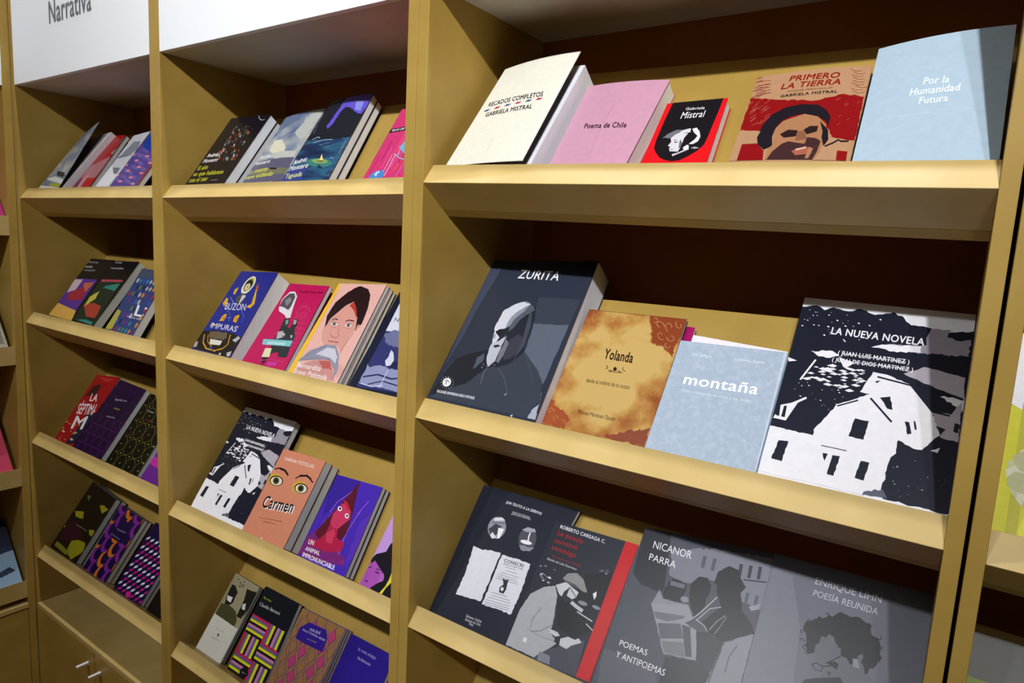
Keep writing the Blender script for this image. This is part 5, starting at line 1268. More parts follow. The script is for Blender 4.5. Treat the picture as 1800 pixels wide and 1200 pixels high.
[0,'9a7044',5,0,[170,210,255,300,170,390,85,300]],
[1,'34208c',6,1.1,[170,210,255,300,170,390,85,300,170,210]],
[1,'34208c',1,1.0,[170,390,170,490]],
[0,'b8406e',5,0,[390,210,475,300,390,390,305,300]],
[1,'34208c',6,1.1,[390,210,475,300,390,390,305,300,390,210]],
[1,'34208c',1,1.0,[390,390,390,490]],
[0,'9a7044',5,0,[610,210,695,300,610,390,525,300]],
[1,'34208c',6,1.1,[610,210,695,300,610,390,525,300,610,210]],
[1,'34208c',1,1.0,[610,390,610,490]],
[0,'b8406e',5,0,[830,210,915,300,830,390,745,300]],
[1,'34208c',6,1.1,[830,210,915,300,830,390,745,300,830,210]],
[1,'34208c',1,1.0,[830,390,830,490]],
[0,'9a7044',7,0,[60,350,145,440,60,530,0,440]],
[1,'34208c',8,1.1,[60,350,145,440,60,530,0,440,60,350]],
[1,'34208c',1,1.0,[60,530,60,630]],
[0,'b8406e',7,0,[280,350,365,440,280,530,195,440]],
[1,'34208c',8,1.1,[280,350,365,440,280,530,195,440,280,350]],
[1,'34208c',1,1.0,[280,530,280,630]],
[0,'9a7044',7,0,[500,350,585,440,500,530,415,440]],
[1,'34208c',8,1.1,[500,350,585,440,500,530,415,440,500,350]],
[1,'34208c',1,1.0,[500,530,500,630]],
[0,'b8406e',7,0,[720,350,805,440,720,530,635,440]],
[1,'34208c',8,1.1,[720,350,805,440,720,530,635,440,720,350]],
[1,'34208c',1,1.0,[720,530,720,630]],
[0,'9a7044',7,0,[940,350,1000,440,940,530,855,440]],
[1,'34208c',8,1.1,[940,350,1000,440,940,530,855,440,940,350]],
[1,'34208c',1,1.0,[940,530,940,630]],
[0,'9a7044',9,0,[170,490,255,580,170,670,85,580]],
[1,'34208c',10,1.1,[170,490,255,580,170,670,85,580,170,490]],
[1,'34208c',1,1.0,[170,670,170,770]],
[0,'b8406e',9,0,[390,490,475,580,390,670,305,580]],
[1,'34208c',10,1.1,[390,490,475,580,390,670,305,580,390,490]],
[1,'34208c',1,1.0,[390,670,390,770]],
[0,'9a7044',9,0,[610,490,695,580,610,670,525,580]],
[1,'34208c',10,1.1,[610,490,695,580,610,670,525,580,610,490]],
[1,'34208c',1,1.0,[610,670,610,770]],
[0,'b8406e',9,0,[830,490,915,580,830,670,745,580]],
[1,'34208c',10,1.1,[830,490,915,580,830,670,745,580,830,490]],
[1,'34208c',1,1.0,[830,670,830,770]],
[0,'9a7044',11,0,[60,630,145,720,60,810,0,720]],
[1,'34208c',12,1.1,[60,630,145,720,60,810,0,720,60,630]],
[1,'34208c',1,1.0,[60,810,60,910]],
[0,'b8406e',11,0,[280,630,365,720,280,810,195,720]],
[1,'34208c',12,1.1,[280,630,365,720,280,810,195,720,280,630]],
[1,'34208c',1,1.0,[280,810,280,910]],
[0,'9a7044',11,0,[500,630,585,720,500,810,415,720]],
[1,'34208c',12,1.1,[500,630,585,720,500,810,415,720,500,630]],
[1,'34208c',1,1.0,[500,810,500,910]],
[0,'b8406e',11,0,[720,630,805,720,720,810,635,720]],
[1,'34208c',12,1.1,[720,630,805,720,720,810,635,720,720,630]],
[1,'34208c',1,1.0,[720,810,720,910]],
[0,'9a7044',11,0,[940,630,1000,720,940,810,855,720]],
[1,'34208c',12,1.1,[940,630,1000,720,940,810,855,720,940,630]],
[1,'34208c',1,1.0,[940,810,940,910]],
[0,'9a7044',13,0,[170,770,255,860,170,950,85,860]],
[1,'34208c',14,1.1,[170,770,255,860,170,950,85,860,170,770]],
[1,'34208c',1,1.0,[170,950,170,1000]],
[0,'b8406e',13,0,[390,770,475,860,390,950,305,860]],
[1,'34208c',14,1.1,[390,770,475,860,390,950,305,860,390,770]],
[1,'34208c',1,1.0,[390,950,390,1000]],
[0,'9a7044',13,0,[610,770,695,860,610,950,525,860]],
[1,'34208c',14,1.1,[610,770,695,860,610,950,525,860,610,770]],
[1,'34208c',1,1.0,[610,950,610,1000]],
[0,'b8406e',13,0,[830,770,915,860,830,950,745,860]],
[1,'34208c',14,1.1,[830,770,915,860,830,950,745,860,830,770]],
[1,'34208c',1,1.0,[830,950,830,1000]],
[0,'331a8e',15,0,[271,892,663,903,757,821,777,679,376,667,148,672,135,796]],
[2, 'd8d4e8', 16, ['POR QUÉ', 0, 0], [354, 815, 583, 829, 348, 842]],
[2, 'd8d4e8', 16, ['VOLVÍ TANTAS VECES', 0, 0], [208, 780, 728, 789, 206, 800]],
[2, 'a8a030', 16, ['una novela', 0, 0], [379, 722, 588, 730, 376, 737]]],**{'n': 'diamond', 'k': (2, 4), 'c': [[-0.4105, 0.0, 0.028], [-0.418, 0.172, 0.028], [-0.2862, 0.1747, 0.028], [-0.2805, 0.0, 0.028]], 't': 0.024, 'm': 3, 'b': 0, 'blk': None, 'base': '9a7044', 'inner': None, 'lab': 'brown book with a purple and pink diamond lattice and violet label', 'pg': 'd8dce2', 'ed': '5a3a7a', 'grp': 'books on the lowest shelf of the middle bookcase'}),
dict(a=[[2, 'a8a0e0', 1, ['EL MAR AÑEJO', 0, 0], [264, 884, 673, 884, 259, 909]],
[2, 'c0b8e8', 1, ['Paz Balmaceda', 0, 0], [325, 805, 626, 804, 323, 831]]],**{'n': 'violet', 'k': (2, 4), 'c': [[-0.2634, 0.0, 0.03], [-0.2672, 0.1722, 0.03], [-0.1472, 0.1722, 0.03], [-0.1434, 0.0, 0.03]], 't': 0.012, 'm': 1, 'b': 0, 'blk': None, 'base': 'N:violet', 'inner': None, 'lab': 'plain deep violet book on the lowest middle shelf', 'pg': 'd8dce2', 'ed': '1e1068', 'grp': 'books on the lowest shelf of the middle bookcase'}),
dict(a=[[0,'2c3640',1,1,[309,323,768,271,920,218,828,200,487,239]],
[0,'dfe3e2',2,1,[0,218,388,229,992,162,993,100,260,169,0,218]],
[0,'a8ac3c',3,1.2,[248,98,366,122,945,105,1000,79,1000,53,979,52]],
[0,'e6e6e0',4,0,[42,26,25,95,1000,47,1000,12]],
[0,'7c7c94',5,1,[48,106,119,140,366,122,496,82]]],**{'n': 'land', 'k': (1, 1), 'c': [[-1.3627, 0.0, 0.012], [-1.3444, 0.1983, 0.004], [-1.2253, 0.2092, -0.02], [-1.2364, 0.0, 0.012]], 't': 0.026, 'm': 1, 'b': 0, 'blk': 0.016, 'base': 'N:sky', 'inner': '10131c', 'lab': 'thick book with its landscape cover lifted, leftmost on the top left shelf', 'pg': 'd8d6dc', 'ed': '10131c', 'grp': 'books on the top shelf of the left bookcase'}),
dict(a=[[0,'b87880',1,0.8,[154,96,16,477,875,630,1000,620,1000,433,930,283,437,280,564,95]],
[0,'c02420',2,0,[580,91,484,280,914,288,985,91]],
[1,'e8d8d8',2,3.59,[332,107,331,182,395,330]],
[0,'7a2030',2,0,[7,93,0,127,0,243,175,301,319,96]],
[0,'6a7468',1,0.6,[880,931,1000,958,1000,840,980,837]],
[0,'b8a8a0',1,0.5,[824,690,1000,764,1000,662]]],**{'n': 'red', 'k': (1, 1), 'c': [[-1.2271, 0.0, 0.03], [-1.2321, 0.2109, 0.03], [-1.1728, 0.208, 0.03], [-1.1267, 0.0, 0.03]], 't': 0.012, 'm': 1, 'b': 0, 'blk': None, 'base': 'ac1c1e', 'inner': None, 'lab': 'red and pink photo book, on the top left shelf', 'pg': 'd4d2d0', 'ed': '1c1014', 'grp': 'books on the top shelf of the left bookcase'}),
dict(a=[[0,'8b90a0',1,1.2,[68,608,396,873,849,843,1000,731,1000,692,676,613]],
[0,'7c8090',1,0.8,[495,355,270,455,776,440,863,345]],
[0,'f2f3f8',2,0,[3,169,57,507,700,334,951,337,861,157]],
[1,'6a7080',2,2.13,[82,619,450,646,907,634]]],**{'n': 'whitegrey', 'k': (1, 1), 'c': [[-1.1169, 0.0, 0.035], [-1.1435, 0.209, 0.035], [-1.0715, 0.2202, 0.035], [-1.0452, 0.0, 0.035]], 't': 0.01, 'm': 1, 'b': 0, 'blk': None, 'base': 'd6d8e0', 'inner': None, 'lab': 'white and grey cloudy-pattern book, on the top left shelf', 'pg': 'd4d2d0', 'ed': 'a0a4ac', 'grp': 'books on the top shelf of the left bookcase'}),
dict(a=[[0,'1d44a4',1,0,[39,802,13,1000,559,1000,1000,729,1000,667,339,688]],
[0,'8a3c58',1,0,[1000,627,907,499,876,321,986,135,1000,135]],
[1,'9c90d4',1,1.1,[211,205,170,220,117,230,70,232,45,224,56,208]],
[1,'9c90d4',2,1.09,[261,205,194,229,105,246,26,249,0,237,3,209]],
[1,'9c90d4',3,1.09,[311,204,217,239,93,262,0,266,0,249,0,211]],
[1,'9c90d4',4,1.09,[320,257,280,272,227,282,180,284,156,276,167,260]],
[1,'9c90d4',5,1.09,[370,256,303,281,215,298,137,301,96,289,114,261]],
[1,'9c90d4',6,1.09,[420,255,327,290,203,314,93,319,36,301,62,263]],
[1,'9c90d4',7,1.09,[435,318,395,334,343,344,296,346,272,339,283,322]],
[1,'9c90d4',8,1.09,[485,318,419,343,331,360,253,363,213,351,231,324]],
[1,'9c90d4',9,1.08,[534,317,442,352,320,376,210,381,153,364,179,325]],
[1,'9c90d4',1,1.09,[479,392,439,407,386,418,340,420,316,413,326,396]],
[1,'9c90d4',2,1.09,[528,391,462,417,375,434,297,438,256,426,274,398]],
[1,'9c90d4',3,1.09,[578,390,485,426,363,451,254,456,197,439,222,400]],
[1,'9c90d4',10,1.11,[244,354,204,369,150,380,103,382,78,375,89,358]],
[1,'9c90d4',11,1.1,[295,353,227,379,138,396,59,400,17,388,36,360]],
[1,'9c90d4',12,1.1,[345,352,251,388,126,413,14,418,0,401,0,361]],
[1,'9c90d4',4,1.09,[568,454,528,470,476,481,430,483,406,476,416,459]],
[1,'9c90d4',5,1.09,[617,453,551,479,465,497,387,501,347,489,365,461]],
[1,'9c90d4',6,1.08,[666,452,575,488,453,513,344,519,287,502,313,463]],
[1,'9c90d4',1,1.06,[698,241,660,255,609,265,564,267,540,260,551,244]],
[1,'9c90d4',2,1.06,[747,240,683,265,598,281,523,284,483,272,500,245]],
[1,'9c90d4',3,1.06,[795,239,705,274,587,297,481,301,425,285,450,247]],
[1,'9c90d4',1,1.11,[527,563,487,579,434,590,387,593,363,586,374,569]],
[1,'9c90d4',2,1.1,[577,562,510,588,422,607,344,611,303,599,321,571]],
[1,'9c90d4',3,1.1,[626,560,534,597,411,624,301,630,243,613,269,573]],
[1,'9c90d4',4,1.13,[275,592,234,609,180,620,132,623,107,616,118,598]],
[1,'9c90d4',5,1.12,[327,591,258,618,168,637,88,642,46,630,65,601]],
[1,'9c90d4',6,1.12,[377,589,282,627,156,654,43,660,0,644,11,603]],
[1,'9c90d4',7,1.08,[759,514,720,529,669,540,623,542,599,535,610,519]],
[1,'9c90d4',8,1.08,[808,512,743,538,658,556,581,560,541,549,559,521]],
[1,'9c90d4',9,1.08,[856,511,766,547,647,573,539,579,483,562,507,523]],
[1,'9c90d4',1,1.06,[823,364,785,379,734,389,689,391,666,384,676,368]],
[1,'9c90d4',2,1.06,[871,363,807,388,723,405,648,409,609,397,626,370]],
[1,'9c90d4',4,1.06,[919,362,830,397,712,421,607,426,551,410,575,371]],
[1,'9c90d4',1,1.06,[611,180,572,194,521,204,476,206,452,198,462,182]],
[1,'9c90d4',2,1.06,[659,179,595,203,510,220,434,222,394,210,412,184]],
[1,'9c90d4',3,1.06,[708,179,618,212,499,235,392,239,336,222,361,185]],
[1,'9c90d4',7,1.12,[419,654,379,670,325,682,278,685,253,678,264,660]],
[1,'9c90d4',8,1.12,[470,652,403,680,313,699,234,704,193,692,211,663]],
[1,'9c90d4',9,1.11,[521,651,426,689,302,716,190,723,132,706,158,665]],
[0,'f08c9c',7,0,[95,631,68,643,20,652,0,652,0,617,6,616,57,615,91,620]],
[0,'f08c9c',7,0,[371,533,345,544,298,552,249,554,216,548,211,537,238,525,284,517,333,516,366,522]],
[0,'f08c9c',1,0,[105,468,79,479,31,487,0,488,0,455,18,452,68,451,101,457]],
[0,'f08c9c',5,0,[645,426,620,437,575,445,527,446,495,440,491,429,516,418,561,410,609,409,641,415]],
[0,'f08c9c',13,0,[356,371,330,382,284,390,235,391,202,385,198,374,224,363,270,355,319,354,352,360]],
[0,'f08c9c',2,0,[898,329,874,340,831,347,784,348,753,342,748,332,773,321,816,314,863,313,894,319]],
[0,'f08c9c',7,0,[73,309,47,320,0,327,0,292,36,292,69,298]],
[0,'f08c9c',4,0,[633,268,609,279,564,286,517,287,484,281,480,270,505,259,550,252,597,251,629,257]],
[0,'f08c9c',4,0,[355,212,329,223,283,230,235,231,202,224,198,214,224,203,270,196,318,195,350,201]],
[0,'f08c9c',1,0,[873,172,849,182,806,189,760,190,728,184,724,173,748,163,792,156,838,156,869,162]],
[0,'f08c9c',10,0,[661,589,636,601,591,609,543,611,510,605,506,594,531,583,577,575,625,573,657,579]],
[0,'f08c9c',2,0,[930,482,906,494,862,501,815,503,784,497,779,486,804,475,848,467,894,466,926,472]]],**{'n': 'wave', 'k': (1, 1), 'c': [[-1.0318, 0.0, 0.03], [-1.0487, 0.2072, 0.03], [-0.9187, 0.2072, 0.03], [-0.9018, 0.0, 0.03]], 't': 0.012, 'm': 1, 'b': 0, 'blk': None, 'base': '5c4a9c', 'inner': None, 'lab': 'purple wave-pattern book with pink dots and a blue corner', 'pg': 'd4d2d0', 'ed': '3a3070', 'grp': 'books on the top shelf of the left bookcase'}),
dict(a=[[0,'5c3498',1,0,[0,650,879,675,914,180,20,239,0,290]],
[0,'d4bcc8',2,0.6,[0,636,324,646,319,477,64,414,0,562]],
[0,'a82c40',3,1,[178,421,532,537,715,610,823,341,250,301]],
[0,'c86a50',4,0.8,[424,594,832,632,760,458]],
[0,'e2b256',2,0,[20,239,914,180,1000,39,1000,35,0,43,0,128]],
[2, 'c8c8cc', 1, ['Poemas', 0, 0], [18, 922, 422, 926, -2, 955]],
[2, 'd8d8dc', 1, ['FLORES', 0, 0], [47, 838, 329, 843, 28, 871]],
[2, 'b8b8bc', 1, ['recogidas', 0, 0], [101, 787, 545, 799, 80, 816]]],**{'n': 'blacka', 'k': (1, 2), 'c': [[-1.3449, 0.0, 0.02], [-1.3582, 0.1978, 0.02], [-1.2259, 0.2008, 0.02], [-1.2089, 0.0, 0.02]], 't': 0.02, 'm': 1, 'b': 0, 'blk': None, 'base': '15151a', 'inner': None, 'lab': 'black book with a purple painting and a yellow lower band', 'pg': 'c8c8c8', 'ed': '101014', 'grp': 'books on the second shelf of the left bookcase'}),
dict(a=[[0,'1e3226',1,0,[0,696,888,714,1000,161,1000,40,20,53,0,175]],
[0,'b8485c',2,0,[32,693,886,711,907,680,67,655]],
[0,'b04434',2,1,[43,288,380,339,788,304,889,136,464,134]],
[0,'38887c',3,1,[414,608,878,656,872,541,317,574]],
[0,'c8c04c',3,0.6,[51,411,274,513,345,396,102,261]],
[0,'38887c',2,0.8,[159,66,547,96,922,80,929,37]],
[2, 'c8c8cc', 1, ['Cuentos', 0, 0], [75, 962, 359, 961, 49, 991]],
[2, 'b8b8bc', 1, ['reunidos', 0, 0], [61, 866, 600, 869, 31, 901]]],**{'n': 'blackb', 'k': (1, 2), 'c': [[-1.209, 0.0, 0.02], [-1.2237, 0.199, 0.02], [-1.1006, 0.2049, 0.02], [-1.0933, 0.0, 0.02]], 't': 0.022, 'm': 1, 'b': 0, 'blk': None, 'base': '15151a', 'inner': None, 'lab': 'black book with a green and red painting', 'pg': 'c4c6c0', 'ed': '101014', 'grp': 'books on the second shelf of the left bookcase'}),
dict(a=[[0,'c88c3c',1,0,[156,75,133,110,87,110,64,75,87,40,133,40]],
[0,'a03048',1,0,[396,75,383,103,350,115,317,103,304,75,317,47,350,35,383,47]],
[0,'3a88a8',1,0,[516,75,493,110,447,110,424,75,447,40,493,40]],
[0,'5a7a50',1,0,[636,75,623,103,590,115,557,103,544,75,557,47,590,35,623,47]],
[0,'3a88a8',1,0,[756,75,733,110,687,110,664,75,687,40,733,40]],
[0,'c88c3c',1,0,[876,75,830,115,784,75,830,35]],
[0,'6a3a8a',1,0,[996,75,983,103,950,115,917,103,904,75,917,47,950,35,983,47]],
[0,'a03048',1,0,[156,180,110,220,64,180,110,140]],
[0,'3c58c0',1,0,[276,180,253,215,207,215,184,180,207,145,253,145]],
[0,'2a2c5c',1,0,[396,180,373,215,327,215,304,180,327,145,373,145]],
[0,'6a3a8a',1,0,[516,180,503,208,470,220,437,208,424,180,437,152,470,140,503,152]],
[0,'6a3a8a',1,0,[636,180,613,215,567,215,544,180,567,145,613,145]],
[0,'3a88a8',1,0,[756,180,710,220,664,180,710,140]],
[0,'c88c3c',1,0,[996,180,973,215,927,215,904,180,927,145,973,145]],
[0,'6a3a8a',1,0,[156,285,143,313,110,325,77,313,64,285,77,257,110,245,143,257]],
[0,'6a3a8a',1,0,[396,285,383,313,350,325,317,313,304,285,317,257,350,245,383,257]],
[0,'6a3a8a',1,0,[516,285,503,313,470,325,437,313,424,285,437,257,470,245,503,257]],
[0,'b8b4b0',1,0,[636,285,623,313,590,325,557,313,544,285,557,257,590,245,623,257]],
[0,'2a2c5c',1,0,[876,285,863,313,830,325,797,313,784,285,797,257,830,245,863,257]],
[0,'c88c3c',1,0,[996,285,983,313,950,325,917,313,904,285,917,257,950,245,983,257]],
[0,'5a7a50',1,0,[516,390,503,418,470,430,437,418,424,390,437,362,470,350,503,362]],
[0,'2a2c5c',1,0,[636,390,613,425,567,425,544,390,567,355,613,355]],
[0,'3a88a8',1,0,[756,390,743,418,710,430,677,418,664,390,677,362,710,350,743,362]],
[0,'a03048',1,0,[996,390,973,425,927,425,904,390,927,355,973,355]],
[0,'6a3a8a',1,0,[276,495,253,530,207,530,184,495,207,460,253,460]],
[0,'3c58c0',1,0,[516,495,493,530,447,530,424,495,447,460,493,460]],
[0,'b8b4b0',1,0,[636,495,623,523,590,535,557,523,544,495,557,467,590,455,623,467]],
[0,'3c58c0',1,0,[996,495,973,530,927,530,904,495,927,460,973,460]],
[0,'a03048',1,0,[156,600,143,628,110,640,77,628,64,600,77,572,110,560,143,572]],
[0,'5a7a50',1,0,[276,600,253,635,207,635,184,600,207,565,253,565]],
[0,'2a2c5c',1,0,[396,600,350,640,304,600,350,560]],
[0,'b8b4b0',1,0,[516,600,493,635,447,635,424,600,447,565,493,565]],
[0,'c88c3c',1,0,[636,600,613,635,567,635,544,600,567,565,613,565]],
[0,'6a3a8a',1,0,[756,600,743,628,710,640,677,628,664,600,677,572,710,560,743,572]],
[0,'a03048',1,0,[996,600,983,628,950,640,917,628,904,600,917,572,950,560,983,572]],
[0,'2a2c5c',1,0,[276,705,253,740,207,740,184,705,207,670,253,670]],
[0,'5a7a50',1,0,[396,705,373,740,327,740,304,705,327,670,373,670]],
[0,'2a2c5c',1,0,[516,705,503,733,470,745,437,733,424,705,437,677,470,665,503,677]],
[0,'b8b4b0',1,0,[636,705,590,745,544,705,590,665]],
[0,'b8b4b0',1,0,[756,705,710,745,664,705,710,665]],
[0,'c88c3c',1,0,[876,705,830,745,784,705,830,665]],
[0,'b8b4b0',1,0,[996,705,973,740,927,740,904,705,927,670,973,670]],
[0,'b8b4b0',1,0,[156,810,143,838,110,850,77,838,64,810,77,782,110,770,143,782]],
[0,'3a88a8',1,0,[276,810,230,850,184,810,230,770]],
[0,'3c58c0',1,0,[396,810,373,845,327,845,304,810,327,775,373,775]],
[0,'3a88a8',1,0,[516,810,493,845,447,845,424,810,447,775,493,775]],
[0,'b8b4b0',1,0,[636,810,590,850,544,810,590,770]],
[0,'b8b4b0',1,0,[756,810,733,845,687,845,664,810,687,775,733,775]],
[0,'2a2c5c',1,0,[876,810,853,845,807,845,784,810,807,775,853,775]],
[0,'a03048',1,0,[996,810,950,850,904,810,950,770]],
[0,'4a5468',1,0,[0,860,1000,860,1000,1000,0,1000]],
[0,'b8b04c',2,0,[0,41,15,340,183,324,234,54]],
[2, 'f2f2f6', 2, ['LSD', 1, 0], [691, 303, 1627, 302, 616, 453]],
[2, 'e0e0ea', 2, ['relatos de la ciudad', 0, 0], [507, 259, 1311, 252, 487, 292]]],**{'n': 'mosaic', 'k': (1, 2), 'c': [[-1.0279, 0.0, 0.02], [-1.0643, 0.1863, 0.02], [-0.9343, 0.1863, 0.02], [-0.8979, 0.0, 0.02]], 't': 0.02, 'm': 1, 'b': 0, 'blk': None, 'base': '33487c', 'inner': None, 'lab': 'blue mosaic-tile book with white initials', 'pg': 'd8dce2', 'ed': '2a3450', 'grp': 'books on the second shelf of the left bookcase'}),
dict(a=[[0,'1c2440',1,1,[636,415,1000,476,1000,44,684,0,602,0,695,216]],
[0,'3a1c20',1,1,[185,832,471,860,524,715,101,658]],
[0,'d8c090',1,0,[0,257,28,269,115,260,82,251,0,254]],
[0,'d8c090',1,0,[65,133,95,146,170,140,141,131]],
[0,'e8d8c0',1,0,[185,22,207,31,257,26,238,20]],
[0,'c89048',1,0,[474,257,505,269,577,262,550,254]],
[0,'e8d8c0',2,0,[721,63,754,76,831,69,803,60]],
[0,'d8c090',1,0,[439,159,465,170,526,164,503,157]],
[0,'d8c090',3,0,[667,70,723,91,849,79,803,64]],
[0,'c89048',2,0,[594,145,649,164,770,153,726,139]],
[0,'d8c090',1,0,[19,164,51,177,128,170,99,162]],
[0,'c89048',1,0,[200,59,220,69,272,64,253,58]],
[0,'d8c090',3,0,[669,165,712,181,812,172,775,160]],
[0,'c89048',2,0,[623,264,654,278,734,270,705,261]],
[0,'c89048',1,0,[174,243,212,257,300,248,267,238]],
[0,'d8c090',1,0,[427,38,448,48,504,44,483,37]],
[0,'d8c090',2,0,[84,118,136,142,266,130,218,115]],
[0,'c03030',1,0,[160,966,807,967,618,907]],
[2, 'f0e8e8', 2, ['LA', 1, 0], [413, 610, 706, 619, 328, 716]],
[2, 'f0e8e8', 2, ['SÉPTIMA', 1, 0], [216, 399, 1016, 447, 88, 541]],
[2, 'f0e8e8', 3, ['M', 1, 0], [413, 198, 896, 234, 313, 369]]],**{'n': 'red7', 'k': (1, 3), 'c': [[-1.3273, 0.0, 0.02], [-1.3487, 0.1987, 0.02], [-1.2261, 0.2109, 0.02], [-1.2214, 0.0, 0.02]], 't': 0.02, 'm': 1, 'b': 0, 'blk': None, 'base': 'a4141c', 'inner': None, 'lab': 'red book with tall white three-line title', 'pg': 'd8dce2', 'ed': '6a1018', 'grp': 'books on the third shelf of the left bookcase'}),
dict(a=[[1,'7c3486',1,0.9,[110,30,55,99,0,99,0,30,0,0,55,0,110,30]],
[1,'7c3486',1,0.9,[350,30,295,99,185,99,130,30,185,0,295,0,350,30]],
[1,'7c3486',1,0.9,[590,30,535,99,425,99,370,30,425,0,535,0,590,30]],
[1,'7c3486',1,0.9,[830,30,775,99,665,99,610,30,665,0,775,0,830,30]],
[1,'7c3486',1,0.9,[1000,30,1000,99,905,99,850,30,905,0,1000,0,1000,30]],
[1,'7c3486',2,0.9,[230,165,175,234,65,234,10,165,65,96,175,96,230,165]],
[1,'7c3486',2,0.9,[470,165,415,234,305,234,250,165,305,96,415,96,470,165]],
[1,'7c3486',2,0.9,[710,165,655,234,545,234,490,165,545,96,655,96,710,165]],
[1,'7c3486',2,0.9,[950,165,895,234,785,234,730,165,785,96,895,96,950,165]],
[1,'7c3486',2,0.9,[1000,165,1000,234,1000,234,970,165,1000,96,1000,96,1000,165]],
[1,'7c3486',3,0.9,[110,300,55,369,0,369,0,300,0,231,55,231,110,300]],
[1,'7c3486',3,0.9,[350,300,295,369,185,369,130,300,185,231,295,231,350,300]],
[1,'7c3486',3,0.9,[590,300,535,369,425,369,370,300,425,231,535,231,590,300]],
[1,'7c3486',3,0.9,[830,300,775,369,665,369,610,300,665,231,775,231,830,300]],
[1,'7c3486',3,0.9,[1000,300,1000,369,905,369,850,300,905,231,1000,231,1000,300]],
[1,'7c3486',4,0.9,[230,435,175,504,65,504,10,435,65,366,175,366,230,435]],
[1,'7c3486',4,0.9,[470,435,415,504,305,504,250,435,305,366,415,366,470,435]],
[1,'7c3486',4,0.9,[710,435,655,504,545,504,490,435,545,366,655,366,710,435]],
[1,'7c3486',4,0.9,[950,435,895,504,785,504,730,435,785,366,895,366,950,435]],
[1,'7c3486',4,0.9,[1000,435,1000,504,1000,504,970,435,1000,366,1000,366,1000,435]],
[1,'4a2a5c',5,0.9,[110,570,55,639,0,639,0,570,0,501,55,501,110,570]],
[1,'4a2a5c',5,0.9,[350,570,295,639,185,639,130,570,185,501,295,501,350,570]],
[1,'4a2a5c',5,0.9,[590,570,535,639,425,639,370,570,425,501,535,501,590,570]],
[1,'4a2a5c',5,0.9,[830,570,775,639,665,639,610,570,665,501,775,501,830,570]],
[1,'4a2a5c',5,0.9,[1000,570,1000,639,905,639,850,570,905,501,1000,501,1000,570]],
[1,'4a2a5c',6,0.9,[230,705,175,774,65,774,10,705,65,636,175,636,230,705]],
[1,'4a2a5c',6,0.9,[470,705,415,774,305,774,250,705,305,636,415,636,470,705]],
[1,'4a2a5c',6,0.9,[710,705,655,774,545,774,490,705,545,636,655,636,710,705]],
[1,'4a2a5c',6,0.9,[950,705,895,774,785,774,730,705,785,636,895,636,950,705]],
[1,'4a2a5c',6,0.9,[1000,705,1000,774,1000,774,970,705,1000,636,1000,636,1000,705]],
[1,'4a2a5c',7,0.9,[110,840,55,909,0,909,0,840,0,771,55,771,110,840]],
[1,'4a2a5c',7,0.9,[350,840,295,909,185,909,130,840,185,771,295,771,350,840]],
[1,'4a2a5c',7,0.9,[590,840,535,909,425,909,370,840,425,771,535,771,590,840]],
[1,'4a2a5c',7,0.9,[830,840,775,909,665,909,610,840,665,771,775,771,830,840]],
[1,'4a2a5c',7,0.9,[1000,840,1000,909,905,909,850,840,905,771,1000,771,1000,840]],
[1,'4a2a5c',8,0.9,[230,975,175,1000,65,1000,10,975,65,906,175,906,230,975]],
[1,'4a2a5c',8,0.9,[470,975,415,1000,305,1000,250,975,305,906,415,906,470,975]],
[1,'4a2a5c',8,0.9,[710,975,655,1000,545,1000,490,975,545,906,655,906,710,975]],
[1,'4a2a5c',8,0.9,[950,975,895,1000,785,1000,730,975,785,906,895,906,950,975]],
[1,'4a2a5c',8,0.9,[1000,975,1000,1000,1000,1000,970,975,1000,906,1000,906,1000,975]],
[0,'221236',8,0,[300,500,750,500,750,850,300,850]],
[2, 'b8b4d0', 9, ['Segunda Luna', 0, 0], [282, 727, 670, 764, 270, 755]],
[2, 'c0b050', 9, ['Antología', 0, 0], [429, 622, 626, 632, 418, 648]],
[2, 'b8b4d0', 9, ['selección', 0, 0], [361, 497, 653, 513, 353, 518]]],**{'n': 'hexa', 'k': (1, 3), 'c': [[-1.2257, 0.0, 0.022], [-1.2238, 0.2063, 0.022], [-1.0792, 0.2002, 0.022], [-1.0708, 0.0, 0.022]], 't': 0.016, 'm': 1, 'b': 0, 'blk': None, 'base': '261238', 'inner': None, 'lab': 'dark purple book with a honeycomb line pattern', 'pg': 'd8dce2', 'ed': '1c0e28', 'grp': 'books on the third shelf of the left bookcase'}),
dict(a=[[0,'16130f',1,0,[51,60,50,61,50,59]],
[1,'8c8a28',2,0.7,[200,60,180,115,125,155,50,170,0,155,0,115,0,60,0,5,0,0,50,0,125,0,180,5,200,60]],
[0,'c0bc50',3,0,[212,170,206,179,194,179,188,170,194,161,206,161]],
[0,'c0bc50',3,0,[60,60,55,67,45,67,40,60,45,53,55,53]],
[0,'16130f',1,0,[351,60,350,61,350,59]],
[1,'8c8a28',4,0.7,[500,60,480,115,425,155,350,170,275,155,220,115,200,60,220,5,275,0,350,0,425,0,480,5,500,60]],
[0,'c0bc50',5,0,[512,170,506,179,494,179,488,170,494,161,506,161]],
[0,'c0bc50',5,0,[360,60,355,67,345,67,340,60,345,53,355,53]],
[0,'16130f',1,0,[651,60,650,61,650,59]],
[1,'8c8a28',6,0.7,[800,60,780,115,725,155,650,170,575,155,520,115,500,60,520,5,575,0,650,0,725,0,780,5,800,60]],
[0,'c0bc50',7,0,[812,170,806,179,794,179,788,170,794,161,806,161]],
[0,'c0bc50',7,0,[660,60,655,67,645,67,640,60,645,53,655,53]],
[0,'16130f',1,0,[951,60,950,61,950,59]],
[1,'8c8a28',8,0.7,[1000,60,1000,115,1000,155,950,170,875,155,820,115,800,60,820,5,875,0,950,0,1000,0,1000,5,1000,60]],
[0,'c0bc50',9,0,[992,170,986,179,974,179,968,170,974,161,986,161]],
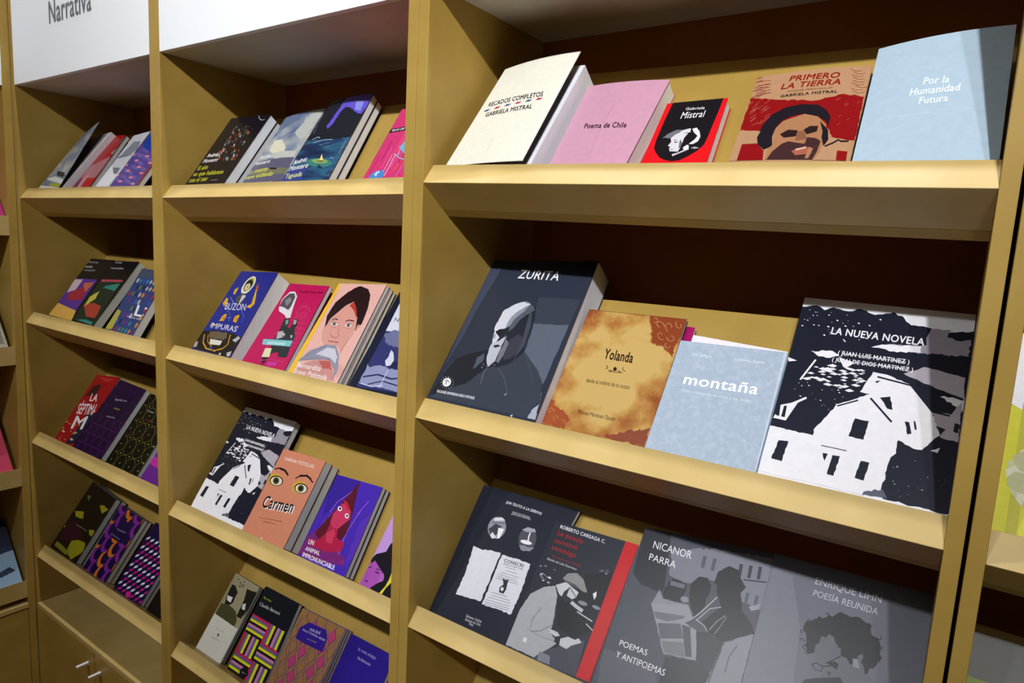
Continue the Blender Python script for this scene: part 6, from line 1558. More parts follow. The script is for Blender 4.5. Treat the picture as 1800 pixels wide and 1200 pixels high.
[0,'c0bc50',9,0,[960,60,955,67,945,67,940,60,945,53,955,53]],
[0,'16130f',1,0,[51,280,50,281,50,279]],
[1,'8c8a28',4,0.7,[200,280,180,335,125,375,50,390,0,375,0,335,0,280,0,225,0,185,50,170,125,185,180,225,200,280]],
[0,'c0bc50',5,0,[212,390,206,399,194,399,188,390,194,381,206,381]],
[0,'c0bc50',5,0,[60,280,55,287,45,287,40,280,45,273,55,273]],
[0,'16130f',1,0,[351,280,350,281,350,279]],
[1,'8c8a28',6,0.7,[500,280,480,335,425,375,350,390,275,375,220,335,200,280,220,225,275,185,350,170,425,185,480,225,500,280]],
[0,'c0bc50',7,0,[512,390,506,399,494,399,488,390,494,381,506,381]],
[0,'c0bc50',7,0,[360,280,355,287,345,287,340,280,345,273,355,273]],
[0,'16130f',1,0,[651,280,650,281,650,279]],
[1,'8c8a28',8,0.7,[800,280,780,335,725,375,650,390,575,375,520,335,500,280,520,225,575,185,650,170,725,185,780,225,800,280]],
[0,'c0bc50',9,0,[812,390,806,399,794,399,788,390,794,381,806,381]],
[0,'c0bc50',9,0,[660,280,655,287,645,287,640,280,645,273,655,273]],
[0,'16130f',1,0,[951,280,950,281,950,279]],
[1,'8c8a28',10,0.7,[1000,280,1000,335,1000,375,950,390,875,375,820,335,800,280,820,225,875,185,950,170,1000,185,1000,225,1000,280]],
[0,'c0bc50',11,0,[992,390,986,399,974,399,968,390,974,381,986,381]],
[0,'c0bc50',11,0,[960,280,955,287,945,287,940,280,945,273,955,273]],
[0,'16130f',1,0,[51,500,50,501,50,499]],
[1,'8c8a28',6,0.7,[200,500,180,555,125,595,50,610,0,595,0,555,0,500,0,445,0,405,50,390,125,405,180,445,200,500]],
[0,'c0bc50',7,0,[212,610,206,619,194,619,188,610,194,601,206,601]],
[0,'c0bc50',7,0,[60,500,55,507,45,507,40,500,45,493,55,493]],
[0,'16130f',1,0,[351,500,350,501,350,499]],
[1,'8c8a28',8,0.7,[500,500,480,555,425,595,350,610,275,595,220,555,200,500,220,445,275,405,350,390,425,405,480,445,500,500]],
[0,'c0bc50',9,0,[512,610,506,619,494,619,488,610,494,601,506,601]],
[0,'c0bc50',9,0,[360,500,355,507,345,507,340,500,345,493,355,493]],
[0,'16130f',1,0,[651,500,650,501,650,499]],
[1,'8c8a28',10,0.7,[800,500,780,555,725,595,650,610,575,595,520,555,500,500,520,445,575,405,650,390,725,405,780,445,800,500]],
[0,'c0bc50',11,0,[812,610,806,619,794,619,788,610,794,601,806,601]],
[0,'c0bc50',11,0,[660,500,655,507,645,507,640,500,645,493,655,493]],
[0,'16130f',1,0,[951,500,950,501,950,499]],
[1,'8c8a28',12,0.7,[1000,500,1000,555,1000,595,950,610,875,595,820,555,800,500,820,445,875,405,950,390,1000,405,1000,445,1000,500]],
[0,'c0bc50',13,0,[992,610,986,619,974,619,968,610,974,601,986,601]],
[0,'c0bc50',13,0,[960,500,955,507,945,507,940,500,945,493,955,493]],
[0,'16130f',1,0,[51,720,50,721,50,719]],
[1,'8c8a28',8,0.7,[200,720,180,775,125,815,50,830,0,815,0,775,0,720,0,665,0,625,50,610,125,625,180,665,200,720]],
[0,'c0bc50',9,0,[212,830,206,839,194,839,188,830,194,821,206,821]],
[0,'c0bc50',9,0,[60,720,55,727,45,727,40,720,45,713,55,713]],
[0,'16130f',1,0,[351,720,350,721,350,719]],
[1,'8c8a28',10,0.7,[500,720,480,775,425,815,350,830,275,815,220,775,200,720,220,665,275,625,350,610,425,625,480,665,500,720]],
[0,'c0bc50',11,0,[512,830,506,839,494,839,488,830,494,821,506,821]],
[0,'c0bc50',11,0,[360,720,355,727,345,727,340,720,345,713,355,713]],
[0,'16130f',1,0,[651,720,650,721,650,719]],
[1,'8c8a28',12,0.7,[800,720,780,775,725,815,650,830,575,815,520,775,500,720,520,665,575,625,650,610,725,625,780,665,800,720]],
[0,'c0bc50',13,0,[812,830,806,839,794,839,788,830,794,821,806,821]],
[0,'c0bc50',13,0,[660,720,655,727,645,727,640,720,645,713,655,713]],
[0,'16130f',1,0,[951,720,950,721,950,719]],
[1,'8c8a28',14,0.7,[1000,720,1000,775,1000,815,950,830,875,815,820,775,800,720,820,665,875,625,950,610,1000,625,1000,665,1000,720]],
[0,'c0bc50',15,0,[992,830,986,839,974,839,968,830,974,821,986,821]],
[0,'c0bc50',15,0,[960,720,955,727,945,727,940,720,945,713,955,713]],
[0,'16130f',1,0,[51,940,50,941,50,939]],
[1,'8c8a28',10,0.7,[200,940,180,995,125,1000,50,1000,0,1000,0,995,0,940,0,885,0,845,50,830,125,845,180,885,200,940]],
[0,'c0bc50',11,0,[212,980,206,989,194,989,188,980,194,971,206,971]],
[0,'c0bc50',11,0,[60,940,55,947,45,947,40,940,45,933,55,933]],
[0,'16130f',1,0,[351,940,350,941,350,939]],
[1,'8c8a28',12,0.7,[500,940,480,995,425,1000,350,1000,275,1000,220,995,200,940,220,885,275,845,350,830,425,845,480,885,500,940]],
[0,'c0bc50',13,0,[512,980,506,989,494,989,488,980,494,971,506,971]],
[0,'c0bc50',13,0,[360,940,355,947,345,947,340,940,345,933,355,933]],
[0,'16130f',1,0,[651,940,650,941,650,939]],
[1,'8c8a28',14,0.7,[800,940,780,995,725,1000,650,1000,575,1000,520,995,500,940,520,885,575,845,650,830,725,845,780,885,800,940]],
[0,'c0bc50',15,0,[812,980,806,989,794,989,788,980,794,971,806,971]],
[0,'c0bc50',15,0,[660,940,655,947,645,947,640,940,645,933,655,933]],
[0,'16130f',1,0,[951,940,950,941,950,939]],
[1,'8c8a28',16,0.7,[1000,940,1000,995,1000,1000,950,1000,875,1000,820,995,800,940,820,885,875,845,950,830,1000,845,1000,885,1000,940]],
[0,'c0bc50',17,0,[992,980,986,989,974,989,968,980,974,971,986,971]],
[0,'c0bc50',17,0,[960,940,955,947,945,947,940,940,945,933,955,933]],
[2, 'c0c0c4', 11, ['Los', 0, 0], [228, 765, 419, 766, 216, 791]],
[2, '903030', 13, ['cuentos', 0, 0], [315, 654, 591, 656, 303, 679]]],**{'n': 'ylines', 'k': (1, 3), 'c': [[-1.0348, 0.0, 0.022], [-1.0462, 0.1949, 0.022], [-0.9012, 0.1949, 0.022], [-0.8898, 0.0, 0.022]], 't': 0.018, 'm': 1, 'b': 0, 'blk': None, 'base': '16130f', 'inner': None, 'lab': 'black book with yellow interlaced circle lines', 'pg': 'd8dce2', 'ed': '100e0c', 'grp': 'books on the third shelf of the left bookcase'}),
dict(a=[[0,'b0243c',1,1,[0,350,1000,300,1000,750,0,700]],
[0,'c0309c',1,0,[0,200,1000,140,1000,240,0,300]]],**{'n': 'pinkpur', 'k': (1, 3), 'c': [[-0.874, 0.0, 0.022], [-0.874, 0.19, 0.022], [-0.744, 0.19, 0.022], [-0.744, 0.0, 0.022]], 't': 0.015, 'm': 1, 'b': 0, 'blk': None, 'base': '6a2a8c', 'inner': None, 'lab': 'purple book with a red and magenta band, on the third left shelf', 'pg': 'd8dce2', 'ed': '4a1a60', 'grp': 'books on the third shelf of the left bookcase'}),
dict(a=[[0,'a09a20',1,0.8,[654,802,777,836,980,825,873,729]],
[0,'a09a20',1,0.8,[37,549,320,611,425,526,181,492]],
[0,'a09a20',1,0.8,[14,320,148,340,272,293,97,263]],
[0,'a09a20',1,0.8,[501,211,689,275,927,288,1000,208,1000,167,813,8,544,65]],
[0,'a09a20',1,0.8,[798,463,970,492,994,401,882,405]],
[0,'3a1420',2,1,[35,405,364,461,790,317,472,203,87,135]],
[0,'8a8428',2,0,[96,107,314,100,602,80,619,22,96,45]],
[0,'6a6a30',1,0,[100,812,238,835,246,754]],
[2, 'a8a498', 3, ['Novela breve', 0, 0], [363, 412, 764, 422, 353, 432]]],**{'n': 'darkyel', 'k': (1, 4), 'c': [[-1.3738, 0.0, 0.013], [-1.3805, 0.1978, 0.013], [-1.2254, 0.1838, 0.013], [-1.2183, 0.0, 0.013]], 't': 0.036, 'm': 2, 'b': 0, 'blk': None, 'base': '22180e', 'inner': None, 'lab': 'dark brown book with olive-yellow patches', 'pg': 'd8dce2', 'ed': '1a140e', 'grp': 'books on the lowest shelf of the left bookcase'}),
dict(a=[[0,'e07a1c',1,0,[155,50,140,102,97,144,34,167,0,167,0,144,0,102,0,50,0,0,0,0,0,0,34,0,97,0,140,0]],
[0,'201248',2,0,[175,80,163,121,130,154,82,173,28,173,0,154,0,121,0,80,0,39,0,6,28,0,82,0,130,6,163,39]],
[0,'8a2ca0',3,0,[475,50,460,102,417,144,354,167,286,167,223,144,180,102,165,50,180,0,223,0,286,0,354,0,417,0,460,0]],
[0,'201248',4,0,[495,80,483,121,450,154,402,173,348,173,300,154,267,121,255,80,267,39,300,6,348,0,402,0,450,6,483,39]],
[0,'e07a1c',5,0,[795,50,780,102,737,144,674,167,606,167,543,144,500,102,485,50,500,0,543,0,606,0,674,0,737,0,780,0]],
[0,'201248',6,0,[815,80,803,121,770,154,722,173,668,173,620,154,587,121,575,80,587,39,620,6,668,0,722,0,770,6,803,39]],
[0,'8a2ca0',7,0,[1000,50,1000,102,1000,144,994,167,926,167,863,144,820,102,805,50,820,0,863,0,926,0,994,0,1000,0,1000,0]],
[0,'201248',8,0,[1000,80,1000,121,1000,154,1000,173,988,173,940,154,907,121,895,80,907,39,940,6,988,0,1000,0,1000,6,1000,39]],
[0,'8a2ca0',5,0,[315,240,300,292,257,334,194,357,126,357,63,334,20,292,5,240,20,188,63,146,126,123,194,123,257,146,300,188]],
[0,'201248',6,0,[335,270,323,311,290,344,242,363,188,363,140,344,107,311,95,270,107,229,140,196,188,177,242,177,290,196,323,229]],
[0,'e07a1c',7,0,[635,240,620,292,577,334,514,357,446,357,383,334,340,292,325,240,340,188,383,146,446,123,514,123,577,146,620,188]],
[0,'201248',8,0,[655,270,643,311,610,344,562,363,508,363,460,344,427,311,415,270,427,229,460,196,508,177,562,177,610,196,643,229]],
[0,'8a2ca0',9,0,[955,240,940,292,897,334,834,357,766,357,703,334,660,292,645,240,660,188,703,146,766,123,834,123,897,146,940,188]],
[0,'201248',10,0,[975,270,963,311,930,344,882,363,828,363,780,344,747,311,735,270,747,229,780,196,828,177,882,177,930,196,963,229]],
[0,'e07a1c',11,0,[1000,240,1000,292,1000,334,1000,357,1000,357,1000,334,980,292,965,240,980,188,1000,146,1000,123,1000,123,1000,146,1000,188]],
[0,'e07a1c',7,0,[155,430,140,482,97,524,34,547,0,547,0,524,0,482,0,430,0,378,0,336,0,313,34,313,97,336,140,378]],
[0,'201248',8,0,[175,460,163,501,130,534,82,553,28,553,0,534,0,501,0,460,0,419,0,386,28,367,82,367,130,386,163,419]],
[0,'8a2ca0',9,0,[475,430,460,482,417,524,354,547,286,547,223,524,180,482,165,430,180,378,223,336,286,313,354,313,417,336,460,378]],
[0,'201248',10,0,[495,460,483,501,450,534,402,553,348,553,300,534,267,501,255,460,267,419,300,386,348,367,402,367,450,386,483,419]],
[0,'e07a1c',11,0,[795,430,780,482,737,524,674,547,606,547,543,524,500,482,485,430,500,378,543,336,606,313,674,313,737,336,780,378]],
[0,'201248',12,0,[815,460,803,501,770,534,722,553,668,553,620,534,587,501,575,460,587,419,620,386,668,367,722,367,770,386,803,419]],
[0,'8a2ca0',13,0,[1000,430,1000,482,1000,524,994,547,926,547,863,524,820,482,805,430,820,378,863,336,926,313,994,313,1000,336,1000,378]],
[0,'201248',14,0,[1000,460,1000,501,1000,534,1000,553,988,553,940,534,907,501,895,460,907,419,940,386,988,367,1000,367,1000,386,1000,419]],
[0,'8a2ca0',11,0,[315,620,300,672,257,714,194,737,126,737,63,714,20,672,5,620,20,568,63,526,126,503,194,503,257,526,300,568]],
[0,'201248',12,0,[335,650,323,691,290,724,242,743,188,743,140,724,107,691,95,650,107,609,140,576,188,557,242,557,290,576,323,609]],
[0,'e07a1c',13,0,[635,620,620,672,577,714,514,737,446,737,383,714,340,672,325,620,340,568,383,526,446,503,514,503,577,526,620,568]],
[0,'201248',14,0,[655,650,643,691,610,724,562,743,508,743,460,724,427,691,415,650,427,609,460,576,508,557,562,557,610,576,643,609]],
[0,'8a2ca0',15,0,[955,620,940,672,897,714,834,737,766,737,703,714,660,672,645,620,660,568,703,526,766,503,834,503,897,526,940,568]],
[0,'201248',16,0,[975,650,963,691,930,724,882,743,828,743,780,724,747,691,735,650,747,609,780,576,828,557,882,557,930,576,963,609]],
[0,'e07a1c',17,0,[1000,620,1000,672,1000,714,1000,737,1000,737,1000,714,980,672,965,620,980,568,1000,526,1000,503,1000,503,1000,526,1000,568]],
[0,'e07a1c',13,0,[155,810,140,862,97,904,34,927,0,927,0,904,0,862,0,810,0,758,0,716,0,693,34,693,97,716,140,758]],
[0,'201248',14,0,[175,840,163,881,130,914,82,933,28,933,0,914,0,881,0,840,0,799,0,766,28,747,82,747,130,766,163,799]],
[0,'8a2ca0',15,0,[475,810,460,862,417,904,354,927,286,927,223,904,180,862,165,810,180,758,223,716,286,693,354,693,417,716,460,758]],
[0,'201248',16,0,[495,840,483,881,450,914,402,933,348,933,300,914,267,881,255,840,267,799,300,766,348,747,402,747,450,766,483,799]],
[0,'e07a1c',17,0,[795,810,780,862,737,904,674,927,606,927,543,904,500,862,485,810,500,758,543,716,606,693,674,693,737,716,780,758]],
[0,'201248',18,0,[815,840,803,881,770,914,722,933,668,933,620,914,587,881,575,840,587,799,620,766,668,747,722,747,770,766,803,799]],
[0,'8a2ca0',19,0,[1000,810,1000,862,1000,904,994,927,926,927,863,904,820,862,805,810,820,758,863,716,926,693,994,693,1000,716,1000,758]],
[0,'201248',20,0,[1000,840,1000,881,1000,914,1000,933,988,933,940,914,907,881,895,840,907,799,940,766,988,747,1000,747,1000,766,1000,799]],
[0,'8a2ca0',17,0,[315,1000,300,1000,257,1000,194,1000,126,1000,63,1000,20,1000,5,1000,20,948,63,906,126,883,194,883,257,906,300,948]],
[0,'201248',18,0,[335,1000,323,1000,290,1000,242,1000,188,1000,140,1000,107,1000,95,1000,107,989,140,956,188,937,242,937,290,956,323,989]],
[0,'e07a1c',19,0,[635,1000,620,1000,577,1000,514,1000,446,1000,383,1000,340,1000,325,1000,340,948,383,906,446,883,514,883,577,906,620,948]],
[0,'201248',20,0,[655,1000,643,1000,610,1000,562,1000,508,1000,460,1000,427,1000,415,1000,427,989,460,956,508,937,562,937,610,956,643,989]],
[0,'8a2ca0',21,0,[955,1000,940,1000,897,1000,834,1000,766,1000,703,1000,660,1000,645,1000,660,948,703,906,766,883,834,883,897,906,940,948]],
[0,'201248',22,0,[975,1000,963,1000,930,1000,882,1000,828,1000,780,1000,747,1000,735,1000,747,989,780,956,828,937,882,937,930,956,963,989]],
[0,'e07a1c',23,0,[1000,1000,1000,1000,1000,1000,1000,1000,1000,1000,1000,1000,980,1000,965,1000,980,948,1000,906,1000,883,1000,883,1000,906,1000,948]],
[0,'201248',19,0,[300,550,780,550,780,850,300,850]],
[2, 'a8a4c0', 20, ['Cuentos', 0, 0], [380, 675, 701, 703, 360, 703]],
[2, 'a8a4c0', 20, ['de invierno', 0, 0], [263, 582, 634, 582, 251, 605]]],**{'n': 'circles', 'k': (1, 4), 'c': [[-1.186, 0.0, 0.02], [-1.2001, 0.1777, 0.02], [-1.0658, 0.1697, 0.02], [-1.064, 0.0, 0.02]], 't': 0.028, 'm': 2, 'b': 0, 'blk': None, 'base': '251650', 'inner': None, 'lab': 'navy book with orange and purple crescents', 'pg': 'd8dce2', 'ed': '181038', 'grp': 'books on the lowest shelf of the left bookcase'}),
dict(a=[[0,'c81c84',1,0,[130,10,215,45,215,80,130,48]],
[0,'c81c84',1,0,[290,10,375,45,375,80,290,48]],
[0,'c81c84',1,0,[450,10,535,45,535,80,450,48]],
[0,'c81c84',1,0,[610,10,695,45,695,80,610,48]],
[0,'c81c84',1,0,[770,10,855,45,855,80,770,48]],
[0,'c81c84',1,0,[930,10,1000,39,1000,74,930,48]],
[0,'e2e6f4',2,0,[50,76,135,111,135,146,50,114]],
[0,'e2e6f4',2,0,[210,76,295,111,295,146,210,114]],
[0,'e2e6f4',2,0,[370,76,455,111,455,146,370,114]],
[0,'e2e6f4',2,0,[530,76,615,111,615,146,530,114]],
[0,'e2e6f4',2,0,[690,76,775,111,775,146,690,114]],
[0,'e2e6f4',2,0,[850,76,935,111,935,146,850,114]],
[0,'c81c84',3,0,[130,142,215,177,215,212,130,180]],
[0,'c81c84',3,0,[290,142,375,177,375,212,290,180]],
[0,'c81c84',3,0,[450,142,535,177,535,212,450,180]],
[0,'c81c84',3,0,[610,142,695,177,695,212,610,180]],
[0,'c81c84',3,0,[770,142,855,177,855,212,770,180]],
[0,'c81c84',3,0,[930,142,1000,171,1000,206,930,180]],
[0,'e2e6f4',4,0,[50,208,135,243,135,278,50,246]],
[0,'e2e6f4',4,0,[210,208,295,243,295,278,210,246]],
[0,'e2e6f4',4,0,[370,208,455,243,455,278,370,246]],
[0,'e2e6f4',4,0,[530,208,615,243,615,278,530,246]],
[0,'e2e6f4',4,0,[690,208,775,243,775,278,690,246]],
[0,'e2e6f4',4,0,[850,208,935,243,935,278,850,246]],
[0,'c81c84',5,0,[130,274,215,309,215,344,130,312]],
[0,'c81c84',5,0,[290,274,375,309,375,344,290,312]],
[0,'c81c84',5,0,[450,274,535,309,535,344,450,312]],
[0,'c81c84',5,0,[610,274,695,309,695,344,610,312]],
[0,'c81c84',5,0,[770,274,855,309,855,344,770,312]],
[0,'c81c84',5,0,[930,274,1000,303,1000,338,930,312]],
[0,'e2e6f4',6,0,[50,340,135,375,135,410,50,378]],
[0,'e2e6f4',6,0,[210,340,295,375,295,410,210,378]],
[0,'e2e6f4',6,0,[370,340,455,375,455,410,370,378]],
[0,'e2e6f4',6,0,[530,340,615,375,615,410,530,378]],
[0,'e2e6f4',6,0,[690,340,775,375,775,410,690,378]],
[0,'e2e6f4',6,0,[850,340,935,375,935,410,850,378]],
[0,'c81c84',7,0,[130,406,215,441,215,476,130,444]],
[0,'c81c84',7,0,[290,406,375,441,375,476,290,444]],
[0,'c81c84',7,0,[450,406,535,441,535,476,450,444]],
[0,'c81c84',7,0,[610,406,695,441,695,476,610,444]],
[0,'c81c84',7,0,[770,406,855,441,855,476,770,444]],
[0,'c81c84',7,0,[930,406,1000,435,1000,470,930,444]],
[0,'e2e6f4',8,0,[50,472,135,507,135,542,50,510]],
[0,'e2e6f4',8,0,[210,472,295,507,295,542,210,510]],
[0,'e2e6f4',8,0,[370,472,455,507,455,542,370,510]],
[0,'e2e6f4',8,0,[530,472,615,507,615,542,530,510]],
[0,'e2e6f4',8,0,[690,472,775,507,775,542,690,510]],
[0,'e2e6f4',8,0,[850,472,935,507,935,542,850,510]],
[0,'c81c84',9,0,[130,538,215,573,215,608,130,576]],
[0,'c81c84',9,0,[290,538,375,573,375,608,290,576]],
[0,'c81c84',9,0,[450,538,535,573,535,608,450,576]],
[0,'c81c84',9,0,[610,538,695,573,695,608,610,576]],
[0,'c81c84',9,0,[770,538,855,573,855,608,770,576]],
[0,'c81c84',9,0,[930,538,1000,567,1000,602,930,576]],
[0,'e2e6f4',10,0,[50,604,135,639,135,674,50,642]],
[0,'e2e6f4',10,0,[210,604,295,639,295,674,210,642]],
[0,'e2e6f4',10,0,[370,604,455,639,455,674,370,642]],
[0,'e2e6f4',10,0,[530,604,615,639,615,674,530,642]],
[0,'e2e6f4',10,0,[690,604,775,639,775,674,690,642]],
[0,'e2e6f4',10,0,[850,604,935,639,935,674,850,642]],
[0,'c81c84',11,0,[130,670,215,705,215,740,130,708]],
[0,'c81c84',11,0,[290,670,375,705,375,740,290,708]],
[0,'c81c84',11,0,[450,670,535,705,535,740,450,708]],
[0,'c81c84',11,0,[610,670,695,705,695,740,610,708]],
[0,'c81c84',11,0,[770,670,855,705,855,740,770,708]],
[0,'c81c84',11,0,[930,670,1000,699,1000,734,930,708]],
[0,'e2e6f4',12,0,[50,736,135,771,135,806,50,774]],
[0,'e2e6f4',12,0,[210,736,295,771,295,806,210,774]],
[0,'e2e6f4',12,0,[370,736,455,771,455,806,370,774]],
[0,'e2e6f4',12,0,[530,736,615,771,615,806,530,774]],
[0,'e2e6f4',12,0,[690,736,775,771,775,806,690,774]],
[0,'e2e6f4',12,0,[850,736,935,771,935,806,850,774]],
[0,'d42c90',3,0,[598,47,569,67,519,77,466,73,431,57,427,34,456,14,507,4,559,8,594,24]]],**{'n': 'diamwp', 'k': (1, 4), 'c': [[-1.0185, 0.0, 0.02], [-1.0163, 0.178, 0.02], [-0.8863, 0.178, 0.02], [-0.8885, 0.0, 0.02]], 't': 0.026, 'm': 2, 'b': 0, 'blk': None, 'base': '1c1040', 'inner': None, 'lab': 'navy book with rows of white and pink slanted tiles', 'pg': 'd8dce2', 'ed': '140c30', 'grp': 'books on the lowest shelf of the left bookcase'}),
dict(a=[[0,'b07838',1,1.5,[0,300,250,300,300,500,100,550,0,500]]],**{'n': 'orblack', 'k': (1, 4), 'c': [[-0.8609, 0.0, 0.022], [-0.8609, 0.18, 0.022], [-0.7309, 0.18, 0.022], [-0.7309, 0.0, 0.022]], 't': 0.015, 'm': 1, 'b': 0, 'blk': None, 'base': '15120f', 'inner': None, 'lab': 'black book with a tan patch, lowest left shelf beside the upright', 'pg': 'd8dce2', 'ed': '100e0c', 'grp': 'books on the lowest shelf of the left bookcase'}),
dict(a=[],**{'n': 'magbehind', 'k': (3, 2), 'c': [[0.245, 0, 0.035], [0.245, 0.196, 0.035], [0.3715, 0.196, 0.035], [0.3715, 0, 0.035]], 't': 0.01, 'm': 1, 'b': 0, 'blk': None, 'base': 'a81464', 'inner': None, 'lab': 'magenta book mostly hidden behind the golden brown one', 'pg': 'e8e4ec', 'ed': '7a0c48', 'grp': 'books on the middle shelf of the right bookcase'}),
dict(a=[],**{'n': 'whitebehind', 'k': (3, 2), 'c': [[0.374, 0, 0.0315], [0.374, 0.182, 0.0315], [0.4965, 0.174, 0.0315], [0.4965, 0, 0.0315]], 't': 0.012, 'm': 1, 'b': 0, 'blk': None, 'base': 'f0ecf2', 'inner': None, 'lab': 'white book just showing above the light grey-blue book', 'pg': 'f0ecf2', 'ed': 'e0dce4', 'grp': 'books on the middle shelf of the right bookcase'}),
dict(a=[[0,'f4f5fb',1,0,[0,640,180,560,420,560,700,580,1000,640,1000,1000,0,1000]],
[0,'c2be4c',1,0,[60,0,110,0,120,640,80,640]],
[0,'e2e070',1,0,[180,0,210,0,230,560,190,560]],
[0,'cfd0a8',2,0,[571,300,546,330,503,348,449,341,419,317,412,282,454,254,503,253,553,264]],
[0,'dcdcc0',3,0,[552,333,545,363,497,382,445,379,420,348,408,316,444,295,497,281,538,297]],
[0,'c0c298',4,0,[551,365,519,393,482,417,429,406,395,382,396,349,431,322,481,309,531,332]],
[0,'cfd0a8',2,0,[512,392,497,425,455,436,409,439,375,408,363,375,401,349,455,347,501,357]],
[0,'dcdcc0',3,0,[478,415,463,444,419,463,366,461,332,431,336,399,373,376,420,360,469,380]],
[0,'c0c298',4,0,[444,430,428,466,381,485,334,473,289,448,290,415,330,390,380,380,418,400]],
[0,'cfd0a8',2,0,[403,438,380,469,334,490,285,484,254,457,256,420,283,396,336,387,376,406]],
[0,'dcdcc0',3,0,[348,438,336,467,290,486,243,482,214,455,213,423,240,392,288,393,336,403]],
[0,'c0c298',4,0,[302,430,284,464,244,477,190,471,159,447,162,413,197,384,244,384,283,400]],
[0,'cfd0a8',2,0,[266,415,244,450,203,464,150,454,120,432,129,398,152,372,205,370,245,386]],
[0,'dcdcc0',3,0,[234,392,216,422,171,445,118,432,86,409,91,373,115,354,171,342,213,362]],
[0,'c0c298',4,0,[205,365,195,396,144,415,97,408,59,383,68,348,97,318,145,321,195,329]],
[0,'cfd0a8',2,0,[190,333,175,362,127,381,80,380,41,351,44,315,81,290,127,279,166,298]],
[0,'dcdcc0',3,0,[180,299,169,334,122,346,75,340,35,315,38,284,74,257,124,249,160,269]],
[0,'c0c298',4,0,[183,266,175,302,127,312,75,311,48,284,46,248,81,226,129,218,169,232]],
[0,'cfd0a8',2,0,[215,234,192,264,146,278,90,280,55,254,65,218,92,193,144,188,194,199]],
[0,'dcdcc0',3,0,[230,207,214,238,170,258,122,251,95,223,90,191,118,165,171,152,211,171]],
[0,'c0c298',4,0,[267,184,255,215,205,236,153,224,129,201,117,168,154,143,206,130,248,148]],
[0,'cfd0a8',2,0,[301,169,287,198,245,218,195,211,166,185,158,152,193,122,246,114,286,138]],
[0,'dcdcc0',3,0,[355,161,334,193,289,216,241,200,210,177,209,144,243,119,289,110,330,132]],
[0,'c0c298',4,0,[405,161,384,196,335,211,281,208,251,176,253,141,288,119,337,112,376,130]],
[0,'cfd0a8',2,0,[436,169,426,201,379,221,327,212,296,185,305,152,329,130,381,123,421,140]],
[0,'dcdcc0',3,0,[491,184,458,220,419,229,369,226,330,200,329,168,369,136,421,130,468,156]],
[0,'c0c298',4,0,[524,207,505,236,455,255,404,246,376,224,376,190,408,168,455,158,499,173]],
[0,'cfd0a8',2,0,[547,234,521,270,480,286,434,280,403,252,393,216,431,187,482,190,525,199]],
[0,'dcdcc0',3,0,[557,266,546,296,498,317,451,314,418,282,415,249,450,221,498,217,545,233]],
[0,'2c2a20',6,0,[410,300,412,325,392,349,368,370,334,377,300,384,263,376,232,370,209,352,186,325,190,300,185,274,209,250,235,233,264,219,300,217,334,219,366,234,396,249,410,274]]],**{'n': 'wreath', 'k': (4, 2), 'c': [[0.7165, 0, 0.028], [0.7165, 0.235, 0.028], [0.9, 0.235, 0.028], [0.9, 0, 0.028]], 't': 0.014, 'm': 1, 'b': 0, 'blk': None, 'base': 'd8d548', 'inner': None, 'lab': 'yellow and white book with a woolly wreath, cut off by the right edge', 'pg': 'e8e8d8', 'ed': 'b8b43c', 'grp': 'books in the bookcase at the right edge'}),
dict(a=[[0,'6c6c64',1,0,[0,780,1000,780,1000,1000,0,1000]]],**{'n': 'green', 'k': (4, 3), 'c': [[0.7165, 0, 0.028], [0.7165, 0.225, 0.028], [0.87, 0.225, 0.028], [0.87, 0, 0.028]], 't': 0.014, 'm': 1, 'b': 0, 'blk': None, 'base': '8e9c2c', 'inner': None, 'lab': 'grey and green book at the bottom right corner', 'pg': 'd8d8d0', 'ed': '5c641c', 'grp': 'books in the bookcase at the right edge'}),
dict(a=[],**{'n': 'mag0', 'k': (0, 1), 'c': [[-0.15, 0, 0.015], [-0.15, 0.205, 0.015], [-0.022, 0.205, 0.015], [-0.022, 0, 0.015]], 't': 0.014, 'm': 1, 'b': 0, 'blk': None, 'base': 'a81c6c', 'inner': None, 'lab': 'magenta book showing only its dark edge at the left edge, top', 'pg': 'd8d4d8', 'ed': '2a0c1c', 'grp': 'books in the bookcase at the left edge'}),
dict(a=[[0,'7c786c',1,1,[700,100,950,80,960,400,800,500]]],**{'n': 'grey0', 'k': (0, 2), 'c': [[-0.16, 0, 0.015], [-0.16, 0.2, 0.015], [-0.03, 0.2, 0.015], [-0.03, 0, 0.015]], 't': 0.014, 'm': 1, 'b': 0, 'blk': None, 'base': 'a8a494', 'inner': None, 'lab': 'pale grey mottled book at the left edge, second from top', 'pg': 'd0ccc0', 'ed': '2a2a28', 'grp': 'books in the bookcase at the left edge'}),
dict(a=[],**{'n': 'pink0', 'k': (0, 3), 'c': [[-0.165, 0, 0.015], [-0.165, 0.2, 0.015], [-0.034, 0.2, 0.015], [-0.034, 0, 0.015]], 't': 0.014, 'm': 1, 'b': 0, 'blk': None, 'base': 'cc3f62', 'inner': None, 'lab': 'plain rose pink book at the left edge of the photo', 'pg': 'd8d0d0', 'ed': '5c1428', 'grp': 'books in the bookcase at the left edge'}),
dict(a=[[0,'1a2a48',1,1,[0,460,1000,500,1000,1000,0,1000]],
[0,'26384c',2,1,[300,150,700,160,950,200,860,270,650,230,400,250]]],**{'n': 'blue0', 'k': (0, 4), 'c': [[-0.16, 0, 0.015], [-0.16, 0.195, 0.015], [-0.026, 0.195, 0.015], [-0.026, 0, 0.015]], 't': 0.014, 'm': 1, 'b': 0, 'blk': None, 'base': '96b4d4', 'inner': None, 'lab': 'light blue book with a dark navy upper part, lowest at the left edge', 'pg': 'c8ccd4', 'ed': '1c2c48', 'grp': 'books in the bookcase at the left edge'})]

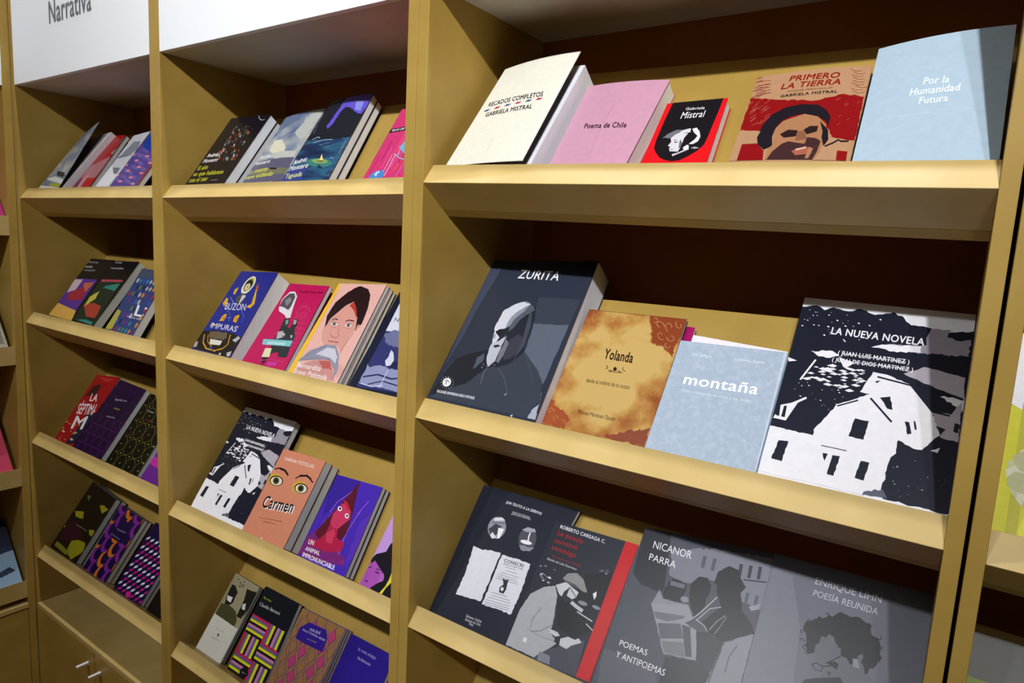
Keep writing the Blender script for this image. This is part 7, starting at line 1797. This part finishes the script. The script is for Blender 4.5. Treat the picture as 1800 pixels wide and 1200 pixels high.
BY = {b['n']: b for b in BOOKS}
rb = random.Random(11)
for b in BOOKS:
    if b['a'] == 'nueva': b['a'] = BY['nueva']['a']
    make_book(b)
    for k in range(1, b['m']):
        th = b['t']/b['m']; make_book(b, False, off=k*(th+.0003), dx=rb.uniform(-.002, .0015), label=['', 'second copy under the ', 'hindmost copy under the '][k]+' '.join(b['lab'].split()[:10]).rstrip(','))
